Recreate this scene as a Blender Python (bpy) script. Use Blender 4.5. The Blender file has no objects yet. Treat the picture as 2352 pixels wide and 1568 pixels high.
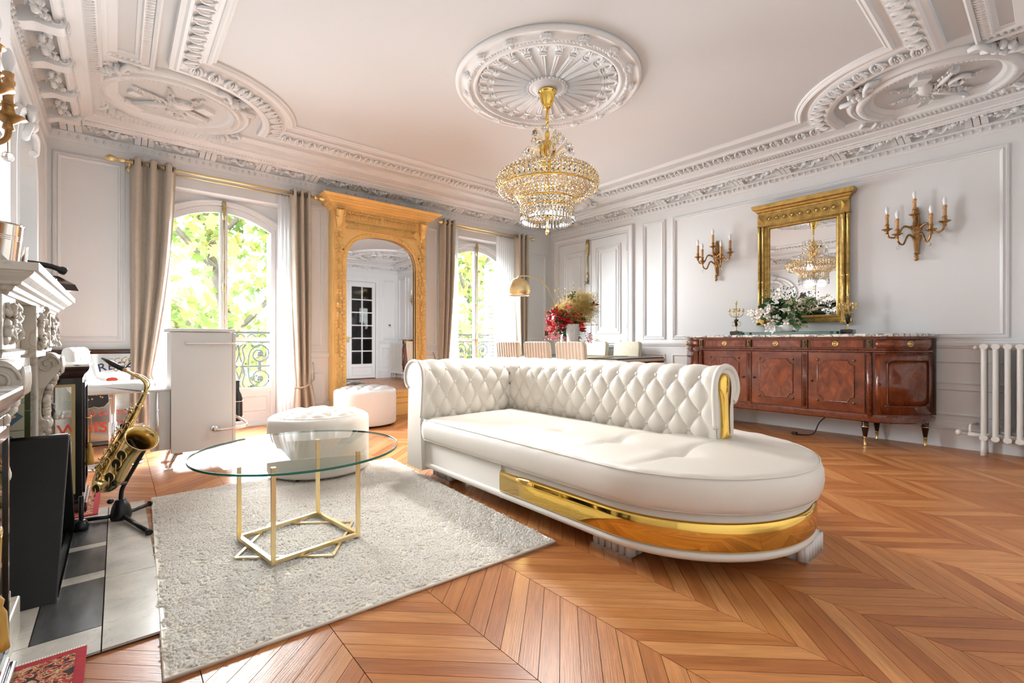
import bpy, bmesh, math, random
import numpy as np
from mathutils import Vector, Matrix, Euler
random.seed(7); rng = np.random.default_rng(7)
PI = math.pi
SKY = 20.0; WIN_POWER = 140.0; LAMP_POWER = 3.0; FILL_POWER = 100.0
sc = bpy.context.scene
C = sc.collection

# ---------------------------------------------------------------- camera
cam_d = bpy.data.cameras.new('camera'); cam = bpy.data.objects.new('camera', cam_d); C.objects.link(cam)
cam_d.sensor_width = 36.0; cam_d.lens = 1070.0 / 2352.0 * 36.0; cam_d.clip_start = 0.02; cam_d.clip_end = 300
YAW = math.radians(49.74)
cam.location = (0, 0, 1.0); cam.rotation_euler = (PI / 2, 0, YAW - PI / 2)
sc.camera = cam

# ---------------------------------------------------------------- world, sun, daylight, exposure
w = bpy.data.worlds.new('world'); sc.world = w; w.use_nodes = True
bg = w.node_tree.nodes['Background']; bg.inputs['Color'].default_value = (0.88, 0.95, 1.0, 1); bg.inputs['Strength'].default_value = SKY
sc.view_settings.view_transform = 'Standard'; sc.view_settings.look = 'None'
sc.view_settings.exposure = 0.66; sc.view_settings.gamma = 1.0; sc.view_settings.use_curve_mapping = False
sc.cycles.use_light_tree = False; sc.cycles.max_bounces = 7; sc.cycles.diffuse_bounces = 4; sc.cycles.glossy_bounces = 4
sc.cycles.transmission_bounces = 6; sc.cycles.transparent_max_bounces = 14; sc.cycles.adaptive_threshold = 0.05
sc.cycles.sample_clamp_indirect = 6.0; sc.cycles.caustics_reflective = False; sc.cycles.caustics_refractive = False

def area_light(name, loc, rot, sx, sy, power, col=(1, 1, 1)):
    l = bpy.data.lights.new(name, 'AREA'); l.shape = 'RECTANGLE'; l.size = sx; l.size_y = sy
    l.energy = power; l.color = col
    o = bpy.data.objects.new(name, l); C.objects.link(o); o.location = loc; o.rotation_euler = rot
    return o
def point_light(name, loc, power, rad, col=(1, 1, 1), parent=None):
    l = bpy.data.lights.new(name, 'POINT'); l.energy = power; l.color = col; l.shadow_soft_size = rad
    o = bpy.data.objects.new(name, l); C.objects.link(o); o.location = loc
    if parent: o.parent = parent
    return o
# daylight entering through the two french windows
for wx in (0.93, 4.49):
    wl = area_light('window_daylight', (wx, 6.165, 1.36), (PI / 2 - math.radians(22), 0, PI), 1.06, 2.10, WIN_POWER, (0.925, 0.965, 1.0))
    wl.data.spread = math.radians(125)
# ---------------------------------------------------------------- mesh helpers
class MB:
    def __init__(s): s.v = []; s.f = []; s.s = []; s.uv = None; s.M = None
    def add(s, vs, fs, smooth=False):
        b = len(s.v)
        if s.M is not None: vs = [s.M @ Vector(p) for p in vs]
        s.v.extend([tuple(p) for p in vs])
        for f in fs: s.f.append(tuple(i + b for i in f)); s.s.append(smooth)
        return s
    def box(s, x0, y0, z0, x1, y1, z1):
        return s.add([(x0,y0,z0),(x1,y0,z0),(x1,y1,z0),(x0,y1,z0),(x0,y0,z1),(x1,y0,z1),(x1,y1,z1),(x0,y1,z1)],
                     [(0,3,2,1),(4,5,6,7),(0,1,5,4),(1,2,6,5),(2,3,7,6),(3,0,4,7)])
    def cbox(s, c, d):
        return s.box(c[0]-d[0]/2, c[1]-d[1]/2, c[2]-d[2]/2, c[0]+d[0]/2, c[1]+d[1]/2, c[2]+d[2]/2)
    def tube(s, pts, r, n=8, closed=False, caps=True, flat=1.0):
        pts = [Vector(p) for p in pts]; m = len(pts)
        rs = r if isinstance(r, (list, tuple)) else [r] * m
        vs = []; up = None
        for i in range(m):
            if closed: t = pts[(i+1) % m] - pts[i-1]
            else: t = pts[min(i+1, m-1)] - pts[max(i-1, 0)]
            if t.length < 1e-9: t = Vector((0, 0, 1))
            t.normalize()
            if up is None:
                up = Vector((0, 0, 1)) if abs(t.z) < 0.9 else Vector((1, 0, 0))
            a = t.cross(up)
            if a.length < 1e-6: a = t.cross(Vector((0, 1, 0)))
            a.normalize(); b = a.cross(t); b.normalize(); up = b
            for k in range(n):
                an = 2 * PI * k / n
                vs.append(pts[i] + a * (math.cos(an) * rs[i]) + b * (math.sin(an) * rs[i] * flat))
        fs = []
        for i in range(m if closed else m - 1):
            j = (i + 1) % m
            for k in range(n):
                l = (k + 1) % n
                fs.append((i*n+k, i*n+l, j*n+l, j*n+k))
        s.add(vs, fs, True)
        if caps and not closed:
            b = len(s.v) - m * n
            s.f.append(tuple(b + k for k in reversed(range(n)))); s.s.append(False)
            s.f.append(tuple(b + (m-1)*n + k for k in range(n))); s.s.append(False)
        return s
    def lathe(s, prof, n=24, c=(0, 0, 0), a0=0.0, a1=2*PI, smooth=True):
        full = abs(a1 - a0 - 2*PI) < 1e-6; m = n if full else n + 1
        vs = []
        for r, z in prof:
            for k in range(m):
                a = a0 + (a1 - a0) * k / n
                vs.append((c[0] + r*math.cos(a), c[1] + r*math.sin(a), c[2] + z))
        fs = []
        for i in range(len(prof) - 1):
            for k in range(n):
                l = (k + 1) % m
                fs.append((i*m+k, i*m+l, (i+1)*m+l, (i+1)*m+k))
        s.add(vs, fs, smooth)
        if full:
            b = len(s.v) - len(prof) * m
            if prof[0][0] > 1e-4: s.f.append(tuple(b + k for k in reversed(range(m)))); s.s.append(False)
            if prof[-1][0] > 1e-4: s.f.append(tuple(b + (len(prof)-1)*m + k for k in range(m))); s.s.append(False)
        return s
    def ell(s, c, r, n=10, m=6):
        if not isinstance(r, (tuple, list)): r = (r, r, r)
        vs = [(c[0], c[1], c[2] - r[2])]
        for i in range(1, m):
            t = PI * i / m
            for k in range(n):
                a = 2*PI*k/n
                vs.append((c[0] + r[0]*math.sin(t)*math.cos(a), c[1] + r[1]*math.sin(t)*math.sin(a), c[2] - r[2]*math.cos(t)))
        vs.append((c[0], c[1], c[2] + r[2])); L = len(vs) - 1
        fs = [(0, 1 + (k+1) % n, 1 + k) for k in range(n)]
        for i in range(m - 2):
            for k in range(n):
                l = (k+1) % n
                fs.append((1+i*n+k, 1+i*n+l, 1+(i+1)*n+l, 1+(i+1)*n+k))
        fs += [(L, 1+(m-2)*n+k, 1+(m-2)*n+(k+1) % n) for k in range(n)]
        return s.add(vs, fs, True)
    def extr(s, poly, z0, z1, smooth=False):
        n = len(poly)
        vs = [(p[0], p[1], z0) for p in poly] + [(p[0], p[1], z1) for p in poly]
        fs = [tuple(reversed(range(n))), tuple(range(n, 2*n))]
        s.add(vs, fs)
        b = len(s.v) - 2*n
        for k in range(n):
            l = (k+1) % n; s.f.append((b+k, b+l, b+n+l, b+n+k)); s.s.append(smooth)
        return s
    def rect(s, x0, y0, x1, y1, prof, smooth=False):
        # closed rectangular moulding: prof = [(inset, height)]
        vs = []
        for d, h in prof: vs += [(x0+d, y0+d, h), (x1-d, y0+d, h), (x1-d, y1-d, h), (x0+d, y1-d, h)]
        fs = []
        for i in range(len(prof) - 1):
            for k in range(4):
                l = (k+1) % 4
                fs.append((i*4+k, i*4+l, (i+1)*4+l, (i+1)*4+k))
        return s.add(vs, fs, smooth)
    def path(s, pts, prof, closed=False):
        # 2-D path moulding; prof = [(offset to the left of travel, height)]
        m = len(pts); P = [Vector((p[0], p[1])) for p in pts]; N = []
        for i in range(m):
            if closed: a, b = P[i] - P[i-1], P[(i+1) % m] - P[i]
            else:
                a = P[i] - P[i-1] if i > 0 else P[1] - P[0]
                b = P[i+1] - P[i] if i < m-1 else P[i] - P[i-1]
            a.normalize(); b.normalize()
            na, nb = Vector((-a.y, a.x)), Vector((-b.y, b.x)); q = na + nb
            if q.length < 1e-6: q = na
            q.normalize(); N.append(q / max(0.35, q.dot(na)))
        vs = []
        for d, h in prof:
            for i in range(m): q = P[i] + N[i]*d; vs.append((q.x, q.y, h))
        fs = []
        for j in range(len(prof) - 1):
            for i in range(m if closed else m-1):
                k = (i+1) % m
                fs.append((j*m+i, j*m+k, (j+1)*m+k, (j+1)*m+i))
        return s.add(vs, fs)
    def grid(s, nu, nv, fn, cu=False, cv=False, smooth=True):
        vs = [fn(i/(nu if cu else nu-1), j/(nv if cv else nv-1)) for i in range(nu) for j in range(nv)]
        fs = []
        for i in range(nu if cu else nu-1):
            for j in range(nv if cv else nv-1):
                a, b = (i+1) % nu, (j+1) % nv
                fs.append((i*nv+j, a*nv+j, a*nv+b, i*nv+b))
        return s.add(vs, fs, smooth)
    def build(s, name, m, parent=None, loc=None, rot=None, bevel=0.0, seg=2, solid=0.0, sub=0, weld=False):
        me = bpy.data.meshes.new(name); me.from_pydata(s.v, [], s.f); me.update()
        if s.s: me.polygons.foreach_set('use_smooth', s.s)
        if m is not None: me.materials.append(m)
        bm = bmesh.new(); bm.from_mesh(me)
        if weld: bmesh.ops.remove_doubles(bm, verts=bm.verts, dist=1e-5)
        bmesh.ops.recalc_face_normals(bm, faces=bm.faces); bm.to_mesh(me); bm.free()
        o = bpy.data.objects.new(name, me); C.objects.link(o)
        if parent: o.parent = parent
        if loc is not None: o.location = loc
        if rot is not None: o.rotation_euler = rot
        if solid:
            q = o.modifiers.new('solid', 'SOLIDIFY'); q.thickness = solid; q.offset = 0
        if bevel:
            q = o.modifiers.new('bevel', 'BEVEL'); q.width = bevel; q.segments = seg; q.limit_method = 'ANGLE'; q.angle_limit = 0.7
        if sub:
            q = o.modifiers.new('sub', 'SUBSURF'); q.levels = sub; q.render_levels = sub
        return o
def B(*a): return MB().box(*a)
def thing(name, label, cat, loc=(0, 0, 0), rotz=0.0, group=None):
    o = bpy.data.objects.new(name, None); C.objects.link(o); o.empty_display_size = 0.1
    o.location = loc; o.rotation_euler = (0, 0, rotz); o['label'] = label; o['category'] = cat
    if group: o['group'] = group
    return o
def tag(o, label, cat, group=None):
    o['label'] = label; o['category'] = cat
    if group: o['group'] = group
    return o
def struct(o): o['kind'] = 'structure'; return o
def stuff(o): o['kind'] = 'stuff'; return o
def inst(o, name, loc=None, rot=None, scale=None, parent=None):
    # a further copy of one mesh piece, sharing its mesh
    c = o.copy(); c.name = name; C.objects.link(c)
    if loc is not None: c.location = loc
    if rot is not None: c.rotation_euler = rot
    if scale is not None: c.scale = scale
    if parent: c.parent = parent
    return c
def copy_tree(o, parent=None):
    c = o.copy(); C.objects.link(c); c.parent = parent
    for ch in list(o.children): copy_tree(ch, c)
    return c
def bez(p, n=12):
    # Catmull-Rom through points
    p = [Vector(q) for q in p]; out = []
    for i in range(len(p) - 1):
        p0, p1, p2, p3 = p[max(i-1, 0)], p[i], p[i+1], p[min(i+2, len(p)-1)]
        for k in range(n):
            t = k / n
            out.append(0.5*((2*p1) + (p2-p0)*t + (2*p0-5*p1+4*p2-p3)*t*t + (3*p1-p0-3*p2+p3)*t**3))
    out.append(p[-1]); return out
def arc(cx, cy, r, a0, a1, n): return [(cx + r*math.cos(a0+(a1-a0)*k/n), cy + r*math.sin(a0+(a1-a0)*k/n)) for k in range(n+1)]
CA, SA = math.cos(YAW), math.sin(YAW)
def wallM(side):
    # local x runs along the wall, local y is up, local z points into the room
    if side == 'right': return Matrix(((0,0,-1,XR),(-1,0,0,0),(0,1,0,0),(0,0,0,1)))   # local x = -Y
    if side == 'left':  return Matrix(((0,0,1,XL),(1,0,0,0),(0,1,0,0),(0,0,0,1)))
    if side == 'window': return Matrix(((1,0,0,0),(0,0,-1,YW),(0,1,0,0),(0,0,0,1)))
    if side == 'back':  return Matrix(((-1,0,0,0),(0,0,1,YB),(0,1,0,0),(0,0,0,1)))     # local x = -X
XL, XR, YB, YW, ZC = -0.50, 6.02, -0.30, 6.02, 3.15

# ---------------------------------------------------------------- materials
def newmat(name):
    m = bpy.data.materials.new(name); m.use_nodes = True
    nt = m.node_tree; return m, nt, nt.nodes['Principled BSDF']
def N(nt, t, **kw):
    n = nt.nodes.new(t)
    for k, v in kw.items():
        if k.startswith('i_'):
            n.inputs[int(k[2:]) if k[2:].isdigit() else k[2:]].default_value = v
        else: setattr(n, k, v)
    return n
def pbr(name, col, rough=0.5, metal=0.0, vary=0.04, vscale=6.0, bump=0.0, bscale=40.0, coat=0.0, trans=0.0, ior=1.45, sheen=0.0, stretch=None, spec=0.5, sss=0.0):
    m, nt, p = newmat(name); L = nt.links
    tc = N(nt, 'ShaderNodeTexCoord'); src = tc.outputs['Object']
    if stretch:
        mp = N(nt, 'ShaderNodeMapping'); mp.inputs['Scale'].default_value = stretch; L.new(src, mp.inputs['Vector']); src = mp.outputs[0]
    nz = N(nt, 'ShaderNodeTexNoise'); nz.inputs['Scale'].default_value = vscale; nz.inputs['Detail'].default_value = 4; L.new(src, nz.inputs['Vector'])
    rp = N(nt, 'ShaderNodeValToRGB'); c = Vector(col)
    lo, hi = c*(1-vary), c*(1+vary)
    rp.color_ramp.elements[0].color = (*[max(0, q) for q in lo], 1); rp.color_ramp.elements[1].color = (*[min(1, q) for q in hi], 1)
    rp.color_ramp.elements[0].position = 0.3; rp.color_ramp.elements[1].position = 0.7
    L.new(nz.outputs['Fac'], rp.inputs['Fac']); L.new(rp.outputs['Color'], p.inputs['Base Color'])
    p.inputs['Roughness'].default_value = rough; p.inputs['Metallic'].default_value = metal
    p.inputs['Coat Weight'].default_value = coat; p.inputs['Coat Roughness'].default_value = 0.08
    p.inputs['Transmission Weight'].default_value = trans; p.inputs['IOR'].default_value = ior
    p.inputs['Sheen Weight'].default_value = sheen; p.inputs['Specular IOR Level'].default_value = spec
    if bump:
        b2 = N(nt, 'ShaderNodeTexNoise'); b2.inputs['Scale'].default_value = bscale; b2.inputs['Detail'].default_value = 3; L.new(src, b2.inputs['Vector'])
        bp = N(nt, 'ShaderNodeBump'); bp.inputs['Strength'].default_value = bump; bp.inputs['Distance'].default_value = 0.01
        L.new(b2.outputs['Fac'], bp.inputs['Height']); L.new(bp.outputs['Normal'], p.inputs['Normal'])
    return m
def lin(r, g, b):
    f = lambda c: (c/255/12.92) if c/255 <= 0.04045 else ((c/255+0.055)/1.055)**2.4
    return (f(r), f(g), f(b))
M = {}
M['wall'] = pbr('white wall paint', (0.745, 0.75, 0.75), 0.55, spec=0.3, vary=0.012, vscale=1.5)
M['plaster'] = pbr('white plaster', (0.755, 0.76, 0.76), 0.65, spec=0.3, vary=0.015, vscale=3)
M['ceil'] = pbr('ceiling paint', (0.64, 0.645, 0.645), 0.8, spec=0.2, vary=0.012, vscale=1)
M['leather'] = pbr('ivory leather', (0.71, 0.66, 0.585), 0.42, vary=0.015, vscale=3, bump=0.06, bscale=260)
M['leather_white'] = pbr('white leather', (0.68, 0.665, 0.64), 0.42, vary=0.015, vscale=3, bump=0.05, bscale=260)
M['gold'] = pbr('polished gold', (0.83, 0.55, 0.13), 0.07, 1.0, vary=0.02)
M['brass'] = pbr('brass', (0.74, 0.57, 0.27), 0.24, 1.0, vary=0.05)
M['brass_sat'] = pbr('satin brass', (0.77, 0.62, 0.33), 0.33, 1.0, vary=0.03)
M['bronze'] = pbr('aged bronze', (0.36, 0.20, 0.075), 0.36, 0.9, vary=0.3, vscale=40)
M['antique'] = pbr('antique brass', (0.42, 0.33, 0.17), 0.4, 0.9, vary=0.25, vscale=30)
M['gilt'] = pbr('gilt frame', (0.45, 0.30, 0.092), 0.34, 0.75, vary=0.28, vscale=22, bump=0.15, bscale=60)
M['gold_paint'] = pbr('gold paint', (0.80, 0.51, 0.18), 0.36, 0.18, vary=0.06, vscale=5)
M['chrome'] = pbr('chrome', (0.82, 0.82, 0.83), 0.08, 1.0, vary=0.01)
M['iron'] = pbr('grey iron', (0.03, 0.03, 0.031), 0.5, 0.2, vary=0.08)
M['black'] = pbr('black lacquer', (0.012, 0.012, 0.013), 0.32, vary=0.1)
M['black_matte'] = pbr('black matte', (0.010, 0.010, 0.011), 0.5, vary=0.1, bump=0.05, bscale=120)
M['white_lac'] = pbr('white lacquer', (0.62, 0.60, 0.575), 0.35, vary=0.01)
M['enamel'] = pbr('radiator enamel', (0.78, 0.765, 0.73), 0.35, vary=0.02)
M['curtain'] = pbr('taupe curtain', (0.44, 0.38, 0.305), 0.75, vary=0.05, vscale=30, bump=0.08, bscale=300, sheen=0.3)
M['cream_fabric'] = pbr('cream upholstery', (0.62, 0.565, 0.44), 0.75, vary=0.04, vscale=20, bump=0.05, bscale=300)
M['porcelain'] = pbr('white porcelain', (0.84, 0.835, 0.82), 0.18, vary=0.01, coat=0.4)
M['candle'] = pbr('candle sleeve', (0.55, 0.30, 0.12), 0.5, vary=0.2, vscale=60)
M['bulb'] = pbr('opal bulb', (0.86, 0.86, 0.86), 0.2, vary=0.0)
M['red'] = pbr('red petal', (0.50, 0.02, 0.02), 0.55, vary=0.25, vscale=30)
M['pink'] = pbr('pink blossom', (0.78, 0.12, 0.17), 0.55, vary=0.45, vscale=60)
M['yellow'] = pbr('yellow sprig', (0.62, 0.47, 0.15), 0.7, vary=0.3, vscale=30)
M['leaf_dark'] = pbr('dark leaf', (0.025, 0.085, 0.018), 0.4, vary=0.35, vscale=30)
M['petal_white'] = pbr('white petal', (0.83, 0.82, 0.76), 0.55, vary=0.05, vscale=30)
M['petal_cream'] = pbr('cream blossom', (0.74, 0.72, 0.48), 0.6, vary=0.12, vscale=60)
M['rugbase'] = pbr('rug backing', (0.86, 0.80, 0.70), 0.9, vary=0.05)
M['rope'] = pbr('gold tassel thread', (0.50, 0.29, 0.06), 0.6, vary=0.2, vscale=90, stretch=(1, 1, .1))
M['cord'] = pbr('beige cord', (0.42, 0.33, 0.23), 0.7, vary=0.4, vscale=120)
M['stone'] = pbr('grey hearth stone', (0.10, 0.10, 0.10), 0.22, vary=0.5, vscale=9, stretch=(1, .25, 1))
M['sign_silver'] = pbr('silvered mirror', (0.62, 0.63, 0.62), 0.12, 0.9, vary=0.05)
M['ink_blue'] = pbr('navy print', (0.02, 0.02, 0.09), 0.5)
M['ink_red'] = pbr('red print', (0.62, 0.05, 0.025), 0.5)
M['ink_black'] = pbr('black print', (0.01, 0.01, 0.012), 0.5)
M['ink_gold'] = pbr('gold print', (0.5, 0.38, 0.18), 0.45)
M['bark'] = pbr('bark', (0.075, 0.062, 0.044), 0.85, vary=0.3, vscale=10, bump=0.3, bscale=20)
M['stone_pale'] = pbr('pale stone facade', (0.18, 0.18, 0.18), 0.8, vary=0.04)
M['roof'] = pbr('pale zinc', (0.07, 0.072, 0.075), 0.6, vary=0.05)

def m_mirror(name):
    m, nt, p = newmat(name)
    nz = N(nt, 'ShaderNodeTexNoise'); nz.inputs['Scale'].default_value = 2
    rp = N(nt, 'ShaderNodeValToRGB'); rp.color_ramp.elements[0].color = (0.80, 0.80, 0.81, 1); rp.color_ramp.elements[1].color = (0.84, 0.84, 0.84, 1)
    nt.links.new(nz.outputs['Fac'], rp.inputs['Fac']); nt.links.new(rp.outputs['Color'], p.inputs['Base Color'])
    p.inputs['Metallic'].default_value = 1.0; p.inputs['Roughness'].default_value = 0.015
    return m
M['mirror'] = m_mirror('mirror glass')
def m_pane(name, refl=0.03, tint=(1, 1, 1), graze=0.75):
    # thin pane: straight transmission with a weak reflection
    m = bpy.data.materials.new(name); m.use_nodes = True; nt = m.node_tree
    for n in list(nt.nodes):
        if n.type != 'OUTPUT_MATERIAL': nt.nodes.remove(n)
    out = nt.nodes['Material Output']
    tr = N(nt, 'ShaderNodeBsdfTransparent'); tr.inputs[0].default_value = (*tint, 1)
    gl = N(nt, 'ShaderNodeBsdfGlossy'); gl.inputs['Roughness'].default_value = 0.02
    lw = N(nt, 'ShaderNodeLayerWeight'); lw.inputs[0].default_value = 0.5
    fr = N(nt, 'ShaderNodeMath', operation='POWER'); fr.inputs[1].default_value = 4.0; nt.links.new(lw.outputs['Facing'], fr.inputs[0])
    mul = N(nt, 'ShaderNodeMath', operation='MULTIPLY_ADD'); mul.inputs[1].default_value = graze; mul.inputs[2].default_value = refl
    mx = N(nt, 'ShaderNodeMixShader')
    nt.links.new(fr.outputs[0], mul.inputs[0]); nt.links.new(mul.outputs[0], mx.inputs[0])
    nt.links.new(tr.outputs[0], mx.inputs[1]); nt.links.new(gl.outputs[0], mx.inputs[2]); nt.links.new(mx.outputs[0], out.inputs[0])
    return m
M['pane'] = m_pane('window pane')
M['tabletop'] = m_pane('table glass', 0.014, (0.955, 0.982, 0.968), 0.32)
M['clearglass'] = m_pane('clear glass', 0.05, (0.95, 0.97, 0.96))
M['glass_edge'] = pbr('green glass edge', (0.02, 0.20, 0.13), 0.08, vary=0.1, trans=0.3)
M['antique_dark'] = pbr('dark bronze mount', (0.11, 0.075, 0.035), 0.4, 0.85, vary=0.3, vscale=60)
M['frosted'] = pbr('cut crystal vase', (0.93, 0.94, 0.94), 0.10, vary=0.0, trans=0.35, ior=1.45)
M['crystal'] = pbr('crystal', (0.98, 0.98, 0.97), 0.0, vary=0.0, trans=1.0, ior=1.5)
M['crystal_warm'] = pbr('warm crystal', (0.98, 0.93, 0.82), 0.0, vary=0.0, trans=1.0, ior=1.5)

def m_sheer():
    m = bpy.data.materials.new('white voile'); m.use_nodes = True; nt = m.node_tree
    for n in list(nt.nodes):
        if n.type != 'OUTPUT_MATERIAL': nt.nodes.remove(n)
    out = nt.nodes['Material Output']
    tr = N(nt, 'ShaderNodeBsdfTransparent'); df = N(nt, 'ShaderNodeBsdfDiffuse'); df.inputs[0].default_value = (0.9, 0.9, 0.9, 1)
    tl = N(nt, 'ShaderNodeBsdfTranslucent'); tl.inputs[0].default_value = (0.92, 0.92, 0.92, 1)
    nz = N(nt, 'ShaderNodeTexNoise'); nz.inputs['Scale'].default_value = 300
    a = N(nt, 'ShaderNodeMixShader'); a.inputs[0].default_value = 0.6; b = N(nt, 'ShaderNodeMixShader'); b.inputs[0].default_value = 0.72
    nt.links.new(df.outputs[0], a.inputs[1]); nt.links.new(tl.outputs[0], a.inputs[2])
    nt.links.new(tr.outputs[0], b.inputs[1]); nt.links.new(a.outputs[0], b.inputs[2]); nt.links.new(b.outputs[0], out.inputs[0])
    return m
M['sheer'] = m_sheer()

def m_plank():
    m, nt, p = newmat('chevron oak'); L = nt.links
    uv = N(nt, 'ShaderNodeUVMap'); oi = N(nt, 'ShaderNodeObjectInfo'); at = N(nt, 'ShaderNodeAttribute', attribute_name='rnd')
    ad = N(nt, 'ShaderNodeMath', operation='ADD'); L.new(oi.outputs['Random'], ad.inputs[0]); L.new(at.outputs['Fac'], ad.inputs[1])
    fr = N(nt, 'ShaderNodeMath', operation='FRACT'); L.new(ad.outputs[0], fr.inputs[0])
    cm = N(nt, 'ShaderNodeCombineXYZ'); ml = N(nt, 'ShaderNodeMath', operation='MULTIPLY'); ml.inputs[1].default_value = 57.0
    L.new(fr.outputs[0], ml.inputs[0]); L.new(ml.outputs[0], cm.inputs[0]); L.new(ml.outputs[0], cm.inputs[1])
    va = N(nt, 'ShaderNodeVectorMath', operation='ADD'); L.new(uv.outputs[0], va.inputs[0]); L.new(cm.outputs[0], va.inputs[1])
    mp = N(nt, 'ShaderNodeMapping'); mp.inputs['Scale'].default_value = (2.2, 26, 1); L.new(va.outputs[0], mp.inputs[0])
    n1 = N(nt, 'ShaderNodeTexNoise'); n1.inputs['Scale'].default_value = 1.6; n1.inputs['Detail'].default_value = 6; n1.inputs['Distortion'].default_value = 0.7; L.new(mp.outputs[0], n1.inputs['Vector'])
    mp2 = N(nt, 'ShaderNodeMapping'); mp2.inputs['Scale'].default_value = (6, 160, 1); L.new(va.outputs[0], mp2.inputs[0])
    n2 = N(nt, 'ShaderNodeTexNoise'); n2.inputs['Scale'].default_value = 1.5; n2.inputs['Detail'].default_value = 3; L.new(mp2.outputs[0], n2.inputs['Vector'])
    r1 = N(nt, 'ShaderNodeValToRGB'); e = r1.color_ramp.elements
    e[0].position = 0.0; e[0].color = (*lin(172, 105, 57), 1); e[1].position = 1.0; e[1].color = (*lin(210, 148, 93), 1)
    q = r1.color_ramp.elements.new(0.5); q.color = (*lin(192, 126, 73), 1)
    L.new(fr.outputs[0], r1.inputs['Fac'])
    r2 = N(nt, 'ShaderNodeValToRGB'); r2.color_ramp.elements[0].position = 0.3; r2.color_ramp.elements[0].color = (0.74, 0.70, 0.66, 1); r2.color_ramp.elements[1].position = 0.7; r2.color_ramp.elements[1].color = (1.08, 1.07, 1.05, 1)
    L.new(n1.outputs['Fac'], r2.inputs['Fac'])
    r3 = N(nt, 'ShaderNodeValToRGB'); r3.color_ramp.elements[0].position = 0.35; r3.color_ramp.elements[0].color = (0.86, 0.83, 0.80, 1); r3.color_ramp.elements[1].position = 0.55; r3.color_ramp.elements[1].color = (1, 1, 1, 1)
    L.new(n2.outputs['Fac'], r3.inputs['Fac'])
    m1 = N(nt, 'ShaderNodeMix', data_type='RGBA', blend_type='MULTIPLY'); m1.inputs[0].default_value = 1.0
    L.new(r1.outputs[0], m1.inputs[6]); L.new(r2.outputs[0], m1.inputs[7])
    m2 = N(nt, 'ShaderNodeMix', data_type='RGBA', blend_type='MULTIPLY'); m2.inputs[0].default_value = 1.0
    L.new(m1.outputs[2], m2.inputs[6]); L.new(r3.outputs[0], m2.inputs[7])
    L.new(m2.outputs[2], p.inputs['Base Color']); p.inputs['Roughness'].default_value = 0.30
    p.inputs['Specular IOR Level'].default_value = 0.45
    bp = N(nt, 'ShaderNodeBump'); bp.inputs['Strength'].default_value = 0.12; bp.inputs['Distance'].default_value = 0.004
    L.new(n2.outputs['Fac'], bp.inputs['Height']); L.new(bp.outputs[0], p.inputs['Normal'])
    return m
M['plank'] = m_plank()
M['gap'] = pbr('floor joint', (0.05, 0.025, 0.012), 0.8)

def m_wood(name, c0, c1, c2, scale=(3, 3, 22), rough=0.2, coat=0.5, dist=1.2):
    m, nt, p = newmat(name); L = nt.links
    tc = N(nt, 'ShaderNodeTexCoord'); mp = N(nt, 'ShaderNodeMapping'); mp.inputs['Scale'].default_value = scale; L.new(tc.outputs['Object'], mp.inputs[0])
    n1 = N(nt, 'ShaderNodeTexNoise'); n1.inputs['Scale'].default_value = 1.2; n1.inputs['Detail'].default_value = 7; n1.inputs['Distortion'].default_value = dist; L.new(mp.outputs[0], n1.inputs['Vector'])
    r = N(nt, 'ShaderNodeValToRGB'); e = r.color_ramp.elements
    e[0].position = 0.3; e[0].color = (*c0, 1); e[1].position = 0.72; e[1].color = (*c2, 1); q = e.new(0.5); q.color = (*c1, 1)
    L.new(n1.outputs['Fac'], r.inputs['Fac']); L.new(r.outputs[0], p.inputs['Base Color'])
    p.inputs['Roughness'].default_value = rough; p.inputs['Coat Weight'].default_value = coat; p.inputs['Coat Roughness'].default_value = 0.06
    return m
M['mahog'] = m_wood('mahogany', lin(82, 34, 16), lin(110, 50, 24), lin(132, 66, 32), scale=(5, 30, 5))
M['mahog_h'] = m_wood('mahogany rail', lin(78, 32, 16), lin(102, 46, 22), lin(122, 58, 28), scale=(30, 4, 30))
M['flame'] = m_wood('flame mahogany', lin(92, 40, 18), lin(116, 54, 25), lin(142, 72, 34), scale=(7, 4, 4), dist=2.4)
M['darkwood'] = m_wood('dark walnut', lin(28, 14, 10), lin(46, 24, 17), lin(62, 34, 24), scale=(8, 8, 3))
M['ebony'] = m_wood('ebonised wood', lin(10, 8, 8), lin(18, 14, 13), lin(30, 22, 20), scale=(6, 6, 3))
M['palewood'] = m_wood('pale beech', lin(196, 160, 124), lin(212, 178, 142), lin(224, 194, 160), scale=(9, 9, 2), rough=0.45, coat=0.0)

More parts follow.
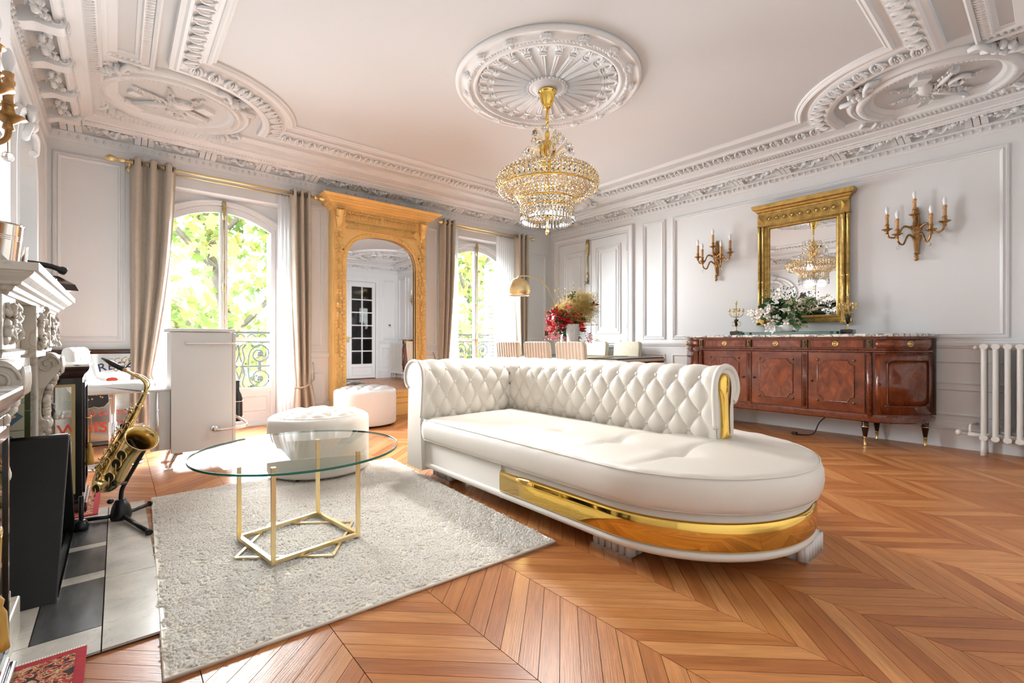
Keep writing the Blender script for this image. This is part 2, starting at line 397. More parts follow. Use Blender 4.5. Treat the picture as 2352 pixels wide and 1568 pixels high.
def m_marble(name, base, vein, scale=5.0, sharp=0.04, rough=0.22, soft=(0.9, 1.0)):
    m, nt, p = newmat(name); L = nt.links
    tc = N(nt, 'ShaderNodeTexCoord')
    n0 = N(nt, 'ShaderNodeTexNoise'); n0.inputs['Scale'].default_value = scale; n0.inputs['Detail'].default_value = 7; n0.inputs['Distortion'].default_value = 1.6; L.new(tc.outputs['Object'], n0.inputs['Vector'])
    sb = N(nt, 'ShaderNodeMath', operation='SUBTRACT'); sb.inputs[1].default_value = 0.5; L.new(n0.outputs['Fac'], sb.inputs[0])
    ab = N(nt, 'ShaderNodeMath', operation='ABSOLUTE'); L.new(sb.outputs[0], ab.inputs[0])
    r = N(nt, 'ShaderNodeValToRGB'); e = r.color_ramp.elements
    e[0].position = 0.0; e[0].color = (*vein, 1); e[1].position = sharp; e[1].color = (*base, 1)
    L.new(ab.outputs[0], r.inputs['Fac'])
    n1 = N(nt, 'ShaderNodeTexNoise'); n1.inputs['Scale'].default_value = scale*0.8; n1.inputs['Detail'].default_value = 5; L.new(tc.outputs['Object'], n1.inputs['Vector'])
    r2 = N(nt, 'ShaderNodeValToRGB'); r2.color_ramp.elements[0].position = 0.3; r2.color_ramp.elements[1].position = 0.7
    r2.color_ramp.elements[0].color = (soft[0],)*3 + (1,); r2.color_ramp.elements[1].color = (soft[1],)*3 + (1,); L.new(n1.outputs['Fac'], r2.inputs['Fac'])
    mx = N(nt, 'ShaderNodeMix', data_type='RGBA', blend_type='MULTIPLY'); mx.inputs[0].default_value = 1.0
    L.new(r.outputs[0], mx.inputs[6]); L.new(r2.outputs[0], mx.inputs[7]); L.new(mx.outputs[2], p.inputs['Base Color'])
    p.inputs['Roughness'].default_value = rough
    return m
M['marble_top'] = m_marble('veined white marble', (0.80, 0.79, 0.74), (0.10, 0.11, 0.11), 7, 0.05)
M['marble'] = m_marble('cream mantel marble', (0.60, 0.55, 0.475), (0.45, 0.38, 0.30), 4, 0.03, 0.3, (0.86, 1.0))
M['marble_hearth'] = m_marble('pale hearth marble', (0.68, 0.64, 0.565), (0.55, 0.52, 0.46), 9, 0.012, 0.2, (0.72, 1.0))

def m_stripe(name, a, b, freq, axis=0):
    m, nt, p = newmat(name); L = nt.links
    tc = N(nt, 'ShaderNodeTexCoord'); sp = N(nt, 'ShaderNodeSeparateXYZ'); L.new(tc.outputs['Object'], sp.inputs[0])
    ml = N(nt, 'ShaderNodeMath', operation='MULTIPLY'); ml.inputs[1].default_value = freq*2*PI; L.new(sp.outputs[axis], ml.inputs[0])
    sn = N(nt, 'ShaderNodeMath', operation='SINE'); L.new(ml.outputs[0], sn.inputs[0])
    ma = N(nt, 'ShaderNodeMath', operation='MULTIPLY_ADD'); ma.inputs[1].default_value = 0.5; ma.inputs[2].default_value = 0.5; L.new(sn.outputs[0], ma.inputs[0])
    r = N(nt, 'ShaderNodeValToRGB'); r.color_ramp.elements[0].color = (*a, 1); r.color_ramp.elements[1].color = (*b, 1); L.new(ma.outputs[0], r.inputs['Fac'])
    L.new(r.outputs[0], p.inputs['Base Color']); p.inputs['Roughness'].default_value = 0.75
    bp = N(nt, 'ShaderNodeBump'); bp.inputs['Strength'].default_value = 0.5; bp.inputs['Distance'].default_value = 0.006
    L.new(ma.outputs[0], bp.inputs['Height']); L.new(bp.outputs[0], p.inputs['Normal'])
    return m
M['stripe'] = m_stripe('ribbed velvet', (0.46, 0.40, 0.32), (0.63, 0.57, 0.475), 19, 1)

def m_leafmix(name, cols):
    m, nt, p = newmat(name); L = nt.links
    at = N(nt, 'ShaderNodeAttribute', attribute_name='rnd'); r = N(nt, 'ShaderNodeValToRGB')
    e = r.color_ramp.elements; e[0].color = (*cols[0], 1); e[1].color = (*cols[-1], 1)
    for i, c in enumerate(cols[1:-1]): q = e.new((i+1)/(len(cols)-1)); q.color = (*c, 1)
    L.new(at.outputs['Fac'], r.inputs['Fac']); L.new(r.outputs[0], p.inputs['Base Color']); p.inputs['Roughness'].default_value = 0.6
    tl = N(nt, 'ShaderNodeBsdfTranslucent'); L.new(r.outputs[0], tl.inputs[0])
    mx = N(nt, 'ShaderNodeMixShader'); mx.inputs[0].default_value = 0.5
    L.new(p.outputs[0], mx.inputs[1]); L.new(tl.outputs[0], mx.inputs[2]); L.new(mx.outputs[0], nt.nodes['Material Output'].inputs[0])
    return m
M['tree_leaf'] = m_leafmix('plane tree leaf', [tuple(.20*c for c in q) for q in ((.34, .62, .08), (.60, .84, .15), (.90, 1.0, .28), (1.2, .95, .20))])
M['hedge'] = m_leafmix('hedge leaf', [tuple(.06*c for c in q) for q in ((.25, .45, .12), (.4, .65, .2), (.6, .8, .3))])

def m_persian():
    m, nt, p = newmat('oriental rug'); L = nt.links
    tc = N(nt, 'ShaderNodeTexCoord')
    vo = N(nt, 'ShaderNodeTexVoronoi'); vo.inputs['Scale'].default_value = 22; L.new(tc.outputs['Object'], vo.inputs['Vector'])
    nz = N(nt, 'ShaderNodeTexNoise'); nz.inputs['Scale'].default_value = 30; nz.inputs['Distortion'].default_value = 2; L.new(tc.outputs['Object'], nz.inputs['Vector'])
    r = N(nt, 'ShaderNodeValToRGB'); r.color_ramp.interpolation = 'CONSTANT'; e = r.color_ramp.elements
    e[0].color = (*lin(40, 26, 26), 1); e[1].position = 0.42; e[1].color = (*lin(178, 52, 36), 1)
    for pos, c in ((0.50, (205, 168, 120)), (0.56, (52, 34, 36)), (0.60, (196, 98, 52)), (0.68, (214, 186, 140))): q = e.new(pos); q.color = (*lin(*c), 1)
    L.new(nz.outputs['Fac'], r.inputs['Fac']); L.new(r.outputs[0], p.inputs['Base Color']); p.inputs['Roughness'].default_value = 0.9
    return m
M['persian'] = m_persian()
M['persian_edge'] = pbr('red wool border', lin(168, 34, 44), 0.9, vary=0.15, vscale=90)
def m_shag():
    m, nt, p = newmat('shag wool'); L = nt.links
    at = N(nt, 'ShaderNodeAttribute', attribute_name='rnd'); r = N(nt, 'ShaderNodeValToRGB')
    r.color_ramp.elements[0].color = (*(0.955, 0.905, 0.825), 1); r.color_ramp.elements[1].color = (*(0.985, 0.95, 0.895), 1)
    L.new(at.outputs['Fac'], r.inputs['Fac']); L.new(r.outputs[0], p.inputs['Base Color']); p.inputs['Roughness'].default_value = 0.85
    tl = N(nt, 'ShaderNodeBsdfTranslucent'); L.new(r.outputs[0], tl.inputs[0]); mx = N(nt, 'ShaderNodeMixShader'); mx.inputs[0].default_value = 0.4
    L.new(p.outputs[0], mx.inputs[1]); L.new(tl.outputs[0], mx.inputs[2]); L.new(mx.outputs[0], nt.nodes['Material Output'].inputs[0])
    return m
M['shag'] = m_shag()
# ================================================================ FLOOR (chevron oak)
floor = struct(B(XL-0.3, YB-0.3, -0.06, XR+0.3, YW+0.45, -0.006).build('floor', M['gap']))
SW, S0, PP, DY = 0.378, 0.57, 0.0885, 0.358
def proj(x, y, z):
    d = CA*x + SA*y
    if d < 0.05: return None
    return (1176 + 1070*(SA*x - CA*y)/d, 784.5 - 1070*(z-1.0)/d)
def clip_rect(poly, x0, y0, x1, y1):
    for ax, lim, sg in ((0, x0, 1), (0, x1, -1), (1, y0, 1), (1, y1, -1)):
        out = []
        for i in range(len(poly)):
            a, b = poly[i-1], poly[i]; da, db = (a[ax]-lim)*sg, (b[ax]-lim)*sg
            if (da >= 0) != (db >= 0):
                t = da/(da-db); out.append((a[0]+(b[0]-a[0])*t, a[1]+(b[1]-a[1])*t))
            if db >= 0: out.append(b)
        poly = out
        if len(poly) < 3: return []
    return poly
planks = []
for k in range(-4, 16):
    xa, xb = S0+SW*k, S0+SW*(k+1); even = (k % 2 == 0)
    for n in range(-28, 64):
        y0 = 1.268 + PP*n
        yl, yr = (y0+DY, y0) if even else (y0, y0+DY)
        g = 0.0013
        poly = [(xa+g, yl+g), (xb-g, yr+g), (xb-g, yr+PP-g), (xa+g, yl+PP-g)]
        cl = clip_rect(poly, XL, YB, XR, YW+0.3)
        if not cl: continue
        full = all(XL <= p[0] <= XR and YB <= p[1] <= YW+0.3 for p in poly)
        cx, cy = (xa+xb)/2, (yl+yr+PP)/2
        hid = (0.14 < cx < 1.65 and 1.72 < cy < 3.6) or (cx < 0.05 and 2.0 < cy < 3.6) or (1.75 < cx < 2.7 and 1.0 < cy < 3.1)
        area = 0.0
        if full and not hid:
            q = [proj(p[0], p[1], 0) for p in poly]
            if all(q) and 0 < sum(a[0] for a in q)/4 < 2352 and 784 < sum(a[1] for a in q)/4 < 1620:
                area = abs(sum(q[i-1][0]*q[i][1]-q[i][0]*q[i-1][1] for i in range(4)))/2
        planks.append((area, full, even, cx, cy, cl, poly))
planks.sort(key=lambda t: -t[0])
def plank_mesh(polys, name, origin=None):
    vs, fs, uvs, rn = [], [], [], []
    for even, cl in polys:
        ang = math.atan2(-DY if even else DY, SW); ca, sa = math.cos(ang), math.sin(ang)
        b = len(vs); n = len(cl)
        for z in (-0.006, 0.0):
            vs += [(p[0], p[1], z) for p in cl]
        fc = [tuple(range(b+n, b+2*n))] + [(b+i, b+(i+1) % n, b+n+(i+1) % n, b+n+i) for i in range(n)]
        r = random.random()
        for f in fc: fs.append(f); rn.append(r)
        for f in fc:
            for i in f: p = vs[i]; uvs.append((p[0]*ca+p[1]*sa, -p[0]*sa+p[1]*ca))
    if origin: vs = [(v[0]-origin[0], v[1]-origin[1], v[2]) for v in vs]
    me = bpy.data.meshes.new(name); me.from_pydata(vs, [], fs); me.update()
    u = me.uv_layers.new(name='UVMap'); u.data.foreach_set('uv', [c for q in uvs for c in q])
    if origin is None:
        a = me.attributes.new('rnd', 'FLOAT', 'FACE'); a.data.foreach_set('value', rn)
    me.materials.append(M['plank']); return me
shared = {}
rest = []
for i, (area, full, even, cx, cy, cl, poly) in enumerate(planks):
    if i < 300 and area > 0:
        if even not in shared: shared[even] = plank_mesh([(even, poly)], 'plank', (cx, cy))
        o = bpy.data.objects.new('plank', shared[even]); C.objects.link(o); o.parent = floor; o.location = (cx, cy, 0)
    else: rest.append((even, cl))
o = bpy.data.objects.new('plank_field', plank_mesh(rest, 'plank_field')); C.objects.link(o); o.parent = floor; stuff(o)

# ================================================================ WALLS
struct(B(XR, YB-0.2, 0, XR+0.2, YW+0.36, ZC).build('wall_right', M['wall']))
NI = (4.22, 5.08, 0.96, 2.49, 2.14)                               # arched niche: y0, y1, sill, crown, springing
mb = MB(); mb.box(XL-0.32, YB-0.2, 0, XL, NI[0], ZC).box(XL-0.32, NI[1], 0, XL, YW+0.36, ZC).box(XL-0.32, NI[0], 0, XL, NI[1], NI[2]).box(XL-0.32, NI[0], NI[3], XL, NI[1], ZC)
mb.box(XL-0.32, NI[0], NI[2], XL-0.28, NI[1], NI[3])
nc, nh = (NI[0]+NI[1])/2, (NI[1]-NI[0])/2
for k in range(24):
    a, b = PI*k/24, PI*(k+1)/24
    p = [(nc+nh*math.cos(a), NI[4]+(NI[3]-NI[4])*math.sin(a)), (nc+nh*math.cos(b), NI[4]+(NI[3]-NI[4])*math.sin(b))]
    q = [(p[0][0], NI[3]), (p[1][0], NI[3])]
    mb.add([(x, *r) for x in (XL-0.28, XL) for r in (p[0], p[1], q[1], q[0])], [(0,1,2,3), (7,6,5,4), (0,4,5,1)])
struct(mb.build('wall_left', M['wall']))
WO = [(0.15, 1.71), (3.71, 5.27)]; LZ = 2.63                     # window alcoves
mb = MB(); xs = [XL-0.2, WO[0][0], WO[0][1], WO[1][0], WO[1][1], XR+0.2]
for i in (0, 2, 4): mb.box(xs[i], YW, 0, xs[i+1], YW+0.36, ZC)
for a, b in WO: mb.box(a, YW, LZ, b, YW+0.36, ZC)
wall_window = struct(mb.build('wall_window', M['wall']))
DO = (3.84, 5.40); DZ = 2.62                                      # glazed door opening in the back wall
mb = MB(); mb.box(XL, YB-0.2, 0, DO[0], YB, ZC).box(DO[1], YB-0.2, 0, XR, YB, ZC).box(DO[0], YB-0.2, DZ, DO[1], YB, ZC)
wall_back = struct(mb.build('wall_back', M['wall']))
wall_right = bpy.data.objects['wall_right']; wall_left = bpy.data.objects['wall_left']
ceiling = struct(B(XL-0.2, YB-0.2, ZC, XR+0.2, YW+0.36, ZC+0.15).build('ceiling', M['ceil']))

# panel mouldings --------------------------------------------------
PM = [(0, 0), (0.004, 0.016), (0.016, 0.020), (0.020, 0.010), (0.032, 0.012), (0.040, 0.022), (0.052, 0.014), (0.060, 0.0)]
PT = [(0, 0), (0.003, 0.012), (0.012, 0.014), (0.018, 0.007), (0.026, 0.0)]
def panel(side, u0, z0, u1, z1, par, prof=PM, name='panel_moulding'):
    mb = MB(); mb.M = wallM(side); mb.rect(u0, z0, u1, z1, prof); return mb.build(name, M['plaster'], par)
# right wall: local x = -Y
for (ya, yb) in ((0.30, 3.58), (3.69, 4.07)):
    panel('right', -yb, 1.03, -ya, 2.76, wall_right)
    panel('right', -yb, 0.60, -ya, 0.82, wall_right, PT)
    panel('right', -yb, 0.30, -ya, 0.56, wall_right, PT)
panel('right', -0.20, 1.03, 0.22, 2.76, wall_right)
panel('window', -0.46, 0.99, 0.06, 2.77, wall_window)
panel('window', 1.76, 0.90, 2.0, 2.70, wall_window)
panel('window', 1.76, 0.22, 2.0, 0.62, wall_window, PT)
panel('window', 3.40, 0.90, 3.66, 2.70, wall_window)
panel('window', 5.36, 1.0, 5.90, 2.56, wall_window)
panel('window', 5.36, 0.28, 5.90, 0.80, wall_window, PT)
for ub in ((-5.95, -5.55), (-3.7, -2.1), (-2.0, 0.4)):
    panel('back', ub[0], 1.03, ub[1], 2.70, wall_back); panel('back', ub[0], 0.28, ub[1], 0.84, wall_back, PT)

for ya, yb in ((-0.2, 1.7),):
    panel('left', ya, 1.03, yb, 2.76, wall_left); panel('left', ya, 0.28, yb, 0.84, wall_left, PT)
panel('left', 3.74, 1.03, 5.94, 2.78, wall_left, PT)
# chimney breast, moulded arch and shell of the niche
struct(B(XL, 2.0, 1.2, XL+0.06, 3.66, 2.88).build('wall_chimney', M['wall']))
mb = MB(); mb.M = wallM('left')
ap = [(NI[0], NI[2])] + [(nc-nh*math.cos(PI*k/28), NI[4]+(NI[3]-NI[4])*math.sin(PI*k/28)) for k in range(29)] + [(NI[1], NI[2])]
mb.path(ap, [(0, 0), (0.0, 0.03), (0.02, 0.036), (0.035, 0.02), (0.06, 0.016), (0.075, 0.03), (0.095, 0.03), (0.11, 0.012), (0.12, 0)])
mb.build('niche_moulding', M['plaster'], wall_left)
mb = MB()
for k in range(7): a = (k-3)*0.33; mb.tube([(XL+0.04, nc, 2.50), (XL+0.05, nc+0.11*math.sin(a), 2.52+0.12*math.cos(a))], [0.012, 0.026], 7)
mb.ell((XL+0.05, nc, 2.50), (.03, .04, .04), 8, 6)
for s in (-1, 1): mb.tube(bez([(XL+.03, nc+s*.05, 2.48), (XL+.05, nc+s*.14, 2.46), (XL+.04, nc+s*.22, 2.38), (XL+.03, nc+s*.17, 2.36)], 6), 0.022, 7)
mb.build('shell_keystone', M['plaster'], wall_left)
for z in (1.32, 1.84): B(XL-0.27, NI[0]+.01, z, XL-0.03, NI[1]-.01, z+0.008).build('glass_shelf', M['clearglass'], wall_left)
# chair rail + baseboards
def run(side, segs, prof, name, m='plaster'):
    # prof = [(height, projection)] swept along local x
    mb = MB(); mb.M = wallM(side)
    for u0, u1 in segs:
        vs = [(u0, z, p) for z, p in prof] + [(u1, z, p) for z, p in prof]; n = len(prof)
        mb.add(vs, [(i, i+1, n+i+1, n+i) for i in range(n-1)] + [tuple(range(n)), tuple(reversed(range(n, 2*n)))])
    return struct(mb.build(name, M[m]))
RAIL = [(0.935, 0), (0.94, 0.014), (0.955, 0.016), (0.96, 0.026), (0.985, 0.03), (0.99, 0.02), (1.005, 0.018), (1.01, 0)]
BASE = [(0, 0), (0, 0.022), (0.17, 0.022), (0.175, 0.030), (0.19, 0.030), (0.20, 0.018), (0.235, 0.012), (0.25, 0)]
run('right', [(-4.16, 0.3)], RAIL, 'trim_1'); run('right', [(-4.16, 0.3)], BASE, 'baseboard_right')
WS = [(XL, WO[0][0]), (WO[0][1], WO[1][0]), (WO[1][1], XR)]
run('window', WS, [(z-0.14, p) for z, p in RAIL], 'trim_2'); run('window', WS, BASE, 'baseboard_window')
run('back', [(-XR, -DO[1]-0.1), (-DO[0]+0.1, 0.5)], RAIL, 'trim_3'); run('back', [(-XR, -DO[1]-0.1), (-DO[0]+0.1, 0.5)], BASE, 'baseboard_back')
LS = [(YB, 1.9), (3.72, YW)]
run('left', LS, RAIL, 'trim_4'); run('left', LS, BASE, 'baseboard_left')

# ================================================================ CORNICE
mb = MB()
mb.rect(XL, YB, XR, YW, [(0, 2.872), (0.012, 2.875), (0.014, 2.886), (0.020, 2.890), (0.034, 2.948), (0.040, 2.952), (0.040, 2.962), (0.026, 2.966),
    (0.028, 2.985), (0.035, 3.005), (0.052, 3.028), (0.085, 3.040), (0.150, 3.036), (0.190, 3.022), (0.196, 2.996), (0.210, 2.992), (0.216, 3.002), (0.232, 3.006),
    (0.240, 3.020), (0.256, 3.024), (0.262, 3.036), (0.300, 3.046), (0.330, 3.052), (0.336, 3.066), (0.400, 3.092), (0.412, 3.090), (0.420, 3.112), (0.45, 3.122), (0.50, 3.13), (0.505, 3.15)])
cornice = struct(mb.build('trim_5', M['plaster']))
# egg and dart, bead rows, rope row (tiny repeats): joined relief
def egg(mb, p, t, n, up=Vector((0, 0, 1)), s=1.0):
    a = p + t*0.016*s; b = p - t*0.016*s
    mb.add([a-up*.0*s, p+n*0.030*s+up*0.006*s, b, p-up*0.032*s+n*0.012*s, p+up*0.022*s+n*.012], [(0, 1, 4), (1, 2, 4), (0, 3, 1), (1, 3, 2)], True)
def wall_lines():
    return [(Vector((XL, YW, 0)), Vector((1, 0, 0)), Vector((0, -1, 0)), XR-XL), (Vector((XR, YB, 0)), Vector((0, 1, 0)), Vector((-1, 0, 0)), YW-YB),
            (Vector((XL, YB, 0)), Vector((0, 1, 0)), Vector((1, 0, 0)), YW-YB), (Vector((XL, YB, 0)), Vector((1, 0, 0)), Vector((0, 1, 0)), XR-XL)]
mb = MB(); mb2 = MB(); mb3 = MB()
for o0, t, n, Ln in wall_lines():
    k = 0.03
    while k < Ln-0.03:
        egg(mb, o0 + t*k + n*0.024 + Vector((0, 0, 2.922)), t, n, s=0.95); k += 0.062
    k = 0.25
    while k < Ln-0.25:
        c = o0 + t*k + n*0.25 + Vector((0, 0, 3.018)); mb2.add([c+t*.007, c+n*.008-Vector((0,0,.008)), c-t*.007, c-n*.008, c+Vector((0,0,.006))], [(0,1,4),(1,2,4),(2,3,4),(3,0,4),(0,3,2,1)]); k += 0.030
    k = 0.37
    while k < Ln-0.37:
        c = o0 + t*k + n*0.368 + Vector((0, 0, 3.072)); dd = Vector((0, 0, 0.012)) + n*0.026
        mb3.add([c-dd-t*.012, c-dd+t*.002, c+dd+t*.016, c+dd+t*.002, c-Vector((0,0,.012))], [(0,1,4),(1,2,4),(2,3,4),(3,0,4)], True); k += 0.032
stuff(mb.build('egg_and_dart', M['plaster'], cornice)); stuff(mb2.build('bead_row', M['plaster'], cornice)); stuff(mb3.build('rope_row', M['plaster'], cornice))
# brackets and flower swags in the cove
def bracket_mb():
    mb = MB()
    pr = [(0.0, 2.962), (0.055, 2.964), (0.085, 2.972), (0.12, 2.982), (0.17, 2.992), (0.222, 2.990), (0.222, 3.045), (0.0, 3.045)]
    for a, b in ((-0.075, -0.028), (-0.022, 0.022), (0.028, 0.075)):
        n = len(pr); vs = [(a, -p[0], p[1]) for p in pr] + [(b, -p[0], p[1]) for p in pr]
        mb.add(vs, [tuple(range(n)), tuple(reversed(range(n, 2*n)))] + [(i, (i+1) % n, n+(i+1) % n, n+i) for i in range(n)])
    for q in (-0.05, 0, 0.05): mb.ell((q, -0.20, 2.992), (0.016, 0.03, 0.012), 6, 4)
    return mb
def swag_mb():
    mb = MB(); R = random.Random(3); n = 46
    for i in range(n):
        t = i/(n-1); x = (t-0.5)*0.40; sag = -0.030*(1-(2*t-1)**2)
        r = 0.013 + 0.017*(1-abs(2*t-1)**1.5)
        c = (x + R.uniform(-.012, .012), -0.125 - 0.05*abs(2*t-1) + R.uniform(-.03, .03), 3.010 + sag + R.uniform(-.014, .014))
        if i % 3 == 0: mb.ell(c, (r*1.1, r*0.8, r), 6, 4)
        else:
            a = R.uniform(0, 2*PI); d = Vector((math.cos(a), R.uniform(-.6, .1), math.sin(a)))*r*1.7; e = Vector((-math.sin(a), 0, math.cos(a)))*r*0.7; cc = Vector(c)
            mb.add([cc-d, cc+e-Vector((0, .008, 0)), cc+d, cc-e-Vector((0, .008, 0)), cc+Vector((0, .012, 0))], [(0, 1, 2, 3), (0, 3, 4), (3, 2, 4), (2, 1, 4), (1, 0, 4)])
    return mb
br0 = sw0 = None
SP = 0.535
for wall, (o0, rz, Ln) in {'window': (Vector((XL, YW, 0)), 0, XR-XL), 'right': (Vector((XR, YW, 0)), -PI/2, YW-YB), 'left': (Vector((XL, YB, 0)), PI/2, YW-YB), 'back': (Vector((XR, YB, 0)), PI, XR-XL)}.items():
    t = Vector((math.cos(rz), math.sin(rz), 0)); k = 0.17
    while k < Ln - 0.12:
        p = o0 + t*k
        if br0 is None: br0 = bracket_mb().build('cornice_bracket', M['plaster'], cornice, p, (0, 0, rz))
        else: inst(br0, 'cornice_bracket', p, (0, 0, rz))
        if k + SP < Ln - 0.1:
            p = o0 + t*(k+SP/2)
            if sw0 is None: sw0 = swag_mb().build('flower_swag', M['plaster'], cornice, p, (0, 0, rz))
            else: inst(sw0, 'flower_swag', p, (0, 0, rz))
        k += SP

# scroll modillions on the fireplace side
sm0 = None
for k in range(11):
    y = 0.35 + SP*k
    if sm0 is None:
        mb = MB(); w_ = .05; pr_ = bez([(0.0, 2.93), (.05, 2.925), (.11, 2.95), (.17, 2.945), (.235, 2.955), (.26, 3.0), (.235, 3.04)], 5); q_ = [(p[0], p[1]) for p in pr_] + [(0.0, 3.05)]; n_ = len(q_)
        mb.add([(a, -w_, b) for a, b in q_] + [(a, w_, b) for a, b in q_], [tuple(range(n_)), tuple(reversed(range(n_, 2*n_)))] + [(i, (i+1) % n_, n_+(i+1) % n_, n_+i) for i in range(n_)])
        for s in (-1, 1): mb.tube([(.215+.042*(1-j/26)*math.cos(j*.45), s*(w_+.004), 2.995+.042*(1-j/26)*math.sin(j*.45)) for j in range(26)], .007, 6)
        for s in (-.03, 0, .03): mb.ell((.262, s, 2.985), (.012, .013, .035), 7, 5)
        sm0 = mb.build('scroll_modillion', M['plaster'], cornice, (XL, y, 0))
    else: inst(sm0, 'scroll_modillion', (XL, y, 0))

# ================================================================ CEILING BORDERS
MED = [(0.39, 5.17), (5.25, 0.70), (0.39, 0.70), (5.25, 5.17)]
def border_path(x0, y0, x1, y1, R, n=20):
    out = []
    for (cx, cy), (sx, sy) in zip([MED[1], MED[3], MED[0], MED[2]], [(1, -1), (1, 1), (-1, 1), (-1, -1)]):
        ex, ey = (x1 if sx > 0 else x0), (y1 if sy > 0 else y0)
        dx = math.sqrt(max(0, R*R-(ey-cy)**2)); dy = math.sqrt(max(0, R*R-(ex-cx)**2))
        pa = (cx - sx*dx, ey); pb = (ex, cy - sy*dy)
        if (sx, sy) in ((1, -1), (-1, 1)): a, b = pa, pb
        else: a, b = pb, pa
        A0 = math.atan2(a[1]-cy, a[0]-cx); A1 = math.atan2(b[1]-cy, b[0]-cx)
        d = (A1-A0+PI) % (2*PI) - PI
        out += [(cx+R*math.cos(A0+d*k/n), cy+R*math.sin(A0+d*k/n)) for k in range(n+1)]
    return out
bp_ = border_path(0.58, 0.836, 5.02, 4.93, 1.0)
mb = MB(); mb.path(bp_, [(0.0, ZC), (0.0, ZC-0.012), (-0.012, ZC-0.020), (-0.020, ZC-0.016), (-0.026, ZC-0.026), (-0.042, ZC-0.034), (-0.056, ZC-0.026), (-0.060, ZC-0.016), (-0.085, ZC-0.014), (-0.09, ZC)], True)
struct(mb.build('trim_6', M['plaster']))
lp = border_path(0.43, 0.67, 5.34, 5.20, 0.83)
mb = MB(); mb.path(lp, [(0.085, ZC), (0.085, ZC-0.012), (0.068, ZC-0.014), (0.060, ZC-0.022), (-0.06, ZC-0.050), (-0.066, ZC-0.060), (-0.085, ZC-0.062), (-0.10, ZC-0.05), (-0.13, ZC-0.045), (-0.135, ZC)], True)
leafband = struct(mb.build('trim_7', M['plaster']))
def leaf_motif():
    mb = MB()
    for sx in (-1, 1):
        pts = [(sx*0.006, 0.052, -0.044-.006), (sx*0.03, 0.03, -0.05), (sx*0.036, -0.005, -0.042), (sx*0.026, -0.035, -0.034), (sx*0.012, -0.046, -0.030)]
        mb.tube(bez(pts, 4), [0.008]*4+[0.012]*4+[0.012]*4+[0.008]*4+[0.005], 6)
        pts = [(sx*0.012, 0.05, -0.05), (sx*0.016, 0.015, -0.046), (sx*0.010, -0.02, -0.038)]
        mb.tube(bez(pts, 4), 0.007, 6)
    mb.ell((0, 0.02, -0.046), (0.006, 0.03, 0.008), 6, 4)
    mb.ell((0.055, 0.0, -0.042), (0.008, 0.035, 0.007), 6, 4)
    return mb
lm0 = None; acc = 0.0; SPL = 0.125
pts = lp + [lp[0]]
for i in range(len(pts)-1):
    a, b = Vector(pts[i]), Vector(pts[i+1]); L_ = (b-a).length; d = (b-a)/L_; nrm = Vector((d.y, -d.x))
    while acc < L_:
        p = a + d*acc; rz = math.atan2(d.y, d.x)
        loc = (p.x, p.y, ZC-0.012); rot = (0, 0, rz + PI)
        if lm0 is None: lm0 = leaf_motif().build('leaf_ornament', M['plaster'], leafband, loc, rot)
        else: inst(lm0, 'leaf_ornament', loc, rot)
        acc += SPL
    acc -= L_
# bordered panels between the corner medallions, along the left and the back wall
def side_panel(x0, y0, x1, y1, nm):
    mb = MB(); mb.rect(x0, y0, x1, y1, [(0, ZC), (0, ZC-0.03), (0.012, ZC-0.04), (0.03, ZC-0.03), (0.035, ZC-0.015), (0.09, ZC-0.03), (0.10, ZC-0.012), (0.12, ZC-0.01), (0.125, ZC)])
    o = struct(mb.build(nm, M['plaster']))
    mb = MB()
    for (a, b, t, n) in ((Vector((x0, y0, 0)), Vector((x1, y0, 0)), None, Vector((0, 1, 0))), (Vector((x0, y1, 0)), Vector((x1, y1, 0)), None, Vector((0, -1, 0))), (Vector((x0, y0, 0)), Vector((x0, y1, 0)), None, Vector((1, 0, 0))), (Vector((x1, y0, 0)), Vector((x1, y1, 0)), None, Vector((-1, 0, 0)))):
        Lg = (b-a).length; d = (b-a)/Lg; k = 0.05
        while k < Lg-0.05:
            c = a + d*k + n*0.062 + Vector((0, 0, ZC-0.026)); e = n*0.026
            mb.add([c-e-d*.014, c-e+d*.006, c+e+d*.014, c+e-d*.004, c-Vector((0, 0, .013))], [(0, 1, 4), (1, 2, 4), (2, 3, 4), (3, 0, 4)], True); k += 0.034
    stuff(mb.build('rope_row', M['plaster'], o))
side_panel(-0.14, 1.35, 0.22, 4.60, 'trim_8'); side_panel(0.95, -0.02, 4.72, 0.40, 'trim_9')
struct(B(0.33, 1.5, ZC-0.025, 0.352, 4.42, ZC).build('trim_10', M['plaster'])); struct(B(-0.17, 1.3, ZC-0.02, -0.16, 4.7, ZC).build('trim_11', M['plaster']))

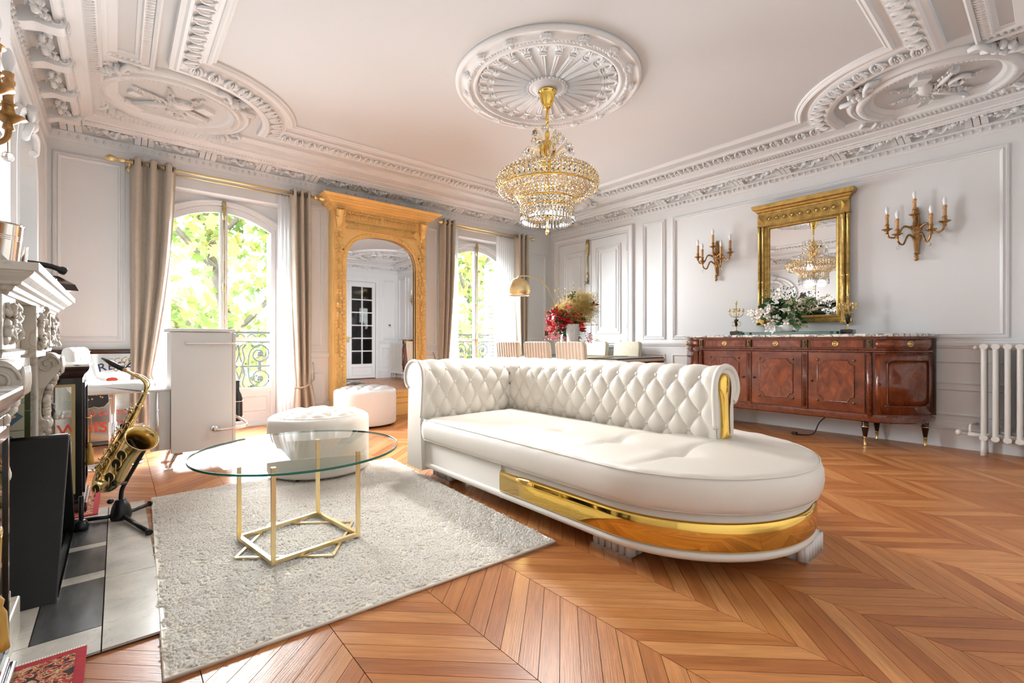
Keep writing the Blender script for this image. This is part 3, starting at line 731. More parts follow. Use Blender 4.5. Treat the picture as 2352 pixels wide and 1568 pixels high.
# corner medallions -------------------------------------------------
def medallion():
    t = thing('ceiling_medallion', '', 'ceiling medallion')
    mb = MB(); mb.lathe([(0.60, 0), (0.60, -0.014), (0.575, -0.03), (0.55, -0.032), (0.545, -0.018), (0.53, -0.018), (0.525, -0.036), (0.50, -0.044), (0.46, -0.034), (0.45, -0.018), (0.43, -0.022), (0.415, -0.012), (0.40, 0)], 72)
    mb.f = [f for f in mb.f if len(f) == 4]; mb.s = [True]*len(mb.f)
    mb.build('ring', M['plaster'], t)
    mb = MB(); R = random.Random(5)
    for k in range(96):
        a = 2*PI*k/96; d = Vector((math.cos(a), math.sin(a), 0)); e = Vector((-d.y, d.x, 0)); c = d*0.485 + Vector((0, 0, -0.038))
        mb.add([c-d*.022-e*.008, c-d*.022+e*.006, c+d*.022+e*.012, c+d*.022-e*.002, c-Vector((0, 0, .013))], [(0, 1, 4), (1, 2, 4), (2, 3, 4), (3, 0, 4)], True)
    stuff(mb.build('rope_row', M['plaster'], t))
    def spray(n, cx, cy, ln, ang, sp, seed, r=0.012):
        mb = MB(); Q = random.Random(seed)
        for i in range(n):
            s = Q.uniform(0, 1); w_ = sp*(1-s)*Q.uniform(-1, 1)
            c = Vector((cx+math.cos(ang)*ln*s-math.sin(ang)*w_, cy+math.sin(ang)*ln*s+math.cos(ang)*w_, -0.012-0.02*(1-s)*Q.random()))
            a = ang + Q.uniform(-1, 1); d = Vector((math.cos(a), math.sin(a), Q.uniform(-.3, .1)))*r*Q.uniform(1.2, 3); e = Vector((-math.sin(a), math.cos(a), 0))*r*0.7
            mb.add([c-d*.4, c+e, c+d, c-e, c-Vector((0, 0, .014))], [(0, 1, 4), (1, 2, 4), (2, 3, 4), (3, 0, 4)], True)
        return mb
    # trophy in the middle: lute, horn, scroll, book, leaf sprays
    mb = MB(); mb.ell((0.05, -0.05, -0.01), (0.10, 0.06, 0.035), 12, 6); mb.tube([(-0.02, 0.0, -0.02), (-0.30, 0.17, -0.02)], [0.022, 0.012], 8); mb.tube([(-0.30, 0.17, -0.02), (-0.34, 0.15, -0.02)], 0.016, 6)
    mb.build('lute', M['plaster'], t)
    mb = MB(); mb.tube(bez([(-0.22, -0.12, -.012), (-0.05, -0.03, -.02), (0.12, 0.07, -.02), (0.26, 0.16, -.012)], 5), [0.006]*5+[0.012]*5+[0.02]*5+[0.036], 8); mb.build('horn', M['plaster'], t)
    mb = MB(); mb.tube(bez([(0.02, 0.24, -.012), (0.10, 0.18, -.02), (0.04, 0.10, -.02), (-.04, .15, -.016), (0.0, .19, -.014)], 6), 0.016, 6); mb.build('scroll', M['plaster'], t)
    mb = MB(); mb.M = Matrix.Rotation(0.6, 4, 'Z'); mb.box(0.10, -0.22, -0.025, 0.22, -0.12, 0); mb.build('book', M['plaster'], t); mb = MB(); mb.M = Matrix.Rotation(0.6, 4, 'Z'); mb.box(-0.28, 0.10, -0.02, -0.2, 0.17, 0); mb.build('book', M['plaster'], t)
    for i, (a, l) in enumerate(((0.5, .33), (2.4, .32), (3.6, .33), (5.4, .34), (1.4, .3), (4.5, .3))):
        stuff(spray(46, 0, 0, l, a, 0.07, i).build('leaf_spray', M['plaster'], t))
    # four ornament clusters over the ring
    for i, a in enumerate((PI/4, 3*PI/4, 5*PI/4, 7*PI/4)):
        d = (math.cos(a), math.sin(a)); mb = spray(40, d[0]*0.56, d[1]*0.56, 0.16, a, 0.09, 20+i, 0.018)
        for k in range(9):
            q = random.Random(50+k+10*i); mb.ell((d[0]*0.60+q.uniform(-.06, .06), d[1]*0.60+q.uniform(-.06, .06), -0.035), (q.uniform(.015, .03), q.uniform(.015, .03), .03), 7, 4)
        for s in (-1, 1):
            b = a + s*0.16; mb.tube(bez([(math.cos(b)*.55, math.sin(b)*.55, -.03), (math.cos(b)*.62, math.sin(b)*.62, -.05), (math.cos(a+s*.28)*.66, math.sin(a+s*.28)*.66, -.04), (math.cos(a+s*.33)*.60, math.sin(a+s*.33)*.60, -.03)], 5), 0.016, 6)
        stuff(mb.build('acanthus_cluster', M['plaster'], t))
    return t
m0 = medallion(); m0.scale = (1, 1, 1.4); m0.location = (*MED[0], ZC); m0.rotation_euler = (0, 0, 0)
m0['label'] = 'round white plaster medallion with musical trophy in the ceiling corner above the left curtain'
for i, lb in ((1, 'round white plaster medallion in the ceiling corner above the radiator and right sconce'), (3, 'white plaster medallion in the ceiling corner behind the chandelier'), (2, 'white plaster medallion in the ceiling corner over the fireplace side')):
    if i == 2: continue
    c = copy_tree(m0); c.location = (*MED[i], ZC); c.rotation_euler = (0, 0, PI if i == 1 else -PI/2); c['label'] = lb
for o in (m0,): o['group'] = 'ceiling corner medallions'
for o in bpy.data.objects:
    if o.name.startswith('ceiling_medallion'): o['group'] = 'ceiling corner medallions'

# ceiling rose ------------------------------------------------------
RX, RY = 2.75, 2.79
rose = thing('ceiling_rose', 'large round white plaster ceiling rose with radiating flutes above the chandelier', 'ceiling rose', (RX, RY, ZC))
mb = MB(); mb.lathe([(0.765, 0), (0.765, -0.02), (0.75, -0.035), (0.735, -0.036), (0.725, -0.028), (0.69, -0.030), (0.68, -0.044), (0.66, -0.05), (0.645, -0.044), (0.64, -0.03), (0.625, -0.030), (0.615, -0.044), (0.595, -0.046), (0.585, -0.03), (0.575, -0.012), (0.40, -0.010), (0.16, -0.016), (0.155, -0.03), (0.135, -0.036), (0.125, -0.03), (0.11, -0.045), (0.09, -0.05), (0.0, -0.05)], 96)
mb.build('plate', M['plaster'], rose)
NF = 26; fl = None; ac = None; sh = None
mbf = MB()
vs = []
for (r, hw, z) in ((0.175, 0.008, -0.020), (0.20, 0.010, -0.030), (0.44, 0.020, -0.030), (0.46, 0.020, -0.018)):
    vs += [(r, -hw, z+0.016), (r, -hw*0.55, z-0.006), (r, 0, z+0.002), (r, hw*0.55, z-0.006), (r, hw, z+0.016)]
mbf.add(vs, [(i*5+j, i*5+j+1, (i+1)*5+j+1, (i+1)*5+j) for i in range(3) for j in range(4)] + [(0, 1, 2, 3, 4), (15, 16, 17, 18, 19)])
mbf.box(0.452, -0.026, -0.034, 0.470, 0.026, -0.008).box(0.478, -0.022, -0.03, 0.488, 0.022, -0.008)
mba = MB()
mba.tube([(0.53+0.045*math.cos(a)*0.9, 0.045*math.sin(a), -0.02) for a in [(-2.3+4.6*k/12) for k in range(13)]], 0.010, 6)
mba.ell((0.575, 0.0, -0.02), (0.012, 0.02, 0.014), 6, 4)
for s in (-1, 1): mba.tube(bez([(0.50, s*0.045, -.018), (0.53, s*0.062, -.026), (0.565, s*0.05, -.022), (.555, s*.068, -.02)], 4), 0.009, 5)
mbs = MB(); mbs.M = Matrix.Translation((-.285, 0, .012)) @ Matrix.Diagonal((1.35, 1.35, 1.4, 1))
for k in range(5):
    a = (k-2)*0.42; mbs.tube([(0.70, 0, -.036), (0.70+0.04*math.cos(a), 0.04*math.sin(a), -.04)], [0.006, 0.011], 6)
mbs.ell((0.695, 0, -.04), (.014, .018, .016), 7, 4)
for s in (-1, 1): mbs.tube(bez([(.70, s*.03, -.036), (.69, s*.05, -.04), (.705, s*.06, -.034)], 4), .008, 5)
for k in range(NF):
    a = 2*PI*k/NF
    if k == 0:
        fl = mbf.build('flute', M['plaster'], rose); ac = mba.build('arch_ornament', M['plaster'], rose, rot=(0, 0, PI/NF))
    else: inst(fl, 'flute', rot=(0, 0, a)); inst(ac, 'arch_ornament', rot=(0, 0, a+PI/NF))
for k in range(16):
    if k == 0: sh = mbs.build('shell_ornament', M['plaster'], rose)
    else: inst(sh, 'shell_ornament', rot=(0, 0, 2*PI*k/16))
mb = MB()
for k in range(150): a = 2*PI*k/150; mb.ell((0.652*math.cos(a), 0.652*math.sin(a), -0.05), 0.009, 5, 4)
for k in range(34): a = 2*PI*k/34; mb.ell((0.165*math.cos(a), 0.165*math.sin(a), -0.026), (.012, .012, .012), 6, 4)
stuff(mb.build('bead_row', M['plaster'], rose))
# ================================================================ FRENCH WINDOWS
def arch_z(u, hw, zc, zs): return zs + (zc-zs)*(1-(u/hw)**2)
def french_window(cx, al, idx):
    a0, a1 = al; Y0, Y1 = YW+0.20, YW+0.28; hw = 0.60; zc, zs = 2.60, 2.40
    root = None
    # plaster infill between the alcove and the arched frame
    mb = MB(); n = 16
    us = [-hw + 2*hw*k/n for k in range(n+1)]
    def slab(poly, y0, y1):
        m = MB(); m.M = Matrix(((1,0,0,cx),(0,0,-1,y1),(0,1,0,0),(0,0,0,1))); m.extr(poly, 0, y1-y0); mb.add(m.v, m.f)
    top = [(u, arch_z(u, hw, zc, zs)) for u in us]
    slab([(-hw, zs)] + [(a0-cx, zs), (a0-cx, LZ), (a1-cx, LZ), (a1-cx, zs), (hw, zs)] + top[::-1][1:-1], Y0, YW+0.36)
    slab([(a0-cx, 0), (-hw, 0), (-hw, zs), (a0-cx, zs)], Y0, YW+0.36); slab([(hw, 0), (a1-cx, 0), (a1-cx, zs), (hw, zs)], Y0, YW+0.36)
    win = struct(mb.build('window_%d' % idx, M['wall']))
    # fixed frame
    mb = MB(); fw = 0.05
    def ring(hw0, zc0, zs0, zb0, hw1, zc1, zs1, zb1, y0, y1):
        o = [(-hw0, zb0)] + [(u/hw*hw0, arch_z(u/hw*hw0, hw0, zc0, zs0)) for u in us] + [(hw0, zb0)]
        i_ = [(-hw1, zb1)] + [(u/hw*hw1, arch_z(u/hw*hw1, hw1, zc1, zs1)) for u in us] + [(hw1, zb1)]
        m = len(o); vs = []
        for y in (y0, y1):
            vs += [(cx+p[0], y, p[1]) for p in o] + [(cx+p[0], y, p[1]) for p in i_]
        fs = []
        for k in range(m):
            l = (k+1) % m
            fs += [(k, l, m+l, m+k), (2*m+k, 3*m+k, 3*m+l, 2*m+l), (m+k, m+l, 3*m+l, 3*m+k), (k, 2*m+k, 2*m+l, l)]
        mb.add(vs, fs)
    ring(hw, zc, zs, 0.0, hw-fw, zc-fw, zs-fw, 0.06, Y0-0.02, Y1)
    ring(hw, zc, zs, 0.0, hw-0.018, zc-0.018, zs-0.018, 0.02, Y0-0.035, Y0-0.02)
    mb.build('window_frame', M['plaster'], win)
    # two casements
    HW, ZT, ZS = hw-fw, zc-fw, zs-fw
    for s in (-1, 1):
        mb = MB(); st = 0.052; ms = 0.036
        xi, xo = (0.004, HW-0.004)
        def q(u): return cx + s*u
        y0, y1 = Y0+0.0, Y0+0.045
        def bar(u0, z0, u1, z1, ya=y0, yb=y1):
            m = MB(); a, b = sorted((q(u0), q(u1))); mb.box(a, ya, z0, b, yb, z1)
        bar(xi, 0.06, xi+ms, ZT-0.02); bar(xo-st, 0.06, xo, arch_z(xo, HW, ZT, ZS)+0.0)
        # arched top rail
        uu = [xi + (xo-xi)*k/10 for k in range(11)]
        up_ = [(u, arch_z(u, HW, ZT, ZS)-0.004) for u in uu]; dn = [(u, arch_z(u, HW, ZT, ZS)-0.075) for u in uu]
        for k in range(10):
            p = [up_[k], up_[k+1], dn[k+1], dn[k]]
            mb.add([(q(a), y, b) for y in (y0+.0012, y1-.0012) for a, b in p], [(0,1,2,3), (7,6,5,4), (0,4,5,1), (2,6,7,3)])
        bar(xi+ms, 1.00, xo-st, 1.05); bar(xi+ms, 0.40, xo-st, 0.45); bar(xi+ms, 0.06, xo-st, 0.13)
        bar(xi+ms, 0.13, xo-st, 0.40, y0+0.012, y1-0.01)
        m = MB(); a, b = sorted((q(xi+ms+0.03), q(xo-st-0.03))); m.M = Matrix(((1,0,0,0),(0,0,-1,y0+0.012),(0,1,0,0),(0,0,0,1)))
        m.rect(a, 0.17, b, 0.36, [(0, 0), (0.004, 0.01), (0.014, 0.012), (0.02, 0)]); mb.add(m.v, m.f)
        cas = mb.build('casement', M['plaster'], win)
        # panes (solid thin sheets)
        a, b = sorted((q(xi+ms), q(xo-st)))
        MB().box(a, y0+0.02, 0.45, b, y0+0.025, 1.00).build('pane', M['pane'], cas)
        uu = [xi+ms + (xo-st-xi-ms)*k/10 for k in range(11)]
        poly = [(uu[0], 1.05), (uu[-1], 1.05)] + [(u, arch_z(u, HW, ZT, ZS)-0.07) for u in uu[::-1]]
        m = MB(); m.M = Matrix(((s,0,0,cx),(0,0,-1,y0+0.025),(0,1,0,0),(0,0,0,1))); m.extr(poly, 0, 0.005); m.build('pane', M['pane'], cas)
    # meeting stile and espagnolette bolt
    MB().box(cx-0.030, Y0-0.012, 0.06, cx+0.030, Y0, ZT-0.01).build('meeting_stile', M['plaster'], win)
    yy = Y0-0.03
    mb = MB(); mb.tube([(cx, yy, 0.20), (cx, yy, 2.50)], 0.0085, 8)
    mb.lathe([(0.0, 2.38), (0.014, 2.39), (0.020, 2.44), (0.017, 2.47), (0.024, 2.50), (0.024, 2.54), (0.020, 2.555), (0.024, 2.57), (0.02, 2.60), (0.0, 2.61)], 12, (cx, yy, 0))
    for z in (0.35, 1.02, 1.62): mb.lathe([(0.009, z-0.05), (0.015, z-0.045), (0.013, z-0.01), (0.019, z), (0.013, z+0.02), (0.015, z+0.05), (0.009, z+0.055)], 10, (cx, yy, 0))
    for z in (0.30, 1.02, 1.62, 2.42): mb.box(cx-0.02, yy, z-0.012, cx+0.02, Y0-0.01, z+0.012)
    mb.tube([(cx, yy, 1.02), (cx+0.01, yy-0.03, 1.0), (cx+0.015, yy-0.05, 0.95)], [0.008, 0.007, 0.012], 8)
    mb.build('espagnolette_bolt', M['antique'], win)
    return win
w1 = french_window(0.93, WO[0], 1); w2 = french_window(4.49, WO[1], 2)

# louvred shutters folded back outside
def shutter(x, cx_lab, lab):
    t = thing('louvred_shutter', lab, 'shutter', (x, YW+0.38, 0.06), group='outdoor shutters')
    mb = MB(); W, H = 0.34, 2.30; th = 0.03
    for y in (0, W-0.045): mb.box(-th/2, y, 0, th/2, y+0.045, H)
    for z in (0, 1.08, H-0.07): mb.box(-th/2, 0.045, z, th/2, W-0.045, z+0.07)
    mb.build('shutter_frame', M['plaster'], t)
    s0 = None; z = 0.10
    while z < H-0.10:
        if not (1.05 < z < 1.17):
            if s0 is None:
                m = MB(); m.add([(-.013, .045, -.022), (.013, .045, .018), (.013, W-.045, .018), (-.013, W-.045, -.022), (-.013, .045, -.016), (.013, .045, .024), (.013, W-.045, .024), (-.013, W-.045, -.016)], [(0,3,2,1),(4,5,6,7),(0,1,5,4),(1,2,6,5),(2,3,7,6),(3,0,4,7)])
                s0 = m.build('slat', M['plaster'], t, (0, 0, z))
            else: inst(s0, 'slat', (0, 0, z))
        z += 0.062
    return t
shutter(4.49+0.58, 0, 'white louvred shutter folded open outside the window by the arc lamp')
shutter(0.93+0.58, 0, 'white louvred shutter folded open outside the window behind the white cabinet')

# balcony railings
def spiral(cx, cz, r0, turns, a0, sgn, n=28):
    return [(cx + r0*(1-0.86*k/n)*math.cos(a0+sgn*turns*2*PI*k/n), 0, cz + r0*(1-0.86*k/n)*math.sin(a0+sgn*turns*2*PI*k/n)) for k in range(n+1)]
def railing(cx, lab):
    t = thing('balcony_railing', lab, 'railing', (cx, 6.66, 0.0), group='balcony railings')
    B(-0.72, -0.03, 1.10, 0.72, 0.03, 1.125).build('handrail', M['iron'], t); B(-0.72, -0.012, 0.985, 0.72, 0.012, 1.0).build('crossbar', M['iron'], t); B(-0.72, -0.012, 0.36, 0.72, 0.012, 0.38).build('crossbar', M['iron'], t)
    for x in (-0.70, 0.70): B(x-0.012, -0.012, -0.03, x+0.012, 0.012, 1.1).build('post', M['iron'], t)
    rg = None
    for k in range(11):
        x = -0.62 + 0.124*k
        if rg is None: rg = MB().tube([(0.042*math.cos(a), 0, 0.042*math.sin(a)) for a in [2*PI*i/16 for i in range(16)]], 0.006, 6, closed=True).build('ring', M['iron'], t, (x, 0, 1.048))
        else: inst(rg, 'ring', (x, 0, 1.048))
    sc0 = None
    for k in range(3):
        x = -0.46 + 0.46*k
        if sc0 is None:
            mb = MB()
            for s in (-1, 1):
                mb.tube(bez([(-0.13, 0, 0.02*s), (-0.10, 0, 0.20*s), (0.02, 0, 0.27*s), (0.11, 0, 0.20*s)], 5) + [Vector(p) for p in spiral(0.0, 0.15*s, 0.115, 1.35, 0.5*s, -s)], 0.009, 6)
                mb.tube([(0.0, 0, 0.155*s-0.03), (0, 0, 0.155*s+0.03)], 0.024, 8)
                for q in (-1, 1):
                    mb.tube(bez([(q*0.20, 0, 0.0), (q*0.17, 0, 0.10*s), (q*0.19, 0, 0.22*s), (q*0.14, 0, 0.29*s)], 6), 0.010, 6)
                    mb.tube(bez([(q*0.20, 0, 0.05*s), (q*0.23, 0, 0.18*s), (q*0.21, 0, 0.27*s)], 6), 0.008, 6)
            mb.tube([(-0.22, 0, 0), (0.22, 0, 0)], 0.011, 6); mb.tube([(0, 0, -.05), (0, 0, .05)], 0.022, 8)
            sc0 = mb.build('scroll_panel', M['iron'], t, (x, 0, 0.685))
        else: inst(sc0, 'scroll_panel', (x, 0, 0.685))
    return t
railing(0.93, 'grey wrought iron balcony railing with scrolls outside the window behind the white cabinet')
railing(4.49, 'grey wrought iron balcony railing with scrolls outside the window by the arc lamp')

# ================================================================ DOUBLE DOOR on the right wall
mb = MB(); mb.M = wallM('right')
mb.path([(-5.90, 0), (-5.90, 2.79), (-4.235, 2.79), (-4.235, 0)], [(0.0, 0), (0, 0.03), (-0.012, 0.036), (-0.03, 0.028), (-0.07, 0.024), (-0.085, 0.032), (-0.10, 0.022), (-0.105, 0.0)])
door1 = struct(mb.build('door_1', M['plaster']))
for u0, u1 in ((-5.79, -5.072), (-5.066, -4.345)):
    mb = MB(); mb.M = wallM('right'); mb.box(u0, 0.02, 0.002, u1, 2.675, 0.016)
    leaf = mb.build('door_leaf', M['plaster'], door1)
    for (z0, z1) in ((1.12, 2.54), (0.90, 1.02), (0.22, 0.80)):
        mb = MB(); mb.M = wallM('right'); mb.M = mb.M @ Matrix.Translation((0, 0, 0.016))
        mb.rect(u0+0.11, z0, u1-0.11, z1, PM)
        if z1-z0 > 0.3: mb.rect(u0+0.20, z0+0.09, u1-0.20, z1-0.09, PT)
        mb.build('panel_moulding', M['plaster'], leaf)
MB().box(XR-0.028, 5.055, 0.02, XR-0.016, 5.083, 2.675).build('meeting_bead', M['plaster'], door1)
mb = MB(); x0, y0 = XR-0.045, 5.11
mb.tube([(x0, y0, 1.98), (x0, y0, 2.56)], 0.011, 8)
mb.lathe([(0.0, 2.40), (0.016, 2.42), (0.030, 2.49), (0.030, 2.60), (0.034, 2.605), (0.034, 2.63), (0.026, 2.64), (0.026, 2.69), (0, 2.70)], 12, (x0, y0, 0))
mb.lathe([(0.011, 2.04), (0.020, 2.06), (0.022, 2.11), (0.012, 2.15)], 10, (x0, y0, 0))
mb.lathe([(0.012, 1.96), (0.016, 1.97), (0.012, 1.99)], 10, (x0, y0, 0)); mb.M = Matrix.Translation((x0-0.02, y0+0.03, 1.975)); mb.ell((0, 0, 0), (0.02, 0.028, 0.028), 10, 6)
mb.M = None; mb.box(x0, y0-0.012, 2.45, XR-0.02, y0+0.012, 2.47).box(x0, y0-0.012, 2.0, XR-0.02, y0+0.012, 2.02)
mb.build('espagnolette_bolt', M['antique'], door1)
mb = MB(); mb.box(XR-0.022, 4.97, 0.96, XR-0.016, 5.01, 1.10); mb.tube([(XR-0.02, 4.99, 1.05), (XR-0.07, 4.99, 1.05)], 0.009, 8); mb.tube(bez([(XR-0.07, 4.99, 1.05), (XR-0.072, 4.94, 1.045), (XR-0.07, 4.88, 1.03)], 5), [0.012]*5+[0.01]*5+[.012], 8); mb.build('lever_handle', M['brass'], door1)
for z in (0.3, 1.25, 2.45):
    for y in (4.34, 5.79): MB().tube([(XR-0.024, y, z-0.05), (XR-0.024, y, z+0.05)], 0.009, 8).build('hinge', M['plaster'], door1)

# ================================================================ GLAZED DOUBLE DOOR in the back wall (seen in the tall mirror)
mb = MB(); mb.M = wallM('back')
mb.path([(-DO[1], 0), (-DO[1], DZ), (-DO[0], DZ), (-DO[0], 0)], [(0.08, 0), (0.08, 0.02), (0.0, 0.03), (-0.02, 0.02), (-0.03, 0.0)])
door2 = struct(mb.build('door_2', M['plaster']))
B(DO[0]-.1, YB-0.9, 0, DO[1]+.1, YB-0.88, DZ).build('painted_dark_backing', M['black_matte'], door2)  # black paint stands in for the darkness of the unlit room beyond
mb = MB(); mb.box(DO[0]-0.1, YB-0.9, 0, DO[0], YB-0.2, DZ).box(DO[1], YB-0.9, 0, DO[1]+0.1, YB-0.2, DZ).box(DO[0]-.1, YB-0.95, DZ, DO[1]+.1, YB-0.2, DZ+.05).box(DO[0]-.1, YB-0.95, -.06, DO[1]+.1, YB-0.25, -.001); mb.build('painted_dark_backing', M['black_matte'], door2)
mid = (DO[0]+DO[1])/2
for xa, xb in ((DO[0]+0.03, mid-0.002), (mid+0.002, DO[1]-0.03)):
    mb = MB(); ya, yb = YB-0.06, YB-0.02
    mb.box(xa, ya, 0.02, xa+0.09, yb, DZ-0.03).box(xb-0.09, ya, 0.02, xb, yb, DZ-0.03).box(xa+.09, ya, 2.46, xb-.09, yb, DZ-0.03).box(xa+.09, ya, 0.02, xb-.09, yb, 0.40)
    px0, px1, pz0, pz1 = xa+0.09, xb-0.09, 0.40, 2.46; nr = 6
    for r in range(1, nr): z = pz0+(pz1-pz0)*r/nr; mb.box(px0, ya+0.008, z-0.014, px1, yb-.001, z+0.014)
    mb.box((px0+px1)/2-0.014, ya+0.008, pz0, (px0+px1)/2+0.014, yb, pz1)
    m = MB(); m.M = Matrix(((-1,0,0,0),(0,0,1,yb),(0,1,0,0),(0,0,0,1))); m.rect(-px1, 0.10, -px0, 0.33, PT); mb.add(m.v, m.f)
    lf = mb.build('door_leaf', M['plaster'], door2)
    for r in range(nr):
        for c in range(2):
            za = pz0+(pz1-pz0)*r/nr; w_ = (px1-px0)/2
            B(px0+w_*c, ya+0.018, za, px0+w_*(c+1), ya+0.022, za+(pz1-pz0)/nr).build('pane', M['pane'], lf)
mb = MB(); mb.box(mid-0.09, YB-0.02, 0.98, mid+0.02, YB-0.005, 1.12); mb.tube([(mid+0.01, YB-0.01, 1.1), (mid+0.01, YB+0.04, 1.1), (mid+0.12, YB+0.04, 1.1)], 0.009, 8); mb.build('lever_handle', M['brass'], door2)
th = thing('thermostat', 'small square wall thermostat beside the glazed door, seen in the tall mirror', 'thermostat', (5.77, YB, 1.44))
MB().box(-0.045, 0, -0.045, 0.045, 0.018, 0.045).build('case', M['white_lac'], th, bevel=0.004); MB().box(-0.025, 0.018, -0.012, 0.025, 0.020, 0.03).build('display', M['iron'], th)

# ================================================================ OUTSIDE
def leaves_mesh(pts, size, name, m, seed=1, flat=0.5):
    R = np.random.default_rng(seed); n = len(pts)
    sh = np.array([(0, -.5), (.18, -.25), (.5, -.18), (.3, .05), (.42, .35), (.14, .25), (0, .6), (-.14, .25), (-.42, .35), (-.3, .05), (-.5, -.18), (-.18, -.25)])
    k = len(sh); s = size*R.uniform(.6, 1.25, n)
    nx = R.normal(size=(n, 3)); nx /= np.linalg.norm(nx, axis=1)[:, None]
    t = R.normal(size=(n, 3)); a = np.cross(nx, t); a /= np.linalg.norm(a, axis=1)[:, None]; b = np.cross(nx, a)
    V = pts[:, None, :] + s[:, None, None]*(sh[None, :, :1]*a[:, None, :] + sh[None, :, 1:]*b[:, None, :])
    V = V + nx[:, None, :]*(s[:, None, None]*0.25*np.abs(sh[None, :, :1]))
    me = bpy.data.meshes.new(name); me.vertices.add(n*k); me.vertices.foreach_set('co', V.reshape(-1).astype(np.float32))
    me.loops.add(n*k); me.loops.foreach_set('vertex_index', np.arange(n*k, dtype=np.int32))
    me.polygons.add(n); me.polygons.foreach_set('loop_start', np.arange(0, n*k, k, dtype=np.int32)); me.polygons.foreach_set('loop_total', np.full(n, k, np.int32))
    me.update(calc_edges=True)
    at = me.attributes.new('rnd', 'FLOAT', 'FACE'); at.data.foreach_set('value', R.random(n).astype(np.float32)); me.materials.append(m)
    return me
def tree(label, base, trunk, limbs, spread, n, seed, size=0.2):
    t = thing('plane_tree', label, 'tree', base, group='street trees')
    mb = MB(); mb.tube(bez(trunk, 6), [0.17-0.10*k/(len(trunk)*6-6) for k in range(len(trunk)*6-5)], 8)
    mb.build('trunk', M['bark'], t)
    R = np.random.default_rng(seed); P = []
    for lb in limbs:
        p = bez(lb, 6); MB().tube(p, [0.07-0.05*k/(len(p)-1) for k in range(len(p))], 6).build('branch', M['bark'], t)
        q = np.array([tuple(v) for v in p]); w_ = np.linspace(0.2, 1, len(q)); idx = R.choice(len(q), n//len(limbs), p=w_/w_.sum())
        P.append(q[idx] + R.normal(size=(len(idx), 3))*spread*np.array([1, 1, .8]))
    o = bpy.data.objects.new('foliage', leaves_mesh(np.concatenate(P), size, 'foliage', M['tree_leaf'], seed)); C.objects.link(o); o.parent = t; stuff(o)
    return t
tree('plane tree with pale green leaves seen through the window behind the white cabinet', (2.3, 11.2, -4.5), [(0, 0, 0), (-0.1, 0, 3), (-0.5, 0, 5.6), (-1.0, 0.1, 8.0), (-1.4, 0, 10)],
     [[(-0.5, 0, 5.6), (0.3, -.3, 6.6), (0.6, -.6, 7.6)], [(-0.8, 0, 7.0), (-1.6, -.5, 7.8), (-2.0, -.8, 8.6)], [(-0.2, 0, 4.6), (-1.0, -.6, 5.4), (-1.5, -.8, 6.2)], [(-0.9, 0, 7.4), (-0.2, -.5, 8.3), (0.4, -.8, 9)],
      [(-0.3, 0, 5.0), (0.5, -.6, 5.4), (0.9, -.9, 5.9)], [(-1, 0, 8), (-.4, .3, 9), (.2, .3, 9.8)], [(-1.1, 0, 8.2), (-1.7, .2, 9.2), (-2.1, .3, 9.8)]], 0.50, 2500, 3, 0.25)
tree('plane tree with yellow green leaves seen through the window by the arc lamp', (7.9, 11.0, -4.5), [(0, 0, 0), (0.1, 0, 3), (0.0, 0, 5.6), (-0.2, 0.1, 8.0), (-0.3, 0, 10)],
     [[(0, 0, 5.2), (0.7, -.3, 6.0), (1.2, -.6, 7.0)], [(-0.1, 0, 6.4), (-0.8, -.4, 7.4), (-1.1, -.6, 8.4)], [(0, 0, 4.4), (-0.7, -.5, 5.0), (-1.2, -.6, 5.8)], [(-0.2, 0, 7.2), (0.5, -.4, 8.2), (0.9, -.6, 9)], [(0, 0, 4.0), (.6, -.4, 4.6), (1.1, -.6, 5.2)]], 0.50, 2500, 5, 0.25)
R_ = np.random.default_rng(11)
for (x, y, lb) in ((3.2, 14.5, 'clipped green hedge in the garden beyond the balcony behind the white cabinet'), (10.5, 14.5, 'clipped green hedge in the garden beyond the balcony by the arc lamp')):
    P = R_.uniform((-1.6, -.5, 0), (1.6, .5, 1.6), size=(1300, 3)); h = thing('hedge', lb, 'hedge', (x, y, -1.6), group='garden hedges')
    o = bpy.data.objects.new('foliage', leaves_mesh(P, 0.22, 'foliage', M['hedge'], 9)); C.objects.link(o); o.parent = h; stuff(o)
    B(-1.55, -.45, -3, 1.55, .45, 1.45).build('stems', M['hedge'], h)
bl = thing('pale_building', 'pale facade with zinc roof across the garden behind the trees', 'building', (4.0, 24.0, -4.5))
B(-14, 0, 0, 14, 6, 6.0).build('facade', M['stone_pale'], bl)
mb = MB(); mb.add([(-14, -.3, 6), (14, -.3, 6), (14, 4, 8.4), (-14, 4, 8.4)], [(0, 1, 2, 3)]); mb.build('roof', M['roof'], bl, solid=0.1)
sm = None
for k in range(27):
    if sm is None: sm = MB().tube([(-13 , -.35, 6.05), (-13, 4, 8.47)], 0.05, 6).build('roof_seam', M['roof'], bl)
    else: inst(sm, 'roof_seam', (k*1.0, 0, 0))
wn = None
for k in range(9):
    if wn is None: wn = B(-.5, -.03, 2.2, .5, 0.02, 4.2).build('window', M['iron'], bl, (-12, 0, 0))
    else: inst(wn, 'window', (-12+3*k, 0, 0))
struct(B(-30, 7.2, -4.7, 40, 60, -4.5).build('street_ground', M['stone_pale']))
# outer sill slab carrying the railings
struct(B(XL-0.2, YW+0.36, -0.4, XR+0.2, 7.0, -0.03).build('balcony_ledge', M['stone_pale']))
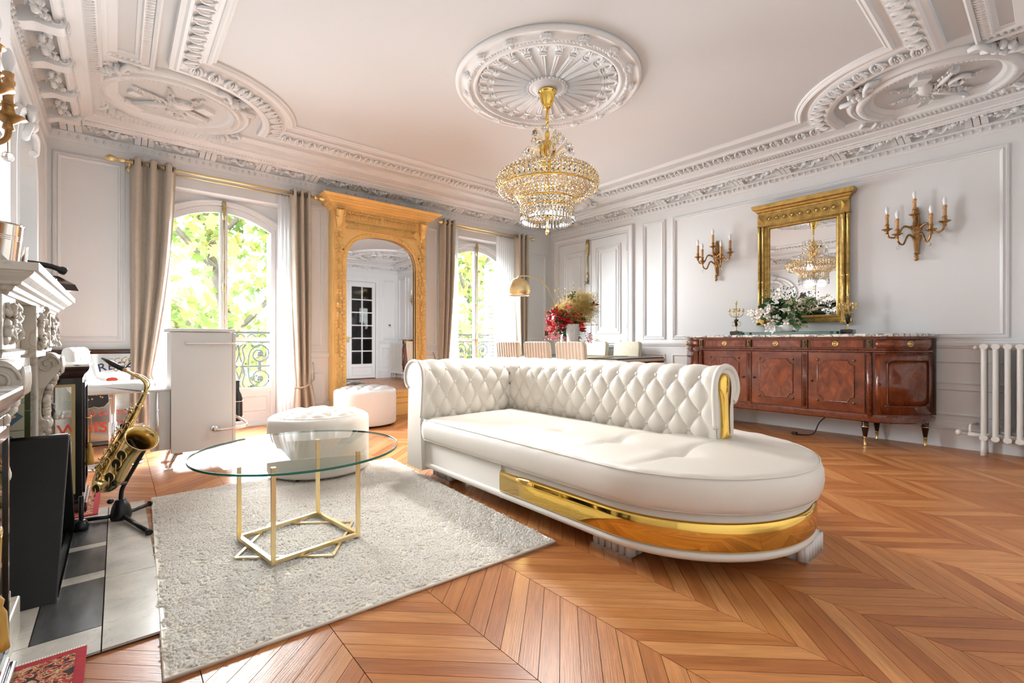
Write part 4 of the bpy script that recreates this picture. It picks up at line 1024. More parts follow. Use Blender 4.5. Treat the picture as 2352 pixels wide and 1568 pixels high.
# ================================================================ SOFA
sofa = thing('chaise_sofa', 'ivory leather chesterfield chaise sofa with tufted back and polished gold band', 'sofa')
def resample(pts, n):
    P = [Vector(p) for p in pts] + [Vector(pts[0])]; L = [0]
    for i in range(len(P)-1): L.append(L[-1] + (P[i+1]-P[i]).length)
    out = []; j = 0
    for k in range(n):
        t = L[-1]*k/n
        while L[j+1] < t: j += 1
        f = (t-L[j])/max(1e-9, L[j+1]-L[j]); out.append(P[j].lerp(P[j+1], f))
    return out
def normals2(P):
    out = []
    for i in range(len(P)):
        t = P[(i+1) % len(P)] - P[i-1]; t.normalize(); out.append(Vector((t.y, -t.x)))
    return out
EC = (2.32, 1.35)
base_out = [(1.70, 3.20), (1.70, 2.2)] + arc(EC[0], EC[1], 0.62, PI, 2*PI, 36) + [(2.94, 1.40), (2.90, 1.46), (2.76, 1.50), (2.76, 3.20)]
def ring_solid(outline, prof, n=240, name='x', m=None, par=None):
    P = resample(outline, n); Nn = normals2(P); vs = []
    for ins, z in prof:
        vs += [(P[i].x - Nn[i].x*ins, P[i].y - Nn[i].y*ins, z) for i in range(n)]
    fs = [(j*n+i, j*n+(i+1) % n, (j+1)*n+(i+1) % n, (j+1)*n+i) for j in range(len(prof)-1) for i in range(n)]
    mb = MB(); mb.add(vs, fs, True); mb.f += [tuple(range(n)), tuple(range((len(prof)-1)*n, len(prof)*n))]; mb.s += [False, False]
    return mb.build(name, m, par)
ring_solid(base_out, [(0.02, 0.090), (0.0, 0.094), (-0.012, 0.104), (-0.014, 0.120), (-0.004, 0.132), (0.0, 0.136), (0.0, 0.255), (0.004, 0.262), (0.004, 0.286), (0.02, 0.296)], 260, 'base', M['leather'], sofa)
# gold band around the chaise end
P = [Vector(p) for p in [(1.70, 2.10), (1.70, 1.8), (1.70, 1.5)] + arc(EC[0], EC[1], 0.62, PI, 2*PI, 60) + [(2.94, 1.40)]]
mb = MB(); m = len(P); vs = []
for off, z in ((0.0, 0.134), (0.012, 0.136), (0.016, 0.146), (0.017, 0.20), (0.016, 0.242), (0.010, 0.254), (0.0, 0.256)):
    for i in range(m):
        t = P[min(i+1, m-1)] - P[max(i-1, 0)]; t.normalize(); nn = Vector((t.y, -t.x)); q = P[i] - nn*(-off); vs.append((P[i].x + nn.x*off, P[i].y + nn.y*off, z))
mb.add(vs, [(j*m+i, j*m+i+1, (j+1)*m+i+1, (j+1)*m+i) for j in range(6) for i in range(m-1)] + [tuple(j*m for j in range(7))], True)
mb.build('gold_band', M['gold'], sofa)
MB().box(1.693, 2.098, 0.094, 1.701, 2.106, 0.29).build('seam', M['leather'], sofa)
# seat cushion
cu = [(1.66, 2.95), (1.66, 2.2)] + arc(EC[0], EC[1], 0.66, PI, 2*PI, 40) + [(2.98, 1.40), (2.93, 1.46), (2.70, 1.50), (2.52, 1.52), (2.52, 2.95)]
n = 300; P = resample(cu, n); Nn = normals2(P)
def medial(p):
    a, b = Vector((2.09, 2.72)), Vector((2.28, 1.38)); d = b-a; t = max(0, min(1, (p-a).dot(d)/d.dot(d))); return a + d*t
tf = [(2.10, 2.00), (2.10, 1.58), (2.10, 1.20), (2.10, 2.42)]
def top_dz(x, y):
    z = 0.0
    for i, (tx, ty) in enumerate(tf):
        d2 = (x-tx)**2 + (y-ty)**2; k = 1.0 if i < 3 else 0.4
        z -= k*0.030*math.exp(-d2/0.007)
        yc = ty + 0.10*(x-tx) + 0.55*(x-tx)**2*(1 if x < tx else -0.6); fade = math.exp(-((x-tx)/0.30)**2)
        z -= k*0.011*fade*math.exp(-((y-yc)/0.012)**2)
        z += k*0.009*fade*math.exp(-((y-yc-0.05)/0.05)**2)
    return z
vs = []; prof = [(0.05, 0.292), (0.022, 0.294), (0.008, 0.304), (0.0, 0.325), (-0.006, 0.36), (-0.004, 0.40), (0.004, 0.425), (0.014, 0.441), (0.026, 0.449), (0.04, 0.452)]
for ins, z in prof: vs += [(P[i].x-Nn[i].x*ins, P[i].y-Nn[i].y*ins, z + 0.0025*math.sin(P[i].y*34)*math.sin(z*60)) for i in range(n)]
NR = 46
for r in range(1, NR+1):
    f = r/NR
    for i in range(n):
        q = Vector((P[i].x-Nn[i].x*0.04, P[i].y-Nn[i].y*0.04)).lerp(medial(P[i]), f)
        vs.append((q.x, q.y, 0.452 + 0.018*(1-(1-f)**2.2) + top_dz(q.x, q.y)))
tot = len(prof)+NR
mb = MB(); mb.add(vs, [(j*n+i, j*n+(i+1) % n, (j+1)*n+(i+1) % n, (j+1)*n+i) for j in range(tot-1) for i in range(n)], True)
cush = mb.build('seat_cushion', M['leather'], sofa)
for ins, z in ((0.014, 0.4425), (0.016, 0.300)):
    MB().tube([(P[i].x-Nn[i].x*(ins-0.004), P[i].y-Nn[i].y*(ins-0.004), z) for i in range(0, n, 2)], 0.0024, 6, closed=True).build('piping', M['leather'], cush)
# tufted back and arm: one profile, offset t from the inner face, height z
PR = bez([(0.035, 0.40), (0.018, 0.50), (0.006, 0.62), (0.0, 0.72), (0.012, 0.795), (0.055, 0.842), (0.12, 0.858), (0.19, 0.845), (0.245, 0.80), (0.268, 0.73), (0.245, 0.675), (0.215, 0.655)], 5)
PR = [(p.x, p.y) for p in [Vector((q[0], q[1])) for q in PR]]
S = [0.40]
for i in range(1, len(PR)): S.append(S[-1] + math.hypot(PR[i][0]-PR[i-1][0], PR[i][1]-PR[i-1][1]))
T = 0.14; RZ = 0.10; STOP = 0.80
def puff(t, s):
    if s <= STOP:
        a, b = t/T + (s-STOP)/(2*RZ), t/T - (s-STOP)/(2*RZ)
        v = (abs(math.sin(PI*a))*abs(math.sin(PI*b)))**0.42
    else:
        v0 = (abs(math.sin(PI*t/T)))**0.84
        k = min(1.0, (s-STOP)/0.22); v = v0*(1-k) + k*(0.55 + 0.2*abs(math.sin(PI*t/T))**0.5)
    return v
def fine_profile(k=4):
    out = []
    for i in range(len(PR)-1):
        for j in range(k):
            f = j/k; out.append((PR[i][0]+(PR[i+1][0]-PR[i][0])*f, PR[i][1]+(PR[i+1][1]-PR[i][1])*f, S[i]+(S[i+1]-S[i])*f))
    out.append((*PR[-1], S[-1])); return out
FP = fine_profile(2)
def prof_normals():
    out = []
    for i in range(len(FP)):
        a, b = FP[max(i-1, 0)], FP[min(i+1, len(FP)-1)]; d = Vector((b[0]-a[0], b[1]-a[1])); d.normalize(); out.append((-d.y, d.x))
    return out
PN = prof_normals(); AMP = 0.026
def tuft_sheet(l0, l1fn, mapfn, nl, flat_end=True):
    vs = []
    for i in range(nl):
        for j, (tt, z, s) in enumerate(FP):
            l1 = l1fn(tt); l = l0 + (l1-l0)*i/(nl-1)
            v = puff(l - 1.315, s)
            e = min(1.0, max(0.0, (l-l0-0.015)/0.07)) if flat_end else 1.0
            v = v*e + 0.75*(1-e)
            h = AMP*(v-0.5)
            vs.append(mapfn(l, tt + PN[j][0]*h, z + PN[j][1]*h))
    nf = len(FP)
    mb = MB(); mb.add(vs, [(i*nf+j, i*nf+j+1, (i+1)*nf+j+1, (i+1)*nf+j) for i in range(nl-1) for j in range(nf-1)], True)
    return mb
BX, AY = 2.475, 2.955
back = tuft_sheet(1.215, lambda t: AY + t, lambda l, t, z: (BX+t, l, z), 230).build('backrest', M['leather'], sofa)
arm = tuft_sheet(1.665, lambda t: BX + t, lambda l, t, z: (l, AY+t, z), 140).build('armrest', M['leather'], sofa)
# solid cores: outer panels and end faces
def end_poly(): return [(t, z) for t, z in PR] + [(0.225, 0.10), (0.035, 0.10)]
mb = MB(); q = end_poly(); k = len(q)
mb.add([(BX+t, 1.216, z) for t, z in q] + [(BX+t, 3.2, z) for t, z in q], [tuple(range(k)), tuple(reversed(range(k, 2*k)))] + [(i, (i+1) % k, k+(i+1) % k, k+i) for i in range(len(PR)-1, k)])
mb.build('back_panel', M['leather'], sofa)
mb = MB(); q = [(t, z) for t, z in PR] + [(0.235, 0.075), (0.012, 0.075)]; k = len(q)
mb.add([(1.666, AY+t, z) for t, z in q] + [(2.74, AY+t, z) for t, z in q], [tuple(range(k)), tuple(reversed(range(k, 2*k)))] + [(i, (i+1) % k, k+(i+1) % k, k+i) for i in range(len(PR)-1, k)])
mb.build('arm_panel', M['leather'], sofa)
# rounded front roll of the arm and leather end of the back
mb = MB(); mb.tube([(1.668, AY+t, z) for t, z in PR[3:]], 0.012, 8); mb.build('arm_front_piping', M['leather'], sofa)
mb = MB(); mb.tube([(BX+t, 1.220, z) for t, z in PR[6:]], 0.018, 8); mb.build('back_end_roll', M['leather'], sofa)
# gold scroll plate on the end of the back
gp = bez([(0.055, 0.455), (0.062, 0.56), (0.052, 0.66), (0.034, 0.74), (0.045, 0.80), (0.09, 0.825), (0.135, 0.805), (0.150, 0.75), (0.135, 0.68), (0.118, 0.60), (0.128, 0.50), (0.150, 0.455)], 5)
mb = MB(); q = [(p.x, p.y) for p in gp]; k = len(q)
vs = []
cgx = sum(a for a, b in q)/k
for f, y in ((1.0, 1.222), (1.0, 1.208), (0.9, 1.196), (0.55, 1.186)):
    vs += [(BX + cgx + (a-cgx)*f, y, 0.64+(b-0.64)*(1-(1-f)*0.25)) for a, b in q]
mb.add(vs, [(j*k+i, j*k+(i+1) % k, (j+1)*k+(i+1) % k, (j+1)*k+i) for j in range(3) for i in range(k)] + [tuple(range(3*k, 4*k))], True)
mb.build('gold_scroll_plate', M['gold'], sofa)
# buttons
b0 = None
def button(p, rot):
    global b0
    if b0 is None: b0 = MB().ell((0, 0, 0), (0.0065, 0.0125, 0.0125), 10, 6).build('button', M['leather'], sofa, p, rot)
    else: inst(b0, 'button', p, rot)
def t_at(z):
    for i in range(len(PR)-1):
        if PR[i][1] <= z <= PR[i+1][1]: return PR[i][0] + (PR[i+1][0]-PR[i][0])*(z-PR[i][1])/(PR[i+1][1]-PR[i][1])
    return 0
for r, z in enumerate((0.795, 0.70, 0.60, 0.50)):
    off = 0.0 if r % 2 == 0 else 0.5
    for i in range(-1, 14):
        l = 1.315 + T*(i+off)
        if 1.27 < l < 2.93: button((BX+t_at(z)+0.0095, l, z), (0, 0, 0))
    for i in range(-1, 9):
        l = 1.315 + T*(i+off)
        if 1.72 < l < 2.44: button((l, AY+t_at(z)+0.0095, z), (0, 0, PI/2))
# feet: fluted blocks on a chrome plate
def foot():
    pts = []
    mb = MB(); n = 6; W, D = 0.23, 0.14
    for sgn in (-1, 1):
        for k in range(n): mb.lathe([(0.019, 0.012), (0.019, 0.092)], 10, (sgn*(D/2-0.012), -W/2+W*(k+.5)/n, 0))
    for sgn in (-1, 1):
        for k in range(3): mb.lathe([(0.019, 0.012), (0.019, 0.092)], 10, (-D/2+D*(k+.5)/3, sgn*(W/2-0.012), 0))
    mb.box(-D/2+0.01, -W/2+0.01, 0.012, D/2-0.01, W/2-0.01, 0.095); return mb
f0 = None
for (x, y, rz) in ((1.865, 2.92, 0), (1.865, 1.39, 0), (2.46, 0.81, PI/2), (2.66, 3.05, 0), (2.66, 1.6, 0)):
    if f0 is None:
        f0 = foot().build('foot', M['leather_white'], sofa, (x, y, 0), (0, 0, rz)); fp = MB().box(-0.075, -0.12, 0, 0.075, 0.12, 0.012).build('foot_plate', M['chrome'], f0)
    else:
        c = inst(f0, 'foot', (x, y, 0), (0, 0, rz)); inst(fp, 'foot_plate', parent=c)

# ================================================================ OTTOMANS
def ottoman(loc, lab, m, seed):
    t = thing('ottoman', lab, 'ottoman', loc, group='round leather ottomans')
    R = 0.362; mb = MB()
    mb.lathe([(R-0.03, 0.02), (R-0.008, 0.024), (R, 0.04), (R, 0.20), (R, 0.385), (R-0.006, 0.415), (R-0.03, 0.432), (R-0.055, 0.436)], 64); mb.f = [f for f in mb.f if len(f) == 4]; mb.s = [True]*len(mb.f)
    mb.build('drum', m, t)
    TT = 0.19; RR = 0.115
    def fn(u, v):
        a = 2*PI*u; r = (R-0.052)*v; x, y = r*math.cos(a), r*math.sin(a)
        p, q = x/TT + y/(2*RR), x/TT - y/(2*RR)
        w_ = (abs(math.sin(PI*p))*abs(math.sin(PI*q)))**0.42; e = min(1, (1-v)/0.12)
        return (x, y, 0.432 + 0.030*(1-v*v*0.9) + 0.036*(w_-0.5)*e)
    MB().grid(128, 60, fn, cu=True).build('tufted_top', m, t)
    MB().tube([((R-0.05)*math.cos(2*PI*k/64), (R-0.05)*math.sin(2*PI*k/64), 0.436) for k in range(64)], 0.004, 6, closed=True).build('piping', m, t)
    b = None
    for i in range(-2, 3):
        for j in range(-3, 4):
            x = TT*(i + (0.5 if j % 2 else 0)); y = RR*j
            if math.hypot(x, y) < R-0.09:
                if b is None: b = MB().ell((0, 0, 0), (0.011, 0.011, 0.006), 8, 5).build('button', m, t, (x, y, 0.452))
                else: inst(b, 'button', (x, y, 0.452))
    ft = None
    for k in range(4):
        a = PI/4 + PI/2*k
        if ft is None: ft = MB().lathe([(0.018, 0), (0.022, 0.03)], 10).build('foot', M['black'], t, ((R-.06)*math.cos(a), (R-.06)*math.sin(a), 0))
        else: inst(ft, 'foot', ((R-.06)*math.cos(a), (R-.06)*math.sin(a), 0))
    return t
ottoman((1.19, 3.70, 0.012), 'ivory leather tufted round ottoman standing on the shag rug behind the glass table', M['leather'], 1)
ottoman((2.29, 5.45, 0), 'white leather tufted round ottoman in front of the tall gold mirror', M['leather_white'], 2)

# ================================================================ GLASS COFFEE TABLE
ct = thing('coffee_table', 'round glass coffee table on a thin brass frame, standing on the shag rug', 'coffee table', (0.71, 2.50, 0.0))
R = 0.478
mb = MB(); mb.lathe([(0.0, 0.450), (R-0.004, 0.450), (R, 0.452), (R, 0.460), (R-0.004, 0.462), (0.0, 0.462)], 128); mb.build('glass_top', M['tabletop'], ct)
mb = MB(); mb.lathe([(R+0.0006, 0.451), (R+0.0006, 0.461), (R-0.0015, 0.461), (R-0.0015, 0.451), (R+0.0006, 0.451)], 128); mb.f = [f for f in mb.f if len(f) == 4]; mb.s = [True]*len(mb.f); mb.build('glass_rim', M['glass_edge'], ct)
cs = [(-0.251, 0.131), (-0.189, -0.267), (0.212, -0.214), (0.151, 0.210)]
for x, y in cs: MB().box(x-0.009, y-0.009, 0.02, x+0.009, y+0.009, 0.449).build('leg', M['brass_sat'], ct)
def barf(a, b, z, w_=0.009, h=0.009):
    d = Vector((b[0]-a[0], b[1]-a[1])); d.normalize(); n_ = Vector((-d.y, d.x))*w_; e = d*w_
    A, B_ = Vector(a)-e*0, Vector(b)+e*0
    p = [A-n_, B_-n_, B_+n_, A+n_]; return MB().extr([(v.x, v.y) for v in p], z-h, z+h)
for i in range(4): barf(cs[i], cs[(i+1) % 4], 0.033).build('base_rail', M['brass_sat'], ct)
st = [(-0.302, -0.084), (0.042, -0.347), (0.264, -0.012), (-0.08, 0.25)]
for i in range(4): barf(st[i], st[(i+1) % 4], 0.022, 0.006, 0.004).build('floor_rail', M['brass_sat'], ct)

# ================================================================ SHAG RUG
rug = thing('shag_rug', 'cream shag pile rug lying on the parquet under the glass table', 'rug', (0, 0, 0))
rc = [Vector((0.105, 1.70)), Vector((1.655, 1.625)), Vector((1.765, 3.68)), Vector((0.165, 3.72))]
mb = MB(); mb.extr([tuple(v) for v in rc], 0.001, 0.010); mb.build('backing', M['rugbase'], rug)
mb = MB(); mb.tube([(v.x, v.y, 0.008) for v in rc], 0.0055, 6, closed=True); mb.build('bound_edge', M['rugbase'], rug)
n = 56000; Rr = np.random.default_rng(21)
uv_ = Rr.random((n, 2)); a, b, c, d = [np.array(v) for v in rc]
u, v = uv_[:, :1]*0.985+0.0075, uv_[:, 1:]*0.985+0.0075
P0 = (1-u)*(1-v)*a + u*(1-v)*b + u*v*c + (1-u)*v*d
# slow waves in the pile direction
fld = np.sin(P0[:, 0]*23+np.sin(P0[:, 1]*17)*2) + np.sin(P0[:, 1]*31+P0[:, 0]*13) + 0.7*np.sin(P0[:, 0]*51-P0[:, 1]*43)
ang = fld*1.3 + Rr.normal(size=n)*0.8
dirv = np.stack([np.cos(ang), np.sin(ang)], 1); side = np.stack([-dirv[:, 1], dirv[:, 0]], 1)
ln = Rr.uniform(0.012, 0.024, n)[:, None]; hgt = (Rr.uniform(0.005, 0.010, n)*(1+0.12*fld))[:, None]; wd = Rr.uniform(0.0034, 0.0055, n)[:, None]
rows = []
for f, hh, ww in ((0.0, 0.0, 1.0), (0.35, 0.75, 1.1), (0.75, 1.0, 0.9), (1.1, 0.70, 0.5)):
    c0 = P0 + dirv*ln*f; z = 0.008 + hgt*hh
    rows.append(np.concatenate([c0 - side*wd*ww, z - 0.001], 1)); rows.append(np.concatenate([c0, z + 0.0022], 1)); rows.append(np.concatenate([c0 + side*wd*ww, z - 0.001], 1))
V = np.stack(rows, 1)
fq = np.array([(r*3+k, r*3+k+1, (r+1)*3+k+1, (r+1)*3+k) for r in range(3) for k in range(2)])
F = (np.arange(n)[:, None, None]*12 + fq[None]).reshape(-1)
me = bpy.data.meshes.new('pile'); me.vertices.add(n*12); me.vertices.foreach_set('co', V.reshape(-1).astype(np.float32))
me.loops.add(len(F)); me.loops.foreach_set('vertex_index', F.astype(np.int32)); nf = len(F)//4
me.polygons.add(nf); me.polygons.foreach_set('loop_start', np.arange(0, nf*4, 4, dtype=np.int32)); me.polygons.foreach_set('loop_total', np.full(nf, 4, np.int32))
me.update(calc_edges=True); me.polygons.foreach_set('use_smooth', np.ones(nf, bool))
at = me.attributes.new('rnd', 'FLOAT', 'FACE'); at.data.foreach_set('value', np.repeat(Rr.random(n), 6).astype(np.float32)); me.materials.append(M['shag'])
o = bpy.data.objects.new('pile', me); C.objects.link(o); o.parent = rug; stuff(o)

# ================================================================ CURTAINS
def rod(x0, x1, lab):
    t = thing('curtain_rod', lab, 'curtain rod', (0, YW, 2.75), group='double brass curtain rods')
    MB().tube([(x0, -0.15, 0), (x1, -0.15, 0)], 0.014, 12).build('front_pole', M['brass_sat'], t)
    MB().tube([(x0+0.12, -0.07, -0.02), (x1-0.12, -0.07, -0.02)], 0.009, 10).build('rear_pole', M['brass_sat'], t)
    for s, x in ((-1, x0), (1, x1)):
        mb = MB(); mb.M = Matrix.Translation((x, -0.15, 0)) @ Matrix.Rotation(s*PI/2, 4, 'Y')
        mb.lathe([(0.014, -0.06), (0.022, -0.055), (0.022, -0.02), (0.017, -0.015), (0.012, 0.0), (0.014, 0.006), (0.024, 0.018), (0.034, 0.04), (0.034, 0.058), (0.022, 0.082), (0.006, 0.096), (0, 0.098)], 16)
        mb.build('finial', M['brass_sat'], t)
        bx_ = x - s*0.09
        mb = MB(); mb.tube([(bx_, -0.15, -0.012), (bx_, -0.10, -0.03), (bx_, -0.004, -0.03)], 0.009, 8); mb.M = Matrix.Translation((bx_, -0.004, -0.03)) @ Matrix.Rotation(PI/2, 4, 'X'); mb.lathe([(0.03, -0.002), (0.03, 0.006), (0, 0.008)], 16); mb.build('wall_bracket', M['brass_sat'], t)
    return t
rod(0.0, 1.88, 'double brass curtain rod over the window behind the white cabinet')
rod(3.66, 5.40, 'double brass curtain rod over the window behind the arc lamp')
def curtain(lab, tx0, tx1, wx0, wx1, zw, bx0, bx1, nf, y, tie, hook):
    t = thing('curtain', lab, 'curtain', (0, y, 0), group='taupe eyelet curtains')
    zt = 2.80
    def fn(u, v):
        z = zt + (0.012-zt)*v
        if z > zw: f = ((zt-z)/(zt-zw)); f2 = f**1.8; x0, x1 = tx0+(wx0-tx0)*f2, tx1+(wx1-tx1)*f2
        else: f = (zw-z)/zw; f2 = min(1, f*1.8)**0.7; x0, x1 = wx0+(bx0-wx0)*f2, wx1+(bx1-wx1)*f2
        wdt = x1-x0; amp = 0.030 + 0.03*min(1, wdt/0.34) ; pinch = math.exp(-((z-zw)/0.10)**2); amp *= (1-0.45*pinch)
        ph = 2*PI*nf*(u + 0.015*math.sin(7*v+3*u)*min(1, v*3)); 
        yy = amp*math.cos(ph) * (1 + 0.18*math.sin(5*v+u*9)*min(1, v*3))
        xx = x0 + wdt*(u + 0.035/nf*math.sin(2*ph)*1.2)
        return (xx, yy, z)
    MB().grid(nf*26+1, 90, fn).build('fabric', M['curtain'], t, solid=0.003)
    e = None
    for k in range(nf*2):
        u = (k+0.5)/(nf*2); x = tx0+(tx1-tx0)*u
        mb = None
        if e is None:
            mb = MB(); mb.tube([(0, 0.027*math.cos(2*PI*i/20), 0.027*math.sin(2*PI*i/20)) for i in range(20)], 0.004, 6, closed=True); e = mb.build('eyelet', M['black'], t, (x, 0.0, 2.75))
        else: inst(e, 'eyelet', (x, 0.0, 2.75))
    if tie:
        zc = zw; pts = []
        for k in range(26):
            a = k/25; pts.append((wx0-0.02 + (wx1-wx0+0.04)*a, -0.075*math.sin(PI*a)-0.01, zc + tie*0.10*(a-0.5) - 0.03*math.sin(PI*a)))
        end = pts[-1] if hook > 0 else pts[0]
        tail = bez([end, (end[0]+hook*0.012, 0.04, zc+0.12), (end[0]+hook*0.02, 0.10, zc+0.24)], 8)
        P_ = ([Vector(p) for p in pts] + tail[1:]) if hook > 0 else (list(reversed(tail))[:-1] + [Vector(p) for p in pts])
        mb = MB(); 
        for ph in (0, PI): mb.tube([p + Vector((0, 0.006*math.cos(i*1.1+ph), 0.006*math.sin(i*1.1+ph))) for i, p in enumerate(P_)], 0.0065, 6)
        mb.build('tieback_rope', M['cord'], t)
    return t
curtain('taupe eyelet curtain left of the window behind the white cabinet, beside the saxophone', 0.09, 0.46, 0.10, 0.26, 0.66, 0.09, 0.34, 3, 5.87, 0, -1)
curtain('taupe eyelet curtain tied back between the white cabinet window and the tall mirror', 1.56, 1.80, 1.62, 1.80, 0.50, 1.60, 1.86, 3, 5.87, 1, 1)
curtain('taupe eyelet curtain between the tall gold mirror and the arc lamp window', 3.62, 3.86, 3.58, 3.74, 0.60, 3.56, 3.80, 3, 5.87, 1, -1)
curtain('taupe eyelet curtain in the far corner right of the arc lamp window', 5.06, 5.34, 5.14, 5.30, 0.55, 5.08, 5.36, 3, 5.87, 1, 1)
def sheer(lab, x0, x1, nf):
    def fn(u, v): return (x0+(x1-x0)*u, 0.018*math.cos(2*PI*nf*u + 0.6*math.sin(3*v)), 2.73-2.71*v)
    o = MB().grid(nf*10+1, 30, fn).build('sheer_curtain', M['sheer'], None, (0, 5.955, 0)); tag(o, lab, 'sheer curtain', 'white voile sheers')
sheer('white voile sheer left in the window behind the white cabinet', 0.20, 0.42, 6)
sheer('white voile sheer right in the window behind the white cabinet', 1.44, 1.72, 7)
sheer('white voile sheer left in the arc lamp window', 3.74, 3.98, 6)
sheer('white voile sheer right in the arc lamp window', 4.72, 5.16, 10)
# ================================================================ TALL GOLD MIRROR
tm = thing('tall_mirror', 'tall gold painted carved pier mirror standing between the two windows', 'mirror', (2.70, YW-0.002, 0))
GP = M['gold_paint']
MB().box(-0.49, -0.125, 0.30, 0.49, -0.115, 2.40).build('mirror_glass', M['mirror'], tm)
mb = MB(); mb.box(-0.66, -0.19, 0, 0.66, 0, 0.15).box(-0.645, -0.18, 0.15, 0.645, 0, 0.27)
m = MB(); m.M = Matrix(((1,0,0,0),(0,0,-1,-0.18),(0,1,0,0),(0,0,0,1))); m.rect(-0.60, 0.165, 0.60, 0.255, PT); mb.add(m.v, m.f)
mb.build('plinth', GP, tm, bevel=0.004)
mb = MB(); mb.box(-0.64, -0.165, 0.27, -0.49, 0, 2.40).box(0.49, -0.165, 0.27, 0.64, 0, 2.40).box(-0.49, -0.165, 0.27, 0.49, 0, 0.335)
mb.box(-0.655, -0.15, 0.27, -0.64, 0, 2.5).box(0.64, -0.15, 0.27, 0.655, 0, 2.5)
hw, zs_, zc_ = 0.49, 1.98, 2.37
n = 28; se = lambda t: (math.copysign(abs(math.cos(t))**0.80, math.cos(t)), abs(math.sin(t))**0.80)
ax = [(-hw*se(PI*k/n)[0], zs_+(zc_-zs_)*se(PI*k/n)[1]) for k in range(n+1)]
for k in range(n):
    a, b = ax[k], ax[k+1]
    mb.add([(p[0], y, p[1]) for y in (-0.165, -0.10) for p in (a, b, (b[0], 2.42), (a[0], 2.42))], [(0,1,2,3), (7,6,5,4), (0,4,5,1)])
mb.build('frame', GP, tm)
# beaded inner edge
m = MB(); m.M = Matrix(((1,0,0,0),(0,0,-1,-0.165),(0,1,0,0),(0,0,0,1)))
m.path([(-hw, 0.335), (-hw, zs_)] + ax[1:-1] + [(hw, zs_), (hw, 0.335)], [(0, -0.02), (0, 0.008), (0.008, 0.012), (0.016, 0.006), (0.045, 0.004), (0.05, 0.010), (0.056, 0.0)])
m.build('sight_edge', GP, tm)
m = MB(); R = random.Random(1)
pth = [(-hw-.03, 0.34)] + [(-hw-.03, 0.34+.05*k) for k in range(1, 33)] + [((hw+.03)*-se(PI*k/26)[0], zs_+(zc_+.03-zs_)*se(PI*k/26)[1]) for k in range(1, 26)] + [(hw+.03, zs_-.05*k) for k in range(0, 33)]
for p in pth: m.ell((p[0], -0.17, p[1]), (0.013, 0.014, 0.013), 7, 4)
for k in range(24): m.ell((-0.52+1.04*k/23, -0.17, 0.302), (0.012, 0.008, 0.012), 6, 4)
stuff(m.build('rosette_row', GP, tm))
# flower and fruit drops on the stiles
def drop():
    mb = MB(); R = random.Random(9); z = 2.42
    while z > 0.36:
        kind = R.choice('lfg')
        if kind == 'g':
            for r in range(5):
                for c in range(5-r): mb.ell((-0.026+0.013*c+0.0065*r, -0.012-0.006*(r < 3), z-0.013*r), 0.0105, 6, 4)
            z -= 0.085
        elif kind == 'f':
            for a in range(4): mb.ell((0.02*math.cos(a*PI/2+.6), -0.012, z+0.02*math.sin(a*PI/2+.6)), (0.021, 0.022, 0.021), 7, 4)
            z -= 0.065
        for s in (-1, 1):
            c = Vector((s*0.012, -0.006, z)); d = Vector((s*0.042, -0.022, -0.04 if R.random() < .7 else 0.03)); e = Vector((0.016, 0, s*0.018))
            mb.add([c, c+d*.5+e, c+d, c+d*.5-e, c+d*.5-Vector((0, .026, 0))], [(0, 1, 4), (1, 2, 4), (2, 3, 4), (3, 0, 4)], True)
        mb.tube([(0, -0.004, z+0.02), (R.uniform(-.006, .006), -0.008, z-0.04)], 0.005, 5)
        z -= 0.055
    return mb
d0 = drop().build('fruit_garland', GP, tm, (-0.585, -0.165, 0)); inst(d0, 'fruit_garland', (0.585, -0.165, 0))
# entablature
mb = MB(); mb.box(-0.65, -0.17, 2.40, 0.65, 0, 2.70)
def crown_rect(prof, name, mat, par, hx, hy):
    m = MB(); vs = []
    for o, z in prof: vs += [(-hx-o, 0, z), (-hx-o, -hy-o, z), (hx+o, -hy-o, z), (hx+o, 0, z)]
    k = len(prof); m.add(vs, [(j*4+i, j*4+i+1, (j+1)*4+i+1, (j+1)*4+i) for j in range(k-1) for i in range(3)] + [(0, 1, 2, 3), tuple(4*(k-1)+i for i in range(4))]); return m.build(name, mat, par)
mb.build('entablature', GP, tm)
crown_rect([(0.0, 2.655), (0.012, 2.66), (0.02, 2.675), (0.022, 2.69), (0.045, 2.70), (0.06, 2.712), (0.08, 2.715), (0.09, 2.735), (0.115, 2.745), (0.12, 2.76), (0.145, 2.768), (0.165, 2.79), (0.17, 2.80)], 'crown_moulding', GP, tm, 0.65, 0.17)
fl0 = None
for k in range(19):
    x = -0.46+0.92*k/18
    if abs(k-9) < 1: continue
    if fl0 is None:
        m = MB(); m.tube([(0.016*math.cos(a), -0.178, 2.625+0.016*math.sin(a)) for a in [PI*q/8 for q in range(9)]] , 0.011, 6)
        for s in (-1, 1): m.tube([(s*.016, -.178, 2.625), (s*.016-.006, -.178, 2.555)], [.011, .007], 6)
        m.ell((0, -.172, 2.60), (.007, .008, .035), 6, 4); fl0 = m.build('flute_ornament', GP, tm, (x, 0, 0))
    else: inst(fl0, 'flute_ornament', (x, 0, 0))
m = MB(); m.tube([(-0.5, -0.172, 2.535), (0.5, -0.172, 2.535)], 0.008, 6); m.tube([(-0.5, -0.172, 2.425), (0.5, -0.172, 2.425)], 0.007, 6)
for s in (-1, 1):
    for k in range(40):
        x = -0.5+k*0.027; m.tube([(x, -.172, 2.433), (x+s*0.085 if s > 0 else x-0.0, -.172, 2.527)] if s > 0 else [(x+.085, -.172, 2.433), (x, -.172, 2.527)], 0.0085, 4) if x+.085 < .5 else None
stuff(m.build('lattice_frieze', GP, tm))
m = MB()
for k in range(56): m.ell((-0.63+1.26*k/55, -0.188, 2.672), (.010, .014, .014), 6, 4)
stuff(m.build('egg_row', GP, tm))
cb = None
